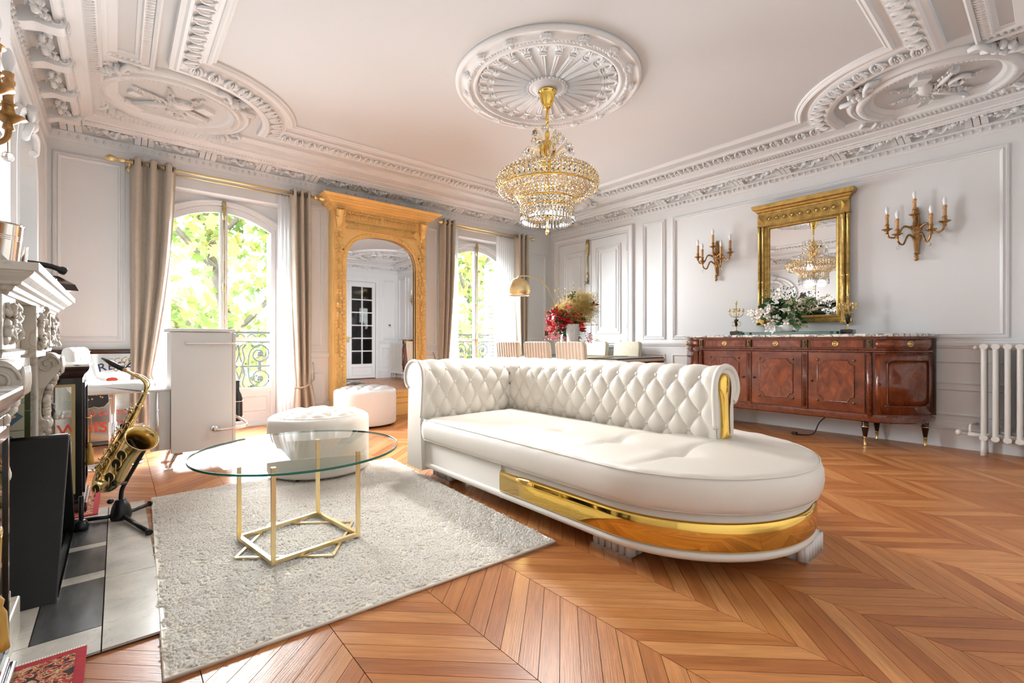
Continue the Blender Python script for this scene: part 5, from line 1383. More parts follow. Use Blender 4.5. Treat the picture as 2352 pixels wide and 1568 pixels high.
for s in (-1, 1):
    if cb is None:
        m = MB(); m.tube(bez([(0, -.17, 2.46), (0, -.20, 2.50), (0, -.205, 2.58), (0, -.23, 2.645)], 6), [.03+.03*k/18 for k in range(19)], 8)
        R = random.Random(4)
        for k in range(16): m.ell((R.uniform(-.05, .05), -.21-R.uniform(0, .03), R.uniform(2.5, 2.65)), (R.uniform(.01, .022),)*3, 6, 4)
        cb = m.build('leaf_corbel', GP, tm, (s*-0.585, 0, 0))
    else: inst(cb, 'leaf_corbel', (-0.585*s, 0, 0))
for s in (-1, 1): MB().lathe([(0.0, 0.0), (.009, .0), (.009, .006)], 10).build('screw_hole', M['black'], tm, (s*0.53, -0.166, 2.16), (PI/2, 0, 0))

# ================================================================ GILT WALL MIRROR over the sideboard
wm = thing('wall_mirror', 'gilt overmantel style mirror hanging on the wall above the sideboard', 'mirror', (XR-0.002, 1.93, 0), -PI/2)
G = M['gilt']
MB().box(-0.345, -0.03, 1.295, 0.345, -0.022, 2.385).build('mirror_glass', M['mirror'], wm)
mb = MB(); m = MB(); m.M = Matrix(((1,0,0,0),(0,0,-1,0),(0,1,0,0),(0,0,0,1)))
m.rect(-0.42, 1.215, 0.42, 2.43, [(0, 0), (0, 0.05), (0.02, 0.055), (0.03, 0.045), (0.05, 0.042), (0.06, 0.05), (0.072, 0.046), (0.084, 0.03), (0.084, 0.02)]); m.build('inner_frame', G, wm)
for q in (-0.455, 0.37): MB().box(q, -0.035, 1.21, q+.085, 0, 2.43).build('side_board', G, wm)
c0 = None
for x in (-0.452, -0.408, 0.408, 0.452):
    if c0 is None:
        m = MB(); m.lathe([(0.02, 1.40), (0.02, 1.42), (0.015, 1.43), (0.016, 1.70), (0.020, 1.705), (0.020, 1.725), (0.015, 1.73), (0.014, 2.30), (0.019, 2.31), (0.016, 2.33), (0.021, 2.36), (0.021, 2.385)], 12, (0, -0.055, 0)); c0 = m.build('column', G, wm, (x, 0, 0))
    else: inst(c0, 'column', (x, 0, 0))
b0_ = None
for s in (-1, 1):
    if b0_ is None:
        m = MB(); m.box(-0.05, -0.085, 1.19, 0.05, 0, 1.21).box(-0.045, -0.078, 1.21, 0.045, 0, 1.235).box(-0.038, -0.07, 1.235, 0.038, 0, 1.38).box(-0.045, -0.08, 1.38, 0.045, 0, 1.40).ell((0, -0.072, 1.31), (.022, .012, .035), 8, 6)
        b0_ = m.build('column_base', G, wm, (-0.43, 0, 0), bevel=0.003)
    else: inst(b0_, 'column_base', (0.43, 0, 0))
MB().box(-0.47, -0.075, 2.385, 0.47, 0, 2.405).box(-0.46, -0.065, 2.405, 0.46, 0, 2.53).build('frieze', G, wm, bevel=0.002)
for s in (-1, 1):
    m = MB(); m.add([(s*.43-.038, -.066, 2.415), (s*.43+.038, -.066, 2.415), (s*.43+.038, -.066, 2.52), (s*.43-.038, -.066, 2.52), (s*.43, -.095, 2.467)], [(0, 1, 4), (1, 2, 4), (2, 3, 4), (3, 0, 4)]); m.build('pyramid_block', G, wm)
ov = None
for k in range(9):
    x = -0.33+0.66*k/8
    if ov is None:
        m = MB(); m.ell((0, -.068, 2.467), (.022, .014, .02), 10, 6); m.tube([(.034*math.cos(2*PI*i/16), -.067, 2.467+.030*math.sin(2*PI*i/16)) for i in range(16)], .004, 5, closed=True); ov = m.build('oval_boss', G, wm, (x, 0, 0))
    else: inst(ov, 'oval_boss', (x, 0, 0))
crown_rect([(0.0, 2.53), (0.004, 2.535), (0.006, 2.55), (0.02, 2.56), (0.03, 2.58), (0.05, 2.59), (0.06, 2.62), (0.062, 2.635)], 'crown_moulding', G, wm, 0.46, 0.065)

# ================================================================ SIDEBOARD
sb = thing('sideboard', 'long polished mahogany sideboard with rounded ends and white marble top', 'sideboard', (XR-0.03, 2.015, 0), -PI/2)
EA, EB, XC = 0.40, 0.55, 0.82
def sb_outline(off, n=14):
    o = []
    r = [(XC+(EA+off)*math.sin(PI/2*k/n), -(EB+off)*math.cos(PI/2*k/n)) for k in range(n+1)]
    l = [(-x, y) for x, y in reversed(r)]
    return [(-(XC+EA+off), 0.0)] + l[0:] + r + [(XC+EA+off, 0.0)]
def sb_slab(off0, z0, off1, z1): 
    a, b = sb_outline(off0), sb_outline(off1); n = len(a); m = MB()
    m.add([(x, y, z0) for x, y in a] + [(x, y, z1) for x, y in b], [tuple(range(n)), tuple(range(n, 2*n))] + [(i, (i+1) % n, n+(i+1) % n, n+i) for i in range(n)]); return m
sb_slab(-0.012, 0.30, -0.012, 1.045).build('carcass', M['mahog'], sb)
m = MB()
for o0, z0, o1, z1 in ((0.0, 0.235, 0.012, 0.245), (0.012, 0.245, 0.012, 0.275), (0.012, 0.275, 0.0, 0.29), (0.0, 0.29, -0.004, 0.305)):
    q = sb_slab(o0, z0, o1, z1); m.add(q.v, q.f)
m.build('bottom_rail', M['mahog_h'], sb)
m = MB()
for o0, z0, o1, z1 in ((-0.004, 0.893, 0.010, 0.900), (0.010, 0.900, 0.010, 0.914), (0.010, 0.914, -0.004, 0.922)):
    q = sb_slab(o0, z0, o1, z1); m.add(q.v, q.f)
m.build('middle_rail', M['mahog_h'], sb)
m = sb_slab(0.004, 1.028, 0.006, 1.046); m.build('top_rail', M['mahog_h'], sb)
q = sb_slab(0.020, 1.046, 0.026, 1.052); m = MB(); m.add(q.v, q.f); q = sb_slab(0.026, 1.052, 0.026, 1.068); m.add(q.v, q.f); q = sb_slab(.026, 1.068, .018, 1.074); m.add(q.v, q.f); m.build('marble_top', M['marble_top'], sb)
YF = -EB
def rosette(par, x, y, z, rot=None):
    global ros
    if ros is None:
        m = MB(); m.M = Matrix.Rotation(PI/2, 4, 'X'); m.lathe([(0.013, 0), (0.014, 0.004), (0.010, 0.007), (0.006, 0.006), (0.004, 0.010), (0, 0.011)], 14); ros = m.build('rosette', M['antique_dark'], par, (x, y, z), rot)
    else: inst(ros, 'rosette', (x, y, z), rot, parent=par)
ros = None
def bead_frame(x0, z0, x1, z1, r=0.05, n=6):
    p = []
    for cx, cz, a0 in ((x1, z0, PI), (x1, z1, -PI/2), (x0, z1, 0), (x0, z0, PI/2)):
        a = [a0 - PI/2*k/n for k in range(n+1)] if True else None
        p += [(cx+r*math.cos(t), cz+r*math.sin(t)) for t in a]
    return p
doors = [(-0.795, -0.295), (-0.239, 0.263), (0.323, 0.799)]
def flat_door(x0, x1, knobx):
    d = MB().box(x0, YF-0.004, 0.315, x1, YF+0.014, 0.885).build('door', M['mahog'], sb, bevel=0.002)
    a, b, c, e = x0+0.085, 0.405, x1-0.085, 0.815
    fr = bead_frame(a, b, c, e)
    m = MB(); m.extr([(p[0], p[1]) for p in fr], 0, 0.004); m.v = [(v[0], YF-0.0045-v[2], v[1]) for v in m.v]; m.build('veneer_panel', M['flame'], d)
    m = MB(); m.tube([(p[0], YF-0.008, p[1]) for p in fr], 0.0055, 6, closed=True); m.build('bead', M['mahog_h'], d)
    for x in (a, c):
        for z in (b, e): rosette(d, x, YF-0.004, z)
    m = MB(); m.M = Matrix.Translation((knobx, YF-0.004, 0.60)) @ Matrix.Rotation(PI/2, 4, 'X'); m.lathe([(0.011, 0), (0.012, 0.003), (0.004, 0.006), (0.004, 0.018), (0.010, 0.022), (0.008, 0.03), (0, 0.032)], 12); m.build('key_knob', M['antique_dark'], d)
flat_door(*doors[0], doors[0][1]-0.03); flat_door(*doors[1], doors[1][0]+0.03); flat_door(*doors[2], doors[2][0]+0.035)
pull = None
def drawer(x0, x1):
    global pull
    d = MB().box(x0, YF-0.003, 0.932, x1, YF+0.014, 1.022).build('drawer', M['flame'], sb, bevel=0.002)
    m = MB(); q = MB(); q.M = Matrix(((1,0,0,0),(0,0,-1,YF-0.003),(0,1,0,0),(0,0,0,1))); q.rect(x0, 0.932, x1, 1.022, [(0.004, 0), (0.006, 0.004), (0.010, 0.004), (0.012, 0)]); q.build('cockbead', M['mahog_h'], d)
    if pull is None:
        m = MB(); m.M = Matrix.Rotation(PI/2, 4, 'X'); m.lathe([(0.027, 0), (0.028, 0.004), (0.022, 0.005), (0.014, 0.004), (0.012, 0.010), (0.006, 0.016), (0, 0.017)], 20); m.M = None
        m.tube([(0.022*math.cos(a), -0.009, 0.022*math.sin(a)) for a in [2*PI*k/20 for k in range(20)]], 0.0035, 6, closed=True)
        pull = m.build('ring_pull', M['brass'], d, ((x0+x1)/2, YF-0.003, 0.977))
    else: inst(pull, 'ring_pull', ((x0+x1)/2, YF-0.003, 0.977), parent=d)
for x0, x1 in doors: drawer(x0+0.005, x1-0.005)
# curved end doors, drawers
def ep(s, t, off): a = PI/2*t; return (s*(XC+(EA+off)*math.sin(a)), -(EB+off)*math.cos(a))
for s in (-1, 1):
    def curved(t0, t1, z0, z1, off, n=14):
        m = MB(); vs = []
        for o in (off, off-0.012):
            for z in (z0, z1): vs += [(*ep(s, t0+(t1-t0)*k/n, o), z) for k in range(n+1)]
        q = n+1; m.add(vs, [(k, k+1, q+k+1, q+k) for k in range(n)] + [(2*q+k, 3*q+k, 3*q+k+1, 2*q+k+1) for k in range(n)] + [(q+k, q+k+1, 3*q+k+1, 3*q+k) for k in range(n)] + [(k, 2*q+k, 2*q+k+1, k+1) for k in range(n)] + [(0, q, 3*q, 2*q), (n, 2*q+n, 3*q+n, q+n)]); 
        m.s = [True]*len(m.s); return m
    d = curved(0.09, 0.93, 0.315, 0.885, 0.003).build('curved_door', M['mahog'], sb)
    m = curved(0.25, 0.78, 0.405, 0.815, 0.006); m.build('veneer_panel', M['flame'], d)
    m = MB()
    fr = [(0.25+0.53*k/12, 0.395) for k in range(1, 12)] + [(0.80, 0.42)] + [(0.80, 0.44+0.35*k/6) for k in range(7)] + [(0.78, 0.825)] + [(0.78-0.53*k/12, 0.825) for k in range(1, 12)] + [(0.23, 0.80)] + [(0.23, 0.78-0.35*k/6) for k in range(7)] + [(0.245, 0.40)]
    m.tube([(*ep(s, t, 0.008), z) for t, z in fr], 0.0055, 6, closed=True); m.build('bead', M['mahog_h'], d)
    for t in (0.22, 0.80):
        for z in (0.395, 0.825): x, y = ep(s, t, 0.004); rosette(d, x, y, z, (0, 0, s*PI/2*t))
    x, y = ep(s, 0.14, 0.004); m = MB(); m.M = Matrix.Rotation(PI/2, 4, 'X'); m.lathe([(0.011, 0), (0.012, 0.003), (0.004, 0.006), (0.004, 0.018), (0.010, 0.022), (0.008, 0.03), (0, 0.032)], 12); m.build('key_knob', M['antique_dark'], d, (x, y, 0.60), (0, 0, s*PI/2*0.14))
    d = curved(0.09, 0.93, 0.932, 1.022, 0.003).build('curved_drawer', M['flame'], sb)
    x, y = ep(s, 0.5, 0.003); inst(pull, 'ring_pull', (x, y, 0.977), (0, 0, s*PI/2*0.55), parent=d)
    # corner and end stiles
    m = MB(); m.tube([(s*0.835, YF-0.004, 0.30), (s*0.835, YF-0.004, 0.89)], 0.022, 12); m.build('corner_column', M['mahog_h'], sb)
    x, y = ep(s, 0.965, 0.004); MB().cbox((x, y, 0.665), (0.035, 0.05, 0.73)).build('end_stile', M['darkwood'], sb)
for x in (-0.267, 0.293):
    m = MB(); m.box(x-0.024, YF-0.008, 0.305, x+0.024, YF+0.01, 0.888)
    for q in (-0.012, 0.0, 0.012): m.tube([(x+q, YF-0.008, 0.33), (x+q, YF-0.008, 0.87)], 0.0045, 6)
    m.build('fluted_stile', M['mahog_h'], sb)
ob = None
for x in (-0.267, 0.293, -0.835, 0.835):
    if ob is None:
        m = MB(); m.box(-0.02, YF-0.012, 0.935, 0.02, YF+0.01, 1.02)
        for k in range(8): m.ell((random.uniform(-.014, .014), YF-.014, 0.945+.009*k), (.006, .006, .007), 6, 4)
        ob = m.build('bronze_mount', M['antique_dark'], sb, (x, 0, 0))
    else: inst(ob, 'bronze_mount', (x, 0, 0))
lg = None
for x, y in ((-0.79, -0.50), (0.79, -0.50), (-1.17, -0.10), (1.17, -0.10), (-0.79, -0.06), (0.79, -0.06)):
    if lg is None:
        lg = MB().lathe([(0.0, 0.075), (0.014, 0.075), (0.030, 0.175), (0.034, 0.182), (0.034, 0.19), (0.024, 0.197), (0.030, 0.21), (0.026, 0.24)], 16).build('leg', M['darkwood'], sb, (x, y, 0))
        lg2 = MB().lathe([(0.012, 0.0), (0.014, 0.004), (0.010, 0.012), (0.016, 0.078), (0.018, 0.082), (0.016, 0.086)], 14).build('brass_cap', M['brass'], lg); lg3 = MB().lathe([(0.033, 0.178), (0.037, 0.184), (0.033, 0.19)], 16).build('brass_collar', M['brass'], lg)
    else:
        c = inst(lg, 'leg', (x, y, 0)); inst(lg2, 'brass_cap', parent=c); inst(lg3, 'brass_collar', parent=c)
TZ = 1.074

# glass tray, swan planter with white flowers, candelabra
tr = thing('glass_tray', 'long clear green edged glass tray on the marble top under the swan', 'tray', (5.66, 1.96, TZ))
for k, z in enumerate((0.008, 0.024)):
    MB().box(-0.13+.01*k, -0.49, z, 0.13-.01*k, 0.49, z+0.007).build('glass_sheet', M['glass_edge'], tr)
for x in (-.1, .1):
    for y in (-.44, .44): MB().lathe([(.012, 0), (.012, .024)], 10, (x, y, 0)).build('foot', M['chrome'], tr)
SZ = TZ + 0.031
swan = thing('swan_planter', 'white porcelain swan planter in front of the gilt wall mirror', 'planter', (5.66, 1.97, SZ), 0.0)
def bowl(u, v):
    a = 2*PI*u; zz = 0.10*v; w_ = 0.72+0.34*math.sin(PI*0.62*v+0.25); f = 1 + 0.05*math.cos(14*a)*v*(1-v)*2
    return (0.075*w_*f*math.cos(a), 0.105*w_*f*math.sin(a) + 0.01, zz)
mb = MB(); mb.grid(56, 14, bowl, cu=True); mb.f.append(tuple(i*14 for i in range(56))); mb.s.append(False); mb.build('body', M['porcelain'], swan, solid=0.006)
for s in (-1, 1):
    mb = MB()
    for k in range(7): mb.ell((s*(0.066-.003*k)-0.0, 0.075-0.022*k, 0.066+0.006*k), (0.014, 0.030, 0.024-.001*k), 8, 5)
    mb.build('wing', M['porcelain'], swan)
nk = bez([(-.02, -0.085, 0.02), (-.02, -0.115, 0.09), (-.02, -0.080, 0.16), (-.02, -0.062, 0.215), (-.02, -0.085, 0.25), (-.02, -0.125, 0.243), (-.02, -0.160, 0.215)], 6)
rr = [0.034-0.016*min(1, k/18) for k in range(len(nk))]
for k in range(24, 34): rr[k] = 0.021
for k in range(34, len(nk)): rr[k] = 0.017-0.010*(k-34)/(len(nk)-34)
MB().tube(nk, rr, 14).build('neck', M['porcelain'], swan)
def flower_cloud(name, par, n, cfn, size, m, seed, kind='petal'):
    R = random.Random(seed); mb = MB(); g0 = R.gauss
    R.gauss = lambda m_, s_: m_ + max(-1.75, min(1.75, g0(0, 1)))*s_
    for i in range(n):
        c = Vector(cfn(R)); a = R.uniform(0, 2*PI); t = R.uniform(-.6, .9); d = Vector((math.cos(a)*math.cos(t), math.sin(a)*math.cos(t), math.sin(t)))
        e = d.cross(Vector((R.uniform(-1, 1), R.uniform(-1, 1), R.uniform(-1, 1)))); e.normalize(); q = d.cross(e); s = size*R.uniform(.6, 1.3)
        if kind == 'petal':
            mb.add([c, c+d*s*.5+e*s*.32+q*s*.06, c+d*s*1.05, c+d*s*.5-e*s*.32+q*s*.06, c+d*s*.55-q*s*.10], [(0, 1, 4), (1, 2, 4), (2, 3, 4), (3, 0, 4)], True)
        elif kind == 'ball': mb.ell(c, s*.5, 6, 4)
        elif kind == 'strand': mb.tube([c, c+d*s*.5+q*s*.12, c+d*s], s*0.018, 3, caps=False)
    return stuff(mb.build(name, m, par))
wf = thing('white_flower_arrangement', 'arrangement of white orchids and cream blossom sprays in the swan planter', 'flowers', (5.66, 1.97, SZ+0.07))
flower_cloud('leaves', wf, 170, lambda R: (R.gauss(-.03, .05), R.gauss(.02, .13), R.uniform(-.0, .26)), 0.085, M['leaf_dark'], 31)
R = random.Random(5); orc = None
for k in range(24):
    a = R.uniform(0, 2*PI); p = (-0.07+R.uniform(-.06, .06), 0.12+R.gauss(0, .09), 0.17+R.gauss(0, .09))
    if orc is None:
        mb = MB()
        for j in range(5):
            b = 2*PI*j/5; c = Vector((0, 0, 0)); d = Vector((-.25, math.cos(b), math.sin(b))); e = Vector((0, -math.sin(b), math.cos(b))); s = .045
            mb.add([c, c+d*s*.55+e*s*.42, c+d*s*1.05+e*s*.2, c+d*s*1.05-e*s*.2, c+d*s*.55-e*s*.42], [(0, 1, 2, 3, 4)], True)
        mb.ell((-.008, 0, 0), (.008, .007, .007), 6, 4); orc = mb.build('orchid_bloom', M['petal_white'], wf, p, (R.uniform(-.5, .5), R.uniform(-.5, .5), R.uniform(-.7, .7)), solid=.0015)
    else: inst(orc, 'orchid_bloom', p, (R.uniform(-3, 3), R.uniform(-.5, .5), R.uniform(-.8, .8)))
for i, (y0, z0, y1, z1, w_) in enumerate(((-.02, .12, -.42, .30, .035), (0, .12, -.36, .18, .035), (-.02, .18, -.26, .30, .05), (.02, .2, -.1, .30, .06), (-.05, .05, -.22, -.02, .03), (.1, .15, .34, .12, .03))):
    def cf(R, y0=y0, z0=z0, y1=y1, z1=z1, w_=w_):
        t = R.uniform(.1, 1); return (R.gauss(-.05, w_*.7), y0+(y1-y0)*t+R.gauss(0, w_*.5*(1.2-t)), z0+(z1-z0)*t+R.gauss(0, w_*(1.2-t)*.7))
    flower_cloud('blossom_spray', wf, 150, cf, 0.024, M['petal_cream'], 60+i)
    mb = MB(); mb.tube([(0, 0, 0), (-.03, y0, z0), (-.05, y1, z1)], .003, 5); mb.build('stem', M['leaf_dark'], wf)
flower_cloud('filler_sprig', wf, 110, lambda R: (-.02+R.gauss(0, .03), R.choice((.17, .0))+R.gauss(0, .05), .34+R.uniform(-.08, .09)), 0.013, M['leaf_dark'], 77, 'ball')

def candelabrum(loc, lab):
    t = thing('candelabrum', lab, 'candelabrum', loc, group='small brass candelabra on the sideboard')
    MB().box(-.055, -.055, .006, .055, .055, .05).build('base', M['ebony'], t, bevel=.006)
    for x in (-.042, .042):
        for y in (-.042, .042): MB().lathe([(.012, 0), (.014, .004), (.009, .012)], 8, (x, y, 0)).build('foot', M['brass'], t)
    MB().lathe([(.018, .05), (.02, .055), (.007, .065), (.006, .09), (.012, .10), (.006, .108)], 12).build('stem', M['brass'], t)
    MB().lathe([(.008, .108), (.016, .125), (.024, .18), (.026, .19), (.022, .195), (0, .196)], 16).build('urn', M['ebony'], t)
    MB().tube([(0, 0, .19), (0, 0, .385)], .0055, 8).build('shaft', M['brass'], t)
    a0 = None
    for k in range(4):
        a = PI/4 + PI/2*k
        if a0 is None:
            mb = MB(); mb.tube(bez([(.0, 0, .22), (.045, 0, .225), (.078, 0, .255), (.08, 0, .285)], 6), .0045, 6); mb.tube(bez([(.0, 0, .30), (.03, 0, .325), (.045, 0, .30), (.028, 0, .285), (.022, 0, .30)], 5), .0035, 6); mb.tube(bez([(.02, 0, .11), (.05, 0, .13), (.045, 0, .165), (.03, 0, .155)], 5), .0035, 6)
            mb.lathe([(0, .285), (.018, .288), (.02, .291), (.009, .295), (.011, .315), (.014, .322), (.008, .322)], 10, (.08, 0, 0)); a0 = mb.build('arm', M['brass'], t, rot=(0, 0, a))
        else: inst(a0, 'arm', rot=(0, 0, a))
    MB().lathe([(0, .375), (.02, .379), (.022, .382), (.009, .387), (.012, .41), (.015, .417), (.008, .417)], 12).build('centre_cup', M['brass'], t)
    return t
candelabrum((5.74, 2.56, TZ), 'small brass candelabrum on black base left of the swan planter')
candelabrum((5.74, 1.425, TZ), 'small brass candelabrum on black base at the right corner of the gilt mirror')
cord = MB(); cord.tube(bez([(5.72, 1.52, 0.26), (5.68, 1.60, 0.21), (5.66, 1.66, 0.14), (5.64, 1.70, 0.03), (5.60, 1.75, 0.008), (5.56, 1.84, 0.006)], 8), 0.006, 6)
cd = cord.build('power_cord', M['black_matte']); tag(cd, 'black power cord hanging under the sideboard with its plug on the parquet', 'cord')
MB().box(5.53, 1.835, 0.004, 5.575, 1.885, 0.028).build('plug', M['black_matte'], cd, bevel=.004)

# ================================================================ WALL SCONCES
def sconce():
    t = thing('wall_sconce', '', 'wall sconce'); m_ = M['bronze']
    mb = MB(); mb.lathe([(0, 0.0), (.012, .004), (.02, .02), (.014, .032), (.018, .05), (.012, .06), (.007, .068)], 10, (0, -.03, 0)); mb.build('finial', m_, t)
    mb = MB()
    vs = []
    for z, w_, d in ((.066, .016, .03), (.075, .022, .034), (.085, .017, .03), (.20, .026, .042), (.23, .034, .05), (.25, .028, .05), (.30, .034, .06), (.33, .044, .066), (.35, .046, .062), (.36, .030, .05), (.44, .022, .036), (.50, .016, .03), (.53, .006, .02)):
        vs += [(-w_, 0, z), (-w_, -d*.6, z), (-w_*.5, -d, z), (w_*.5, -d, z), (w_, -d*.6, z), (w_, 0, z)]
    k = len(vs)//6; mb.add(vs, [(j*6+i, j*6+i+1, j*6+6+i+1, j*6+6+i) for j in range(k-1) for i in range(5)] + [tuple(range(6)), tuple(range((k-1)*6, k*6))]); mb.box(-.006, -.046, .10, .006, -.036, .19); mb.build('backplate', m_, t)
    MB().ell((0, -.066, .285), (.022, .012, .022), 12, 6).build('crystal_boss', M['crystal'], t)
    for (x, y, z, zr) in ((-.215, -.10, .325, .31), (.215, -.10, .325, .31), (-.125, -.155, .255, .22), (.125, -.155, .255, .22), (0, -.12, .43, .36)):
        mb = MB()
        if x: mb.tube(bez([(x*.08, -.04, zr), (x*.40, -.05+y*.25, zr+.035), (x*.68, y*.75, zr-.055), (x*.93, y*.98, z-.065), (x, y, z)], 7), [.011]*8+[.009]*20+[.008], 7); x
        else: mb.tube(bez([(0, -.04, zr), (0, -.09, zr-.01), (0, -.12, zr+.03), (x, y, z)], 6), .010, 7)
        mb.lathe([(.007, -.035), (.016, -.028), (.012, -.01), (.034, .008), (.046, .012), (.044, .016), (.016, .016), (.016, .024), (.019, .028), (.016, .034), (.016, .05), (.022, .053), (.02, .058), (.0, .058)], 14, (x, y, z)); a = mb.build('arm', m_, t)
        mb = MB(); mb.lathe([(.0135, .055), (.0145, .10), (.0135, .150), (.0150, .163), (0, .165)], 12, (x, y, z))
        for q in range(4): mb.ell((x+.0135*math.cos(q*1.7), y+.0135*math.sin(q*1.7), z+.150-.006*q), (.0045, .0045, .012), 6, 4)
        mb.build('candle_sleeve', M['candle'], a)
        MB().lathe([(.009, .163), (.010, .170), (.0165, .195), (.0175, .205), (.014, .225), (.006, .243), (0, .248)], 12, (x, y, z)).build('bulb', M['bulb'], a)
    for s in (-1, 1): MB().ell((s*.115, -.155, .13), (.017, .017, .017), 10, 6).build('crystal_ball', M['crystal'], t); MB().tube([(s*.115, -.155, .145), (s*.112, -.155, .18)], .0015, 4).build('hook', m_, t)
    return t
s0 = sconce(); s0.location = (XR-.002, 2.93, 1.79); s0.rotation_euler = (0, 0, -PI/2); s0['label'] = 'bronze five candle wall sconce between the double door and the gilt mirror'
s1 = copy_tree(s0); s1.location = (XR-.002, 0.925, 1.79); s1['label'] = 'bronze five candle wall sconce right of the gilt mirror above the radiator side'
s2 = copy_tree(s0); s2.location = (XL+.062, 2.19, 1.495); s2.rotation_euler = (0, 0, PI/2); s2['label'] = 'bronze candle wall sconce over the marble fireplace at the left edge of the photo'
for s in (s0, s1, s2): s['group'] = 'bronze wall sconces'

# ================================================================ RADIATOR
rd = thing('radiator', 'white cast iron column radiator below the right sconce at the right edge', 'radiator', (5.86, 0.0, 0.0))
sec = None
for k in range(11):
    y = 0.445 - 0.072*k
    if sec is None:
        mb = MB()
        for x in (-0.065, 0.0, 0.065): mb.tube([(x, 0, 0.13), (x, 0, 0.16), (x, 0, 0.93), (x, 0, 0.96)], [0.014, 0.019, 0.019, 0.014], 6)
        mb.tube([(-0.085, 0, 0.955), (0.085, 0, 0.955)], 0.028, 8, flat=0.9); mb.tube([(-0.085, 0, 0.155), (0.085, 0, 0.155)], 0.028, 8, flat=0.9)
        sec = mb.build('section', M['enamel'], rd, (0, y, 0))
    else: inst(sec, 'section', (0, y, 0))
MB().tube([(0, 0.47, 0.945), (0, -0.30, 0.945)], 0.024, 10).build('top_hub', M['enamel'], rd); MB().tube([(0, 0.47, 0.165), (0, -0.30, 0.165)], 0.024, 10).build('bottom_hub', M['enamel'], rd)
for y in (0.445, -0.275): [MB().tube([(q*.07, y, 0.13), (q*.075, y, 0)], [0.018, 0.022], 6).build('foot', M['enamel'], rd) for q in (-1, 1)]
mb = MB(); mb.tube([(0, 0.45, 0.165), (0, 0.52, 0.165), (0, 0.55, 0.165)], [.016, .022, .016], 10); mb.tube([(0, 0.535, 0.165), (0, 0.535, 0.23), (.06, .535, .25), (.15, .50, .25)], .011, 8); mb.tube([(0, .55, .165), (-.02, .60, .17)], .01, 8); mb.ell((-.02, .61, .175), (.024, .024, .028), 10, 6); mb.build('valve', M['enamel'], rd)
MB().lathe([(0, 0), (.02, .005), (.016, .02), (0, .03)], 10).build('vent_plug', M['enamel'], rd, (0, .49, .945), (-PI/2, 0, 0))
# ================================================================ CHANDELIER
ch = thing('crystal_chandelier', 'gold framed crystal chandelier hanging from the ceiling rose', 'chandelier', (RX, RY, ZC-0.05))
D = 0.05   # heights below are measured from the ceiling
GD = M['gold']
MB().lathe([(0.0, 0.0), (.062, 0.0), (.078, -.006), (.080, -.016), (.070, -.022), (.066, -.04), (.056, -.085), (.042, -.115), (.034, -.13), (.038, -.136), (.022, -.15), (0, -.152)], 28).build('canopy', GD, ch)
mb = MB(); mb.lathe([(.010, -.15), (.013, -.17), (.014, -.25), (.010, -.27)], 12); mb.tube([(.018*math.cos(2*PI*k/14), 0, -.30+.024*math.sin(2*PI*k/14)) for k in range(14)], .0045, 6, closed=True); mb.build('stem', GD, ch)
mb = MB(); mb.tube([(0, 0, -.33), (0, 0, -1.05)], .012, 10); mb.lathe([(.012, -.33), (.022, -.36), (.016, -.42), (.024, -.5), (.04, -.60), (.05, -.64), (.02, -.66)], 14); mb.build('centre_column', GD, ch)
MB().ell((0, 0, -1.185), (.016, .016, .02), 8, 6).lathe([(.004, -1.17), (.012, -1.15), (.006, -1.12), (.01, -1.05)], 8).build('bottom_finial', GD, ch)
# crown of wires and balls
R = random.Random(12); ball = None
mbw = MB()
for k in range(54):
    a = 2.399963*k; tier = k % 3; ro = (0.13, 0.175, 0.20)[tier]*R.uniform(.8, 1.1); zt = (-.36, -.46, -.55)[tier] + R.uniform(-.03, .03)
    p0 = (.03*math.cos(a), .03*math.sin(a), -.62); p1 = (ro*.5*math.cos(a), ro*.5*math.sin(a), zt-.06); p2 = (ro*math.cos(a), ro*math.sin(a), zt); p3 = (ro*1.1*math.cos(a), ro*1.1*math.sin(a), zt-.012)
    mbw.tube(bez([p0, p1, p2, p3], 4), .0022, 4, caps=False)
    loc = (p3[0], p3[1], p3[2]-.024)
    if ball is None: ball = MB().ell((0, 0, 0), .0215, 10, 7).build('crystal_ball', M['crystal'], ch, loc)
    else: inst(ball, 'crystal_ball', loc)
stuff(mbw.build('crown_wires', GD, ch))
for k in range(6):
    a = PI/3*k + .2; MB().tube([(.05*math.cos(a), .05*math.sin(a), -.60), (.06*math.cos(a), .06*math.sin(a), -.51)], .010, 8).tube([(.06*math.cos(a), .06*math.sin(a), -.51), (.062*math.cos(a), .062*math.sin(a), -.44)], .013, 8).build('lamp_socket', M['brass_sat'], ch)
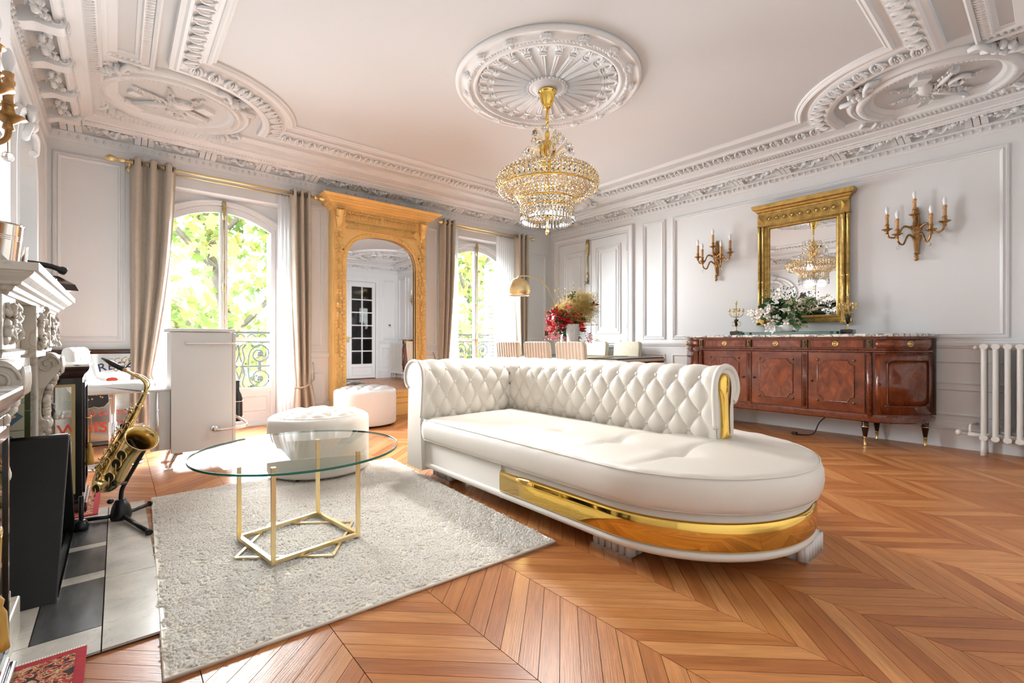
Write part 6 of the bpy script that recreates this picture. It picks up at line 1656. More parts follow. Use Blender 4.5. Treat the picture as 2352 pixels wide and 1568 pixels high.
# tiers: ring profile for outer bead strands and inner funnel
outer = bez([(.30, -.695), (.345, -.69), (.39, -.705), (.420, -.745), (.425, -.79), (.405, -.83)], 4)
inner = bez([(.365, -.815), (.33, -.835), (.285, -.86), (.25, -.895), (.232, -.925)], 4)
NS = 60
def strands(prof, name_w, name_b, per, n, rb, matb, wr=.0026):
    mw, mb = MB(), MB()
    L = [0]
    for i in range(1, len(prof)): L.append(L[-1]+(prof[i]-prof[i-1]).length)
    for k in range(n):
        a = 2*PI*k/n; ca, sa = math.cos(a), math.sin(a)
        mw.tube([(p[0]*ca, p[0]*sa, p[1]) for p in prof[::2]], wr, 4, caps=False)
        a2 = a + PI/n; c2, s2 = math.cos(a2), math.sin(a2)
        for j in range(per):
            t = L[-1]*(j+.5)/per; i = 0
            while L[i+1] < t: i += 1
            f = (t-L[i])/(L[i+1]-L[i]); r = prof[i][0]+(prof[i+1][0]-prof[i][0])*f; z = prof[i][1]+(prof[i+1][1]-prof[i][1])*f
            c = Vector((r*c2, r*s2, z)); u = Vector((-s2, c2, 0)); d = Vector(((prof[i+1][0]-prof[i][0])*c2, (prof[i+1][0]-prof[i][0])*s2, prof[i+1][1]-prof[i][1])); d.normalize(); nn = u.cross(d)
            b_ = rb*1.15
            mb.add([c+nn*rb*.6, c-nn*rb*.6] + [c+u*rb*math.cos(q)*.95+d*b_*math.sin(q) for q in [PI/3*x for x in range(6)]], [(0, 2+x, 2+(x+1) % 6) for x in range(6)] + [(1, 2+(x+1) % 6, 2+x) for x in range(6)])
    stuff(mw.build(name_w, GD, ch)); stuff(mb.build(name_b, matb, ch))
strands(outer, 'outer_ribs', 'outer_bead_strands', 8, NS, .0165, M['crystal_warm'])
strands(inner, 'funnel_ribs', 'funnel_bead_strands', 6, 52, .0125, M['crystal_warm'])
for r, z, w_ in ((.405, -.835, .0065), (.30, -.695, .005), (.232, -.925, .006), (.225, -.99, .004), (.365, -.812, .004)):
    MB().tube([(r*math.cos(2*PI*k/72), r*math.sin(2*PI*k/72), z) for k in range(72)], w_, 6, closed=True).build('gold_ring', GD, ch)
mb = MB()
for k in range(8): a = 2*PI*k/8; mb.tube([(0.02*math.cos(a), .02*math.sin(a), -.70), (.30*math.cos(a), .30*math.sin(a), -.695)], .005, 5).tube([(0, 0, -.98), (.225*math.cos(a), .225*math.sin(a), -.99)], .004, 5)
stuff(mb.build('spokes', GD, ch))
rb = None
for k in range(36):
    a = 2*PI*k/36; loc = (.372*math.cos(a), .372*math.sin(a), -.85)
    if rb is None: rb = MB().ell((0, 0, 0), .021, 10, 7).build('rim_ball', M['crystal'], ch, loc)
    else: inst(rb, 'rim_ball', loc)
cyl = [Vector((.222, -.93)), Vector((.222, -.955)), Vector((.222, -.98)), Vector((.222, -1.005)), Vector((.222, -1.03))]
strands(cyl, 'skirt_wires', 'skirt_beads', 4, 44, .013, M['crystal'], .001)
strands([Vector((.17, -.95)), Vector((.17, -1.0)), Vector((.17, -1.05))], 'inner_skirt_wires', 'inner_skirt_beads', 4, 34, .012, M['crystal'], .001)
pr = None
for k in range(48):
    a = 2*PI*k/48
    if pr is None:
        mb = MB(); q = [(0, -.008, -.002), (.0115, 0, 0), (0, .008, -.002), (-.0115, 0, 0)]
        mb.add([(x, y, z-1.03) for x, y, z in q] + [(x, y, -1.095) for x, y, z in q] + [(0, 0, -1.115)], [(0, 1, 5, 4), (1, 2, 6, 5), (2, 3, 7, 6), (3, 0, 4, 7), (4, 5, 8), (5, 6, 8), (6, 7, 8), (7, 4, 8), (0, 3, 2, 1)])
        mb.v = [(v[0], v[1]+.222, v[2]) for v in mb.v]; pr = mb.build('crystal_prism', M['crystal'], ch)
    else: inst(pr, 'crystal_prism', rot=(0, 0, a))
point_light('chandelier_bulb', (0, .06, -.80), LAMP_POWER, .05, (1.0, .97, .93), ch)

# added fill spots under the skirt, brightening the sofa, rug and floor
for k in range(3):
    a = 2*PI*k/3; sl = bpy.data.lights.new('chandelier_fill_spot', 'SPOT'); sl.energy = FILL_POWER/3; sl.spot_size = math.radians(172); sl.spot_blend = 1.0; sl.shadow_soft_size = .07; sl.color = (1.0, .99, .975)
    so = bpy.data.objects.new('chandelier_fill_spot', sl); C.objects.link(so); so.parent = ch; so.location = (.12*math.cos(a), .12*math.sin(a), -1.09)

# ================================================================ DINING TABLE AND CHAIRS
dt = thing('dining_table', 'long dining table with dark glass top and pale band behind the sofa', 'dining table', (0, 0, 0))
tx0, tx1, ty0, ty1 = 4.58, 5.64, 3.45, 5.72
MB().box(tx0+.02, ty0+.02, .776, tx1-.02, ty1-.02, .790).build('glass_top', M['black'], dt, bevel=.002)
MB().box(tx0+.01, ty0+.01, .755, tx1-.01, ty1-.01, .776).build('upper_band', M['white_lac'], dt)
MB().box(tx0, ty0, .742, tx1, ty1, .755).build('edge_moulding', M['palewood'], dt)
MB().box(tx0+.015, ty0+.015, .72, tx1-.015, ty1-.015, .742).build('apron', M['mahog_h'], dt)
for y in (3.95, 5.22): MB().box(4.90, y-.16, 0.05, 5.30, y+.16, .72).box(4.80, y-.22, 0, 5.40, y+.22, .05).build('pedestal', M['white_lac'], dt, bevel=.006)
for x, y, pl_ in ((4.80, 3.92, 'sofa side'), (5.40, 4.10, 'wall side')):
    pm = MB().lathe([(0, 0), (.17, 0), (.172, .003), (.17, .006), (0, .006)], 32).build('placemat', M['ink_gold'], None, (x, y, .790)); tag(pm, 'round gold placemat on the %s of the dining table, near its sideboard end' % pl_, 'placemat', 'gold placemats on the dining table')
def chair():
    t = thing('dining_chair', '', 'chair')
    MB().box(-.20, -.225, .40, .24, .225, .49).build('seat', M['cream_fabric'], t, bevel=.025, seg=3)
    mb = MB()
    def fn(u, v): 
        z = .30+.70*v; w_ = .235-.012*v; r = .05
        return None
    prof = [(-.225, .0), (-.235, .02), (-.235, .98), (-.225, 1.0)]
    # backrest slab, gently reclined, rounded top corners
    def outline(w_, r, z0, z1, n=6):
        p = [(-w_, z0), (w_, z0)]
        p += [(w_-r+r*math.cos(a), z1-r+r*math.sin(a)) for a in [PI/2*k/n for k in range(n+1)]]
        p += [(-w_+r+r*math.cos(a), z1-r+r*math.sin(a)) for a in [PI/2+PI/2*k/n for k in range(n+1)]]; return p
    def slab(x_in, x_out, w_, name, m):
        p = outline(w_, .05, .33, .998); k = len(p); q = MB(); lean = lambda z: -.055*((z-.45)/.55)
        q.add([(x+lean(z), y, z) for x in (x_in, x_out) for y, z in p], [tuple(range(k)), tuple(reversed(range(k, 2*k)))] + [(i, (i+1) % k, k+(i+1) % k, k+i) for i in range(k)]); return q.build(name, m, t, bevel=.012, seg=2)
    slab(-.165, -.205, .228, 'backrest', M['cream_fabric']); slab(-.204, -.238, .235, 'back_cover', M['stripe'])
    l0 = None
    for (x, y, lx) in ((.20, -.19, .0), (.20, .19, .0), (-.19, -.19, -.06), (-.19, .19, -.06)):
        q = MB(); w_, b = .022, .016
        q.add([(x+sx*w_, y+sy*w_, .41) for sx, sy in ((-1,-1),(1,-1),(1,1),(-1,1))] + [(x+lx+sx*b, y+sy*b, 0) for sx, sy in ((-1,-1),(1,-1),(1,1),(-1,1))], [(0,1,2,3),(7,6,5,4),(0,4,5,1),(1,5,6,2),(2,6,7,3),(3,7,4,0)]); q.build('leg', M['palewood'], t)
    return t
c0 = chair(); first = True
row1 = [(4.50, 5.10, 'beige ribbed dining chair on the near side of the table, farthest left by the window'), (4.50, 4.50, 'beige ribbed dining chair on the near side of the table, middle one of three'), (4.50, 3.90, 'beige ribbed dining chair on the near side of the table, closest to the sideboard')]
row2 = [(5.60, 4.22, 'cream dining chair on the far side of the table, closest to the sideboard'), (5.60, 4.83, 'cream dining chair on the far side of the table, right behind the crystal vase'), (5.60, 5.44, 'cream dining chair on the far table side, half hidden left of the crystal vase')]
for x, y, lb in row1 + row2:
    c = c0 if first else copy_tree(c0); first = False
    c.location = (x, y, 0); c.rotation_euler = (0, 0, 0 if x < 5 else PI); c['label'] = lb; c['group'] = 'dining chairs around the table'
# vases and the red bouquet
vs_ = thing('crystal_vase', 'flared white crystal vase on the dining table holding the red bouquet', 'vase', (4.92, 4.48, .796))
def vz(u, v):
    a = 2*PI*u; r = .062 + .036*v**1.5; r *= 1+.035*math.cos(18*a)*(.4+.6*v); return (r*math.cos(a), r*math.sin(a), .45*v)
mb = MB(); mb.grid(108, 16, vz, cu=True); mb.f.append(tuple(i*16 for i in range(108))); mb.s.append(False); mb.build('body', M['frosted'], vs_, solid=.006)
mb = MB()
for k in range(6):
    a = PI/3*k; mb.tube(bez([(.098*math.cos(a), .098*math.sin(a), .43), (.095*math.cos(a+.5), .095*math.sin(a+.5), .35), (.098*math.cos(a+1.04), .098*math.sin(a+1.04), .43)], 6), .006, 6)
mb.build('swag_relief', M['frosted'], vs_)
v2 = thing('glass_vase', 'wide clear glass cylinder vase behind the crystal vase on the dining table', 'vase', (5.16, 4.73, .796))
mb = MB(); mb.lathe([(0, 0.01), (.17, .01), (.17, .45), (.176, .45), (.176, 0), (0, 0)], 40); mb.build('body', M['clearglass'], v2)
flower_cloud('leaves', v2, 90, lambda R: (R.gauss(0, .06), R.gauss(0, .06), R.uniform(.08, .45)), .12, M['leaf_dark'], 5)
flower_cloud('red_petals', v2, 26, lambda R: (R.gauss(-.05, .06), R.gauss(-.08, .06), R.uniform(.15, .4)), .10, M['red'], 6)
bq = thing('red_bouquet', 'large bouquet of red, pink and yellow flowers above the dining table', 'flowers', (4.98, 4.53, 1.22))
RV = Vector((SA, -CA, 0))   # along the table edge seen from the sofa
def sidec(s, dep, z): return (RV.x*s + CA*dep, RV.y*s + SA*dep, z)
flower_cloud('red_lilies', bq, 130, lambda R: sidec(R.gauss(-.10, .11), R.gauss(-.03, .06), R.gauss(.10, .09)), .11, M['red'], 11)
flower_cloud('pink_blossoms', bq, 700, lambda R: sidec(R.gauss(-.29, .06), R.gauss(-.02, .06), R.uniform(-.20, .22)+.0), .022, M['pink'], 12)
flower_cloud('pink_blossoms', bq, 110, lambda R: sidec(R.gauss(.24, .025), R.gauss(0, .03), R.uniform(-.24, -.10)), .022, M['pink'], 13)
flower_cloud('pink_blossoms', bq, 160, lambda R: sidec(R.gauss(-.02, .06), R.gauss(0, .05), R.gauss(.30, .10)), .022, M['pink'], 14)
flower_cloud('yellow_fern', bq, 2300, lambda R: sidec(R.gauss(.12, .10), R.gauss(0, .08), R.gauss(.25, .11)), .10, M['yellow'], 15, 'strand')
flower_cloud('yellow_fern', bq, 500, lambda R: sidec(R.gauss(-.12, .07), R.gauss(0, .05), R.gauss(.24, .05)), .09, M['yellow'], 16, 'strand')
flower_cloud('leaves', bq, 130, lambda R: sidec(R.gauss(-.12, .14), R.gauss(.02, .06), R.gauss(.04, .10)), .10, M['leaf_dark'], 17)
flower_cloud('leaves', bq, 40, lambda R: sidec(R.gauss(-.03, .05), R.gauss(.0, .04), R.gauss(.40, .05)), .06, M['leaf_dark'], 18)
flower_cloud('dark_red_leaves', bq, 16, lambda R: sidec(R.gauss(.26, .03), 0, R.gauss(.28, .03)), .08, M['red'], 19)
for i, (s, z) in enumerate(((-.26, .52), (-.20, .53), (-.11, .55), (.0, .62), (.36, .46), (.36, .34), (.35, .02), (.1, .56))):
    mb = MB(); P_ = bez([(0, 0, 0), sidec(s*.5, 0, z*.55), sidec(s, 0, z)], 6); mb.tube(P_, .0022, 4)
    RR_ = random.Random(i)
    for p in P_[5:]: mb.ell(p + Vector((RR_.uniform(-.012, .012), RR_.uniform(-.012, .012), 0)), .008, 5, 4)
    mb.build('sprig', M['yellow'], bq)

# ================================================================ ARC LAMP
al = thing('arc_floor_lamp', 'brass arc floor lamp with dome shade in the far corner over the dining table', 'floor lamp', (5.83, 5.60, 0))
e = Vector((4.36-5.83, 5.0-5.60, 0))
MB().lathe([(0, 0), (.13, 0), (.135, .01), (.13, .04), (0, .045)], 32).build('base', M['marble_top'], al)
pts = [(0, 0, .04), (0, 0, .8), (e.x*.06, e.y*.06, 1.35), (e.x*.22, e.y*.22, 1.72), (e.x*.48, e.y*.48, 1.95), (e.x*.75, e.y*.75, 1.975), (e.x, e.y, 1.93)]
MB().tube(bez(pts, 10), .011, 8).build('arc_pole', M['brass_sat'], al)
sh_ = MB(); R0 = .168
pf = [(R0*math.sin(t), R0*math.cos(t)) for t in [PI*.02 + (PI*.64)*k/18 for k in range(19)]]
sh_.lathe(pf, 36, (e.x, e.y, 1.735)); sh_.f = [f for f in sh_.f if len(f) == 4]; sh_.s = [True]*len(sh_.f); dome = sh_.build('dome_shade', M['brass_sat'], al, solid=.003)
sh_ = MB(); sh_.lathe([(a*.975, b*.975) for a, b in pf], 36, (e.x, e.y, 1.735)); sh_.f = [f for f in sh_.f if len(f) == 4]; sh_.s = [True]*len(sh_.f); sh_.build('shade_lining', M['bulb'], dome)
MB().lathe([(.035, 1.893), (.03, 1.905), (.012, 1.925), (.006, 1.94)], 14, (e.x, e.y, 0)).build('socket_cap', M['brass_sat'], al)
MB().ell((e.x, e.y, 1.74), (.035, .035, .045), 10, 8).build('lamp_bulb', M['bulb'], al)
# ================================================================ WHITE BAR CABINET
wc = thing('bar_cabinet', 'tall white bar cabinet on wheels with chrome rails in front of the left window', 'cabinet', (0.52, 4.45, 0))
MB().box(-.204, 0, .13, .206, .42, 1.075).build('body', M['white_lac'], wc, bevel=.004)
MB().box(-.222, -.015, 1.078, .225, .44, 1.102).build('top_panel', M['white_lac'], wc, bevel=.003)
MB().box(.208, .01, .14, .235, .41, 1.07).build('front_door', M['white_lac'], wc, bevel=.006)
mb = MB(); mb.box(-.33, .03, .16, -.206, .40, .62).box(-.345, .02, .62, -.204, .41, .632); wing = mb.build('side_wing', M['white_lac'], wc, bevel=.003)
MB().tube([(-.285, .022, .17), (-.285, .022, .61)], .008, 8).build('wing_rail', M['chrome'], wing)
mb = MB(); mb.tube(bez([(-.10, -.0, .985), (-.10, -.03, .985), (-.08, -.035, .985), (.24, -.035, .985), (.30, -.03, .983), (.31, .0, .983), (.31, .06, .985)], 6), .007, 8); mb.build('upper_rail', M['chrome'], wc)
mb = MB(); mb.tube(bez([(.085, 0, .295), (.085, -.05, .292), (.11, -.06, .29), (.24, -.06, .295), (.30, -.045, .30), (.31, 0, .315), (.26, .10, .36), (.24, .14, .375)], 6), .0115, 10); mb.M = Matrix.Translation((.085, 0, .295)) @ Matrix.Rotation(PI/2, 4, 'X'); mb.lathe([(.026, 0), (.026, .006), (0, .008)], 16); mb.build('lower_handle', M['chrome'], wc)
lg = None
for (x, y, rz) in ((-.17, .03, .0), (.20, .05, PI), (-.17, .36, 0), (.20, .38, PI)):
    if lg is None:
        mb = MB(); mb.tube(bez([(.04, 0, .132), (.0, 0, .12), (-.03, 0, .06), (-.045, 0, .012)], 6), [.022]*6+[.017]*6+[.012]*6+[.016], 8); mb.box(-.075, -.022, 0, -.02, .022, .014); lg = mb.build('curved_leg', M['chrome'], wc, (x, y, 0), (0, 0, rz))
    else: inst(lg, 'curved_leg', (x, y, 0), (0, 0, rz))
bt = MB().lathe([(0, 0), (.038, 0), (.04, .01), (.04, .19), (.03, .23), (.016, .26), (.014, .33), (.017, .335), (.017, .35), (0, .352)], 18)
b_ = bt.build('dark_bottle', M['black'], None, (.80, 4.66, .31)); tag(b_, 'dark wine bottle in the chrome holder at the side of the white cabinet', 'bottle')
mb = MB(); mb.tube([(.28, .21+.055*math.cos(2*PI*k/20), .33+.0) for k in range(20)], .004, 6); mb = MB()
mb.tube([(.28+.046*math.cos(2*PI*k/20), .21+.046*math.sin(2*PI*k/20), .34) for k in range(20)], .004, 6, closed=True); mb.tube([(.28+.046*math.cos(2*PI*k/20), .21+.046*math.sin(2*PI*k/20), .48) for k in range(20)], .004, 6, closed=True)
mb.cbox((.28, .21, .304), (.09, .09, .008)); mb.tube([(.234, .21, .304), (.234, .21, .48)], .004, 6); mb.build('bottle_holder', M['chrome'], wc)

# ================================================================ BAR STOOL
bs = thing('bar_stool', 'white leatherette bar stool with chrome column behind the saxophone', 'bar stool', (-0.03, 5.0, 0), -0.2)
MB().lathe([(0, 0), (.21, 0), (.212, .004), (.19, .012), (.06, .022), (.035, .05), (.03, .06)], 40).build('base_disc', M['chrome'], bs)
MB().lathe([(.028, .05), (.028, .34), (.020, .35), (.020, .58)], 16).build('column', M['chrome'], bs)
def st_seat(u, v):
    return None
mb = MB()
pf = bez([(.24, .595), (.235, .665), (.10, .672), (-.08, .668), (-.145, .70), (-.175, .80), (-.185, .92), (-.225, .955), (-.262, .92), (-.255, .78), (-.235, .64), (-.17, .59), (0, .585), (.24, .590)], 6)
W = .205; k = len(pf)
mb.add([(p.x, y, p.y) for y in (-W, -W+.012, -W+.03, 0, W-.03, W-.012, W) for p in [Vector((q[0], q[1])) for q in pf]], [], True)
cx_ = sum(p[0] for p in pf)/k; cz_ = sum(p[1] for p in pf)/k
rows = [(-W, -.018), (-W+.008, -.006), (-W+.03, 0), (0, .0), (W-.03, 0), (W-.008, -.006), (W, -.018)]
mb = MB(); vs = []
for y, ins in rows:
    for i in range(k):
        t = Vector(pf[(i+1) % k][:2]) - Vector(pf[i-1][:2]); t.normalize(); nn = Vector((-t.y, t.x)); p = Vector(pf[i][:2]) - nn*ins*-1*(-1); vs.append((pf[i][0]+nn.x*(-ins)*-1*1.0*(-1), y, pf[i][1]+nn.y*(-ins)*-1*(-1)))
mb.add(vs, [(j*k+i, j*k+(i+1) % k, (j+1)*k+(i+1) % k, (j+1)*k+i) for j in range(6) for i in range(k)] + [tuple(range(k)), tuple(reversed(range(6*k, 7*k)))], True)
mb.build('shell_seat', M['leather_white'], bs)
mb = MB()
for y in (-.07, .07): mb.tube([(p[0], y, p[1]+.0) for p in pf[5:44]], .003, 5)
for i in (14, 22, 30, 36): mb.tube([(pf[i][0]-.0, -W+.01, pf[i][1]), (pf[i][0], W-.01, pf[i][1])], .003, 5)
stuff(mb.build('stitched_seams', M['leather_white'], bs))
mb = MB(); mb.tube([(.03*math.cos(0), .02, .30), (.17, .16, .29), (.20, 0, .29), (.17, -.16, .29), (.03, -.02, .30)], .009, 8); mb.build('foot_rest', M['chrome'], bs); MB().tube([(0, -.02, .57), (.02, -.18, .56), (.03, -.21, .55)], .005, 6).build('lift_lever', M['chrome'], bs)

# ================================================================ WHISKY SIGN
def text_mesh(s, size, m, par, loc, rot, ext=.001, shear=0.0, sx=1.0):
    cu = bpy.data.curves.new('lettering', 'FONT'); cu.body = s; cu.size = size; cu.extrude = ext; cu.align_x = 'CENTER'; cu.shear = shear; cu.offset = size*.012
    o = bpy.data.objects.new('lettering', cu); C.objects.link(o)
    dg = bpy.context.evaluated_depsgraph_get(); me = bpy.data.meshes.new_from_object(o.evaluated_get(dg)); bpy.data.objects.remove(o); bpy.data.curves.remove(cu)
    me.name = 'lettering'; me.materials.clear(); me.materials.append(m)
    q = bpy.data.objects.new('lettering', me); C.objects.link(q); q.parent = par; q.location = loc; q.rotation_euler = rot; q.scale = (sx, 1, 1); return q
sg = thing('whisky_mirror_sign', 'framed silvered whisky advertising mirror leaning in the corner behind the bar stool', 'sign', (-.14, 5.955, 0)); sg.rotation_euler = (-.012, 0, 0)
MB().box(-.32, 0, .03, .32, .012, .90).build('silvered_glass', M['sign_silver'], sg)
m = MB(); m.M = Matrix(((1,0,0,0),(0,0,-1,0.014),(0,1,0,0),(0,0,0,1))); m.rect(-.34, .0, .34, .925, [(0, -.0), (0, .03), (.012, .036), (.034, .026), (.044, .018), (.044, .0)]); m.build('wooden_frame', M['darkwood'], sg)
UR = (PI/2, 0, 0)
for i, c in enumerate('REGAL'):
    a = (i-2)*.16 + .02; text_mesh(c, .105, M['ink_blue'], sg, (.150+.40*math.sin(a), -.002, .42+.31*math.cos(a)), (PI/2, a, 0), shear=.12)
text_mesh('BLENDED SCOTCH', .068, M['ink_red'], sg, (-.02, -.002, .285), UR, sx=.95)
text_mesh('WHISKY', .135, M['ink_red'], sg, (-.02, -.002, .135), UR, sx=1.05)
m = MB(); sp = [(-.085, .60), (-.10, .52), (-.105, .45), (-.07, .405), (-.03, .40), (0, .412), (.03, .40), (.07, .405), (.105, .45), (.10, .52), (.085, .60)]
m.extr(sp, 0, .002); m.v = [(v[0]-.03, -.001-v[2], v[1]-.03) for v in m.v]; m.build('black_crest', M['ink_black'], sg)
m = MB(); m.tube([(p[0]*1.06-.03, -.003, (p[1]-.5)*1.06+.47) for p in sp], .003, 5); R = random.Random(8)
for k in range(26): m.ell((R.uniform(-.09, .03), -.003, R.uniform(.44, .55)), (.008, .002, .008), 5, 4)
m.build('gold_crest_ornament', M['ink_gold'], sg)
for (x, z) in ((-.16, .63), (-.04, .635), (.10, .63)): MB().ell((x, -.001, z), (.045, .002, .022), 10, 4).build('red_swash', M['ink_red'], sg)
m = MB()
for s in (-1, 1):
    for k in range(4): m.tube(bez([(s*(.26-.05*k), -.002, .86-.01*k), (s*(.22-.05*k), -.002, .82), (s*(.25-.04*k), -.002, .80-.03*k), (s*(.27-.03*k), -.002, .83)], 5), .004, 5)
    m.tube(bez([(s*.27, -.002, .86), (s*.25, -.002, .75), (s*.27, -.002, .66)], 5), .004, 5)
stuff(m.build('gold_scrollwork', M['ink_gold'], sg))

# ================================================================ FIREPLACE
MA = M['marble']
fp_ = thing('fireplace_mantel', 'carved cream marble fireplace mantel with scroll consoles at the left wall', 'fireplace', (XL, 2.84, 0))
# local x into the room (front at .315), local y along the wall, half length .80
FX, HL = .315, .80
def mould(prof, name, par=fp_, hl=HL):
    # prof: [(projection, z)] wrapped round three sides
    m = MB(); vs = []
    for p, z in prof: e_ = hl + (p-FX); vs += [(0, -e_, z), (p, -e_, z), (p, e_, z), (0, e_, z)]
    k = len(prof); m.add(vs, [(j*4+i, j*4+i+1, (j+1)*4+i+1, (j+1)*4+i) for j in range(k-1) for i in range(3)] + [(0, 1, 2, 3), tuple(4*(k-1)+i for i in range(4))]); return m.build(name, MA, par)
mould([(.24, 1.145), (.245, 1.155), (.252, 1.160), (.258, 1.172), (.272, 1.178), (.275, 1.186), (.292, 1.20), (.303, 1.212), (.304, 1.216), (.315, 1.218), (.315, 1.243)], 'shelf')
mould([(.205, .965), (.205, 1.145)], 'frieze')
mould([(.205, .945), (.225, .95), (.228, .965), (.205, .975)], 'astragal')
# jamb fronts, opening
mb = MB(); mb.box(0, -.775+.0, 0, .175, -.50, .945).box(0, .50, 0, .175, .775, .945).box(0, -.50, .80, .17, .50, .945); mb.build('surround', MA, fp_)
for s in (-1, 1): MB().box(.17, s*.535-.035, .08, .19, s*.535+.035, .945).build('inner_pilaster', MA, fp_, bevel=.006)
def carving(name, c, d, n, seed, r=.018):
    R = random.Random(seed); m = MB()
    for k in range(n):
        p = [c[i]+R.uniform(-1, 1)*d[i]/2 for i in range(3)]; q = r*R.uniform(.6, 1.2)
        if R.random() < .5: m.ell(p, (q*.7, q, q), 7, 5)
        else: m.tube(bez([p, (p[0]+.012, p[1]+R.uniform(-1, 1)*q*1.5, p[2]+R.uniform(-1, 1)*q*1.5), (p[0]+.004, p[1]+R.uniform(-1, 1)*q*2, p[2]+R.uniform(-1, 1)*q*2)], 4), q*.45, 5)
    return stuff(m.build(name, MA, fp_))
for s in (-1, 1):
    y = s*.655
    MB().box(.205, y-.12, .975, .235, y+.12, 1.145).build('end_block', MA, fp_, bevel=.003); carving('block_carving', (.238, y, 1.06), (.012, .17, .12), 34, 3+s)
MB().box(.205, -.16, .935, .25, .16, 1.145).build('centre_tablet', MA, fp_, bevel=.003); carving('tablet_carving', (.252, 0, 1.05), (.012, .25, .14), 48, 9)
carving('frieze_carving', (.207, -.35, 1.055), (.01, .22, .10), 26, 11); carving('frieze_carving', (.207, .35, 1.055), (.01, .22, .10), 26, 12)
# scroll consoles
def console(y):
    m = MB(); w_ = .085
    pr = bez([(.175, .94), (.235, .94), (.268, .90), (.268, .85), (.235, .80), (.205, .74), (.195, .66), (.20, .60), (.225, .585), (.225, .54), (.205, .535), (.195, .48), (.19, .30), (.185, .16)], 5)
    P_ = [(p.x, p.y) for p in [Vector((q[0], q[1])) for q in pr]] + [(.16, .16), (.16, .94)]; k = len(P_)
    m.add([(a, y-w_, b) for a, b in P_] + [(a, y+w_, b) for a, b in P_], [tuple(range(k)), tuple(reversed(range(k, 2*k)))] + [(i, (i+1) % k, k+(i+1) % k, k+i) for i in range(k)])
    o = m.build('scroll_console', MA, fp_)
    for s in (-1, 1):
        m = MB(); yy = y+s*(w_+.002); m.tube([(.222+(.046*(1-q/30))*math.cos(q*.42)*1.0, yy, .882+(.052*(1-q/30))*math.sin(q*.42)) for q in range(30)], .005, 6); m.build('volute', MA, o)
    R = random.Random(2); m = MB()
    for k in range(36):
        t = k/35; z = .82-.30*t; x = .235-.035*min(1, t*3); m.ell((x+.012, y+R.uniform(-.05, .05)*(1-t*.5), z), (.018, R.uniform(.01, .022), R.uniform(.012, .026)), 7, 5)
    m.build('acanthus_leaf', MA, o)
    m = MB()
    for q in range(5): m.ell((.272, y-.06+.03*q, .875), (.008, .016, .05), 7, 5)
    m.build('reeded_band', MA, o); m = MB()
    for q in range(4): m.ell((.227, y-.05+.033*q, .562), (.008, .018, .02), 7, 5)
    m.build('egg_carving', MA, o)
    R = random.Random(5); m = MB()
    for k in range(22): t = k/21; m.ell((.196, y+R.uniform(-.04, .04), .50-.34*t), (.012, R.uniform(.008, .018), R.uniform(.01, .022)), 6, 4)
    m.build('flower_drop', MA, o)
console(-.655); console(.655)
for s in (-1, 1): MB().box(0, s*.655-.13, 0, .245, s*.655+.13, .13).box(0, s*.655-.115, .13, .225, s*.655+.115, .16).build('plinth', MA, fp_, bevel=.005)
# tiled cheeks of the opening
TG = pbr('cream glazed tile', (.60, .57, .42), .2, vary=.06); TB = pbr('blue grey glazed tile', (.13, .20, .26), .2, vary=.2); TO = pbr('olive glazed edge tile', (.06, .07, .02), .2, vary=.2); TF = pbr('moulded flower tile', (.62, .50, .32), .3, vary=.15)
tq = None; td = None; tfl = None
for s in (1, -1):
    for k in range(5):
        z = .16+.135*k; y = s*.47
        a = MB().box(.02, y-.008 if s > 0 else y, z, .15, y if s > 0 else y+.008, z+.132).build('square_tile', TG, fp_)
        m = MB(); yy = y-s*.010; cxx, czz = .085, z+.066
        m.add([(cxx-.062, yy, czz), (cxx, yy, czz-.062), (cxx+.062, yy, czz), (cxx, yy, czz+.062), (cxx-.062, y, czz), (cxx, y, czz-.062), (cxx+.062, y, czz), (cxx, y, czz+.062)], [(0,1,2,3), (0,4,5,1), (1,5,6,2), (2,6,7,3), (3,7,4,0)]); m.build('diamond_tile', TB, fp_)
        m = MB()
        for q in range(9): b = PI/4+PI*1.0*q/8-.4; m.tube([(cxx, yy-s*.002, czz-.02), (cxx+.036*math.cos(b), yy-s*.004, czz-.008+.036*math.sin(b))], [.003, .007], 5)
        m.tube([(cxx, yy-s*.002, czz-.02), (cxx, yy-s*.002, czz-.045)], .004, 5); m.build('flower_relief', TF, fp_)
    for k in range(6): MB().box(.15, s*.47-.006, .12+.135*k, .17, s*.47+.006, .12+.135*k+.132).build('edge_tile', TO, fp_)
MB().box(-.0, -.48, .0, .015, .48, .80).build('firebox_back', M['black_matte'], fp_)
# hearth: pale and dark marble slabs
he = struct(B(XL+.01, 1.99, -.004, .13, 3.70, .004).build('hearth', M['gap']))
def slab_(x0, y0, x1, y1, m): return MB().box(x0+.002, y0+.002, .002, x1-.002, y1-.002, .012).build('hearth_tile', M[m], he)
for a, b in ((1.99, 2.58), (2.58, 3.06), (3.06, 3.70)): slab_(-.04, a, .13, b, 'marble_hearth')
for a, b, m in ((1.99, 2.16, 'marble_hearth'), (2.16, 2.60, 'stone'), (2.60, 2.68, 'marble_hearth'), (2.68, 3.0, 'stone'), (3.0, 3.06, 'marble_hearth'), (3.06, 3.46, 'stone'), (3.46, 3.70, 'marble_hearth')): slab_(-.22 if m == 'stone' else -.34, a, -.04, b, m)
slab_(-.34, 2.16, -.22, 3.46, 'marble_hearth')

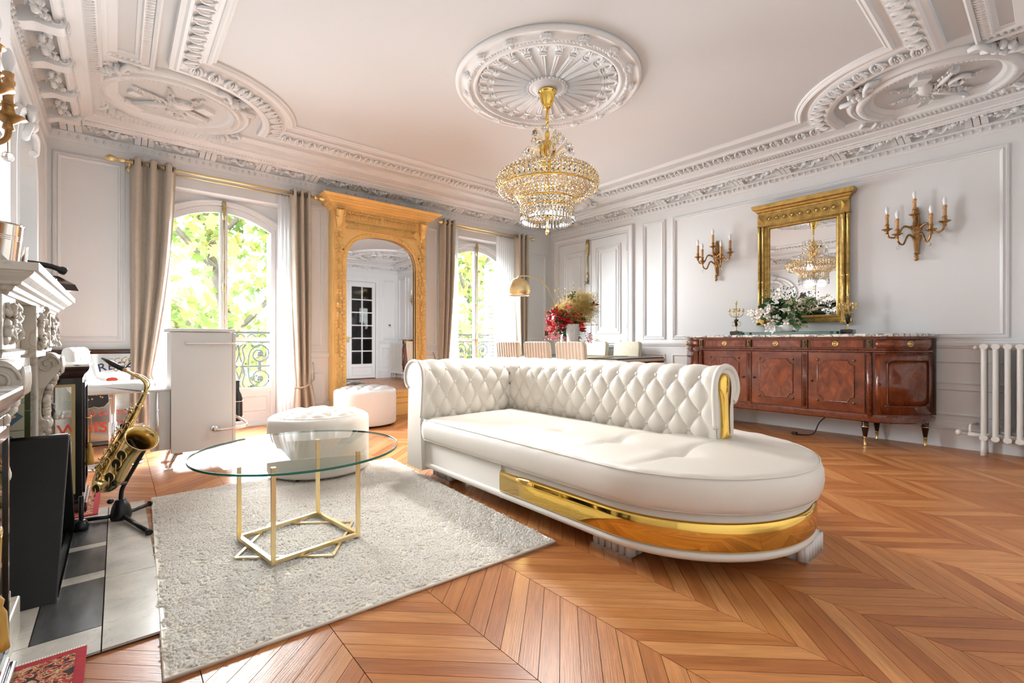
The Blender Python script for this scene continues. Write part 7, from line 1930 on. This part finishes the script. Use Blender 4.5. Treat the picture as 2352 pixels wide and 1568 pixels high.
# black folding A-frame in the hearth
af = thing('black_aframe', 'black folded A-frame panel standing on the hearth in front of the fireplace opening', 'panel', (0, 0, .012))
mb = MB(); mb.add([(-.40, 2.46, .0), (-.175, 2.46, .0), (-.165, 2.88, .565), (-.40, 2.88, .565), (-.40, 2.485, .0), (-.175, 2.485, .0), (-.165, 2.90, .56), (-.40, 2.90, .56)], [(0,1,2,3),(7,6,5,4),(0,4,5,1),(1,5,6,2),(2,6,7,3),(3,7,4,0)]); mb.build('front_panel', M['black_matte'], af, bevel=.005)
mb = MB(); mb.add([(-.40, 3.31, .0), (-.168, 3.31, .0), (-.165, 2.91, .565), (-.40, 2.91, .565), (-.40, 3.335, .0), (-.168, 3.335, .0), (-.165, 2.93, .565), (-.40, 2.93, .565)], [(0,1,2,3),(7,6,5,4),(0,4,5,1),(1,5,6,2),(2,6,7,3),(3,7,4,0)]); mb.build('rear_panel', M['black_matte'], af, bevel=.004)
mb = MB(); mb.box(-.40, 2.49, .0, -.18, 3.31, .008)
for k in range(6): mb.box(-.20-.012*k, 2.5, .008, -.195-.012*k, 3.3, .016)
tray = mb.build('base_tray', M['black_matte'], af); MB().box(-.18, 2.47, 0, -.172, 3.33, .012).build('chrome_edge', M['chrome'], tray)
MB().tube([(-.38, 2.895, .565), (-.17, 2.895, .565)], .01, 8).build('hinge', M['black'], af)

# display cabinets left and right of the fireplace
def vitrine(y0, lab, Dp):
    t = thing('display_cabinet', lab, 'display cabinet', (XL+.03, y0, 0), group='ebonised display cabinets')
    W_, H = .40, .86
    MB().box(-.01, -.01, 0, Dp+.02, W_+.01, .07).box(0, 0, .07, Dp+.008, W_, .09).build('plinth', M['darkwood'], t, bevel=.006)
    mb = MB()
    for x in (0, Dp-.035):
        for y in (0, W_-.035): mb.box(x, y, .09, x+.035, y+.035, .79)
    mb.box(.001, .001, .09, Dp-.001, W_-.001, .13).box(.001, .001, .75, Dp-.001, W_-.001, .79); mb.build('carcass', M['ebony'], t, bevel=.002)
    m = MB(); vs = []
    pf_ = [(0, .79), (.006, .80), (.008, .81), (.025, .83), (.03, .845), (.032, .86)]
    for o, z in pf_: vs += [(-.0, -o, z), (Dp+o, -o, z), (Dp+o, W_+o, z), (0, W_+o, z)]
    m.add(vs, [(j*4+i, j*4+(i+1) % 4, j*4+4+(i+1) % 4, j*4+4+i) for j in range(5) for i in range(4)] + [(20, 21, 22, 23)]); m.build('cornice', M['darkwood'], t)
    MB().box(0, -.032, .856, Dp+.03, W_+.032, .868).build('marble_slab', M['marble_top'], t)
    for y in (.006, W_-.010): MB().box(.035, y, .13, Dp-.035, y+.004, .75).build('side_glass', M['clearglass'], t)
    dr = MB().box(Dp-.004, .03, .12, Dp+.010, .05, .76).box(Dp-.004, W_-.05, .12, Dp+.010, W_-.03, .76).box(Dp-.004, .05, .12, Dp+.010, W_-.05, .15).box(Dp-.004, .05, .73, Dp+.010, W_-.05, .76).build('door', M['ebony'], t)
    MB().box(Dp, .05, .15, Dp+.004, W_-.05, .73).build('door_glass', M['clearglass'], dr)
    for yy in (-.002, W_): 
        m = MB(); m.box(.030, yy, .125, .046, yy+.002, .755).box(Dp-.046, yy, .125, Dp-.030, yy+.002, .755).box(.046, yy, .74, Dp-.046, yy+.002, .755).box(.046, yy, .125, Dp-.046, yy+.002, .14); m.build('gold_inlay', M['ink_gold'], t)
    MB().box(.0, .01, .09, .012, W_-.01, .79).build('mirror_back', M['sign_silver'], t)
    for z in (.36, .56): MB().box(.012, .01, z, Dp-.01, W_-.012, z+.006).build('glass_shelf', M['clearglass'], t)
    ky = .045
    k_ = MB(); k_.tube([(Dp+.008, ky, .55), (Dp+.035, ky, .55)], .004, 6); k_.tube([(Dp+.035+.0, ky+.012*math.cos(2*PI*i/12), .55+.012*math.sin(2*PI*i/12)) for i in range(12)], .0025, 5, closed=True); kk = k_.build('key', M['brass'], t)
    m = MB(); m.tube([(Dp+.035, ky, .54), (Dp+.03, ky, .40)], .003, 5); m.lathe([(.006, .40), (.012, .39), (.009, .375), (.016, .36), (.019, .30), (.021, .275), (0, .275)], 14, (Dp+.03, ky, 0)); m.build('tassel', M['rope'], kk)
    return t
vitrine(3.665, 'ebonised glass display cabinet with tassel key between the mantel and bar stool', .315)
vitrine(1.57, 'ebonised glass display cabinet with tassel key at the left edge, nearest the camera', .225)
cm = thing('vintage_camera', 'small black camera on a glass shelf of the far display cabinet', 'camera', (-.30, 3.80, .566))
MB().box(-.04, -.06, 0, .02, .06, .07).build('camera_body', M['black'], cm, bevel=.006); MB().lathe([(.03, 0), (.03, .03), (.02, .035)], 14).build('lens', M['black'], cm, (-.0, -.06, .035), (PI/2, 0, 0))

# small oriental rugs
def orug(x0, y0, x1, y1, lab):
    t = thing('oriental_rug', lab, 'rug', ((x0+x1)/2, (y0+y1)/2, .0), group='small oriental mats'); a, b = (x1-x0)/2, (y1-y0)/2
    MB().box(-a+.02, -b+.02, .012, a-.02, b-.02, .018).build('pattern_field', M['persian'], t); m = MB(); m.rect(-a, -b, a, b, [(0, .012), (0, .018), (.025, .0185), (.025, .012)]); m.build('red_border', M['persian_edge'], t)
    m = MB()
    for k in range(int(2*a/.006)): m.box(-a+.006*k, b, .012, -a+.006*k+.003, b+.02, .014)
    stuff(m.build('fringe', M['rugbase'], t))
orug(-.42, 1.35, -.075, 2.04, 'small red oriental mat on the hearth edge at the bottom left corner')
orug(-.42, 3.56, -.085, 4.15, 'small red oriental mat in front of the far display cabinet')

# things on the mantel
tele = thing('vintage_telephone', 'dark wooden vintage telephone lying on the marble mantel', 'telephone', (-.285, 3.10, 1.243), -1.05)
m = MB(); vs = [(-.10, -.11, 0), (.10, -.11, 0), (.10, .11, 0), (-.10, .11, 0), (-.09, -.10, .035), (.09, -.10, .03), (.09, .10, .03), (-.09, .10, .035), (-.08, -.09, .075), (-.02, -.09, .075), (-.02, .09, .075), (-.08, .09, .075)]
m.add(vs, [(3,2,1,0), (0,1,5,4), (1,2,6,5), (2,3,7,6), (3,0,4,7), (4,5,9,8), (5,6,10,9), (6,7,11,10), (7,4,8,11), (8,9,10,11)]); m.build('case', M['darkwood'], tele, bevel=.004)
MB().lathe([(.048, .0), (.05, .006), (.046, .012), (.02, .012), (.018, .016), (0, .016)], 24).build('dial', M['black'], tele, (.035, 0, .052), (0, .5, 0))
MB().box(-.085, -.03, .075, -.03, .03, .10).build('cradle', M['brass'], tele)
m = MB(); m.tube(bez([(-.055, -.13, .105), (-.055, -.06, .125), (-.055, .06, .125), (-.055, .13, .105)], 6), [.02]*3+[.013]*13+[.02]*3, 10); m.build('handset', M['black'], tele)
ib = thing('champagne_bucket', 'polished metal champagne bucket on the near end of the marble mantel', 'bucket', (-.345, 2.34, 1.243))
def lathe_thin(prof, n, name, mt, par, loc=None):
    m = MB(); m.lathe(prof, n); m.f = [f for f in m.f if len(f) == 4]; m.s = [True]*len(m.f); return m.build(name, mt, par, loc)
lathe_thin([(.0, .002), (.078, .002), (.082, .01), (.095, .15), (.099, .155), (.095, .15), (.09, .145), (.076, .012), (0, .01)], 36, 'bowl', M['chrome'], ib)
for z in (.10, .106, .112): MB().tube([((.0775+.125*z)*math.cos(2*PI*k/36), (.0775+.125*z)*math.sin(2*PI*k/36), z) for k in range(36)], .0016, 5, closed=True).build('band', M['chrome'], ib)
cb_ = thing('champagne_bottle', 'champagne bottle neck with gold foil and cork standing in the bucket', 'bottle', (-.362, 2.335, 1.256))
MB().lathe([(0, 0), (.04, 0), (.042, .01), (.042, .10), (.03, .15), (.016, .175), (.014, .19)], 20).build('glass_body', M['leaf_dark'], cb_); MB().lathe([(.0165, .17), (.016, .20), (.019, .205), (.019, .22), (.016, .225), (.018, .245), (.014, .255), (0, .256)], 16).build('foil_cork', M['candle'], cb_)
sh2 = thing('steel_shaker', 'small steel cup beside the champagne bucket on the mantel', 'cup', (-.285, 2.46, 1.243))
MB().lathe([(0, 0), (.03, 0), (.03, .02)], 20).build('dark_base', M['black'], sh2); lathe_thin([(.03, .02), (.034, .10), (.035, .102), (.033, .10), (.029, .024), (0, .022)], 24, 'cup_wall', M['chrome'], sh2)

# ================================================================ SAXOPHONE ON STAND
sx = thing('saxophone', 'brass alto saxophone resting upright on a black stand by the hearth', 'saxophone', (0, 0, 0))
ss = thing('saxophone_stand', 'black folding tripod stand holding the saxophone on the hearth edge', 'stand', (0.015, 3.42, 0))
DP = 2.60
def at(px, py, dep):
    u, v = (px-1176)/1070*dep, (784.5-py)/1070*dep
    return Vector((CA*dep + SA*u, SA*dep - CA*u, 1.0+v))
SB = M['brass']
body = bez([at(334, 902, DP), at(300, 970, DP-.01), at(262, 1040, DP-.02), at(232, 1090, DP-.03)], 10)
nb = len(body); rad = [.012 + .017*k/(nb-1) for k in range(nb)]
MB().tube(body, rad, 14).build('body_tube', SB, sx)
bow = bez([at(232, 1090, DP-.03), at(228, 1112, DP-.05), at(248, 1117, DP-.08), at(266, 1100, DP-.10)], 8)
MB().tube(bow, [.029+.006*k/(len(bow)-1) for k in range(len(bow))], 14).build('bow', SB, sx)
bell = bez([at(266, 1100, DP-.10), at(286, 1060, DP-.11), at(306, 1030, DP-.12), at(326, 1006, DP-.145)], 10); k = len(bell)
rb_ = [.034+.012*(i/(k-1)) + .030*max(0, (i/(k-1)-.62)/.38)**2.4 for i in range(k)]
m = MB(); m.tube(bell, rb_, 20, caps=False); m.build('bell', SB, sx, solid=.002)
ax_ = (bell[-1]-bell[-2]).normalized(); 
def ringat(c, axis, r, w_, name, mt, par, n=24):
    a = axis.cross(Vector((0, 0, 1))).normalized(); b = axis.cross(a); return MB().tube([c+a*r*math.cos(2*PI*i/n)+b*r*math.sin(2*PI*i/n) for i in range(n)], w_, 6, closed=True).build(name, mt, par)
ringat(bell[-1], ax_, rb_[-1], .003, 'bell_rim', SB, sx)
neck = bez([at(334, 902, DP), at(336, 884, DP), at(326, 870, DP), at(306, 860, DP), at(286, 850, DP)], 8)
MB().tube(neck, [.0115-.004*i/(len(neck)-1) for i in range(len(neck))], 12).build('neck', SB, sx)
m = MB(); m.tube(bez([at(310, 858, DP), at(332, 866, DP), at(344, 882, DP), at(336, 900, DP)], 6), .003, 6); m.build('octave_key', SB, sx)
MB().tube([at(290, 852, DP), at(280, 846, DP)], .010, 10).build('cork', M['candle'], sx)
m = MB(); m.tube([at(284, 848.5, DP), at(262, 838, DP), at(250, 831, DP), at(234, 823, DP)], [.013, .0135, .011, .004], 12); m.build('mouthpiece', M['black'], sx)
for c, r in ((0, .0165), (5, .0165), (nb-3, .031)): ringat(body[c], (body[min(c+1, nb-1)]-body[max(c-1, 0)]).normalized(), r, .003, 'collar_ring', SB, sx)
tdir = (body[-1]-body[0]).normalized(); fwd = Vector((CA, SA, 0)); sd = tdir.cross(fwd).normalized(); fr_ = sd.cross(tdir).normalized()
if fr_.dot(fwd) > 0: fr_ = -fr_
cup = None
def keycup(c, nrm, r, arm=True):
    global cup
    q = Vector((0, 0, 1)).rotation_difference(nrm).to_euler()
    o = MB().lathe([(0, 0), (r, 0), (r, .004), (r*.8, .007), (r*.5, .005), (0, .007)], 14).build('key_cup', SB, sx, c, q)
    if arm: m = MB(); m.tube([c+nrm*.006, c+nrm*.009+tdir*r*1.6+sd*r*.8], .0022, 5); m.build('key_arm', SB, sx)
for i, kk in enumerate((7, 10, 13, 16, 19, 22, 25, 28)): keycup(body[kk] + fr_*(rad[kk]+.010) + sd*(.012 if i % 2 else -.006), fr_, .010+.008*i/8)
for i, kk in enumerate((9, 14, 18, 23, 27)): keycup(body[kk] - sd*(rad[kk]+.010), -sd, .009+.008*i/5)
for i, f in enumerate((.12, .34, .54)): p = bell[int(f*(k-1))]; keycup(p + fr_*(.05) , fr_, .027, True)
keycup(bow[12] + fr_*.042, fr_, .024)
for off, a, b in ((.020, 4, 29), (-.016, 6, 27), (.030, 8, 24)):
    m = MB(); P_ = [body[i] + fr_*(rad[i]+.009) + sd*off*(.7+.6*i/nb) for i in range(a, b)]; m.tube(P_, .0026, 6)
    for p in P_[::6]: m.tube([p, p - fr_*.012], .0024, 5); m.ell(p, .0045, 6, 4)
    m.build('key_rod', SB, sx)
m = MB(); R = random.Random(4)
for i in range(46):
    kk = R.randint(5, nb-2); p = body[kk] + sd*R.choice((-1, 1))*(rad[kk]+R.uniform(.004, .022)) + fr_*R.uniform(.0, .02)
    d = tdir*R.uniform(-.02, .02) + sd*R.uniform(-.012, .012); m.tube([p, p+d], .0024, 5); m.ell(p+d, (.005, .005, .004), 6, 4)
stuff(m.build('side_keys', SB, sx))
m = MB(); m.tube([body[20] + sd*.0, bell[14]], .003, 5); m.tube(ringpts := [body[20].lerp(bell[14], .5)+tdir*.018*math.cos(2*PI*i/14)+sd*.014*math.sin(2*PI*i/14) for i in range(14)], .003, 6, closed=True); m.build('bell_brace', SB, sx)
m = MB(); m.ell(body[12] - sd*.03, (.013, .013, .016), 8, 6); m.build('thumb_rest', M['black'], sx)
# stand
BM = M['black']; o_ = ss.location
def L(v): return v - o_
hub = at(278, 1170, 2.60); 
m = MB(); m.lathe([(.0, -.055), (.045, -.05), (.05, -.03), (.04, .02), (.026, .055), (.02, .06), (0, .06)], 14, tuple(L(hub))); m.build('hub', BM, ss)
for name_, p, z in (('leg', Vector((.125, 3.01, .012)), 0), ('leg', Vector((.15, 3.54, .012)), 0), ('leg', Vector((-.21, 3.46, .012)), 0)):
    m = MB(); m.tube([L(hub - Vector((0, 0, .03))), L(p+Vector((0, 0, .014)))], .011, 8); lg_ = m.build('leg', BM, ss); MB().tube([L(p+Vector((0, 0, .014)) + (hub-p)*.05), L(p + Vector((0, 0, .014)) - (hub-p)*.01)], .0145, 10).build('rubber_tip', M['black_matte'], lg_)
m = MB(); m.tube([L(p) for p in bez([hub, at(279, 1130, 2.60), at(290, 1105, 2.60), at(310, 1070, 2.58), at(336, 1025, 2.55)], 8)], .011, 8); m.build('upright', BM, ss)
m = MB(); m.tube([L(p) for p in bez([at(295, 1000, 2.50), at(306, 1022, 2.49), at(322, 1036, 2.50), at(338, 1030, 2.54), at(345, 1012, 2.56)], 6)], .008, 8); m.build('bell_yoke', BM, ss)
m = MB(); m.tube([L(p) for p in (at(262, 1112, 2.48), at(288, 1108, 2.58))], .010, 8); m.tube([L(at(262, 1112, 2.48)), L(at(263, 1104, 2.47))], .013, 8); m.build('lower_cradle', BM, ss)
m = MB(); m.ell(tuple(L(hub + Vector((-.045, -.02, .06)))), (.016, .016, .014), 8, 6); m.build('locking_knob', BM, ss)
m = MB(); m.tube([(-.16, -.10, .0), (-.16, -.10, .19)], .010, 8); m.lathe([(.028, .0), (.032, .02), (.022, .05), (.012, .055)], 10, (-.16, -.10, .012)); m.build('peg', BM, ss)
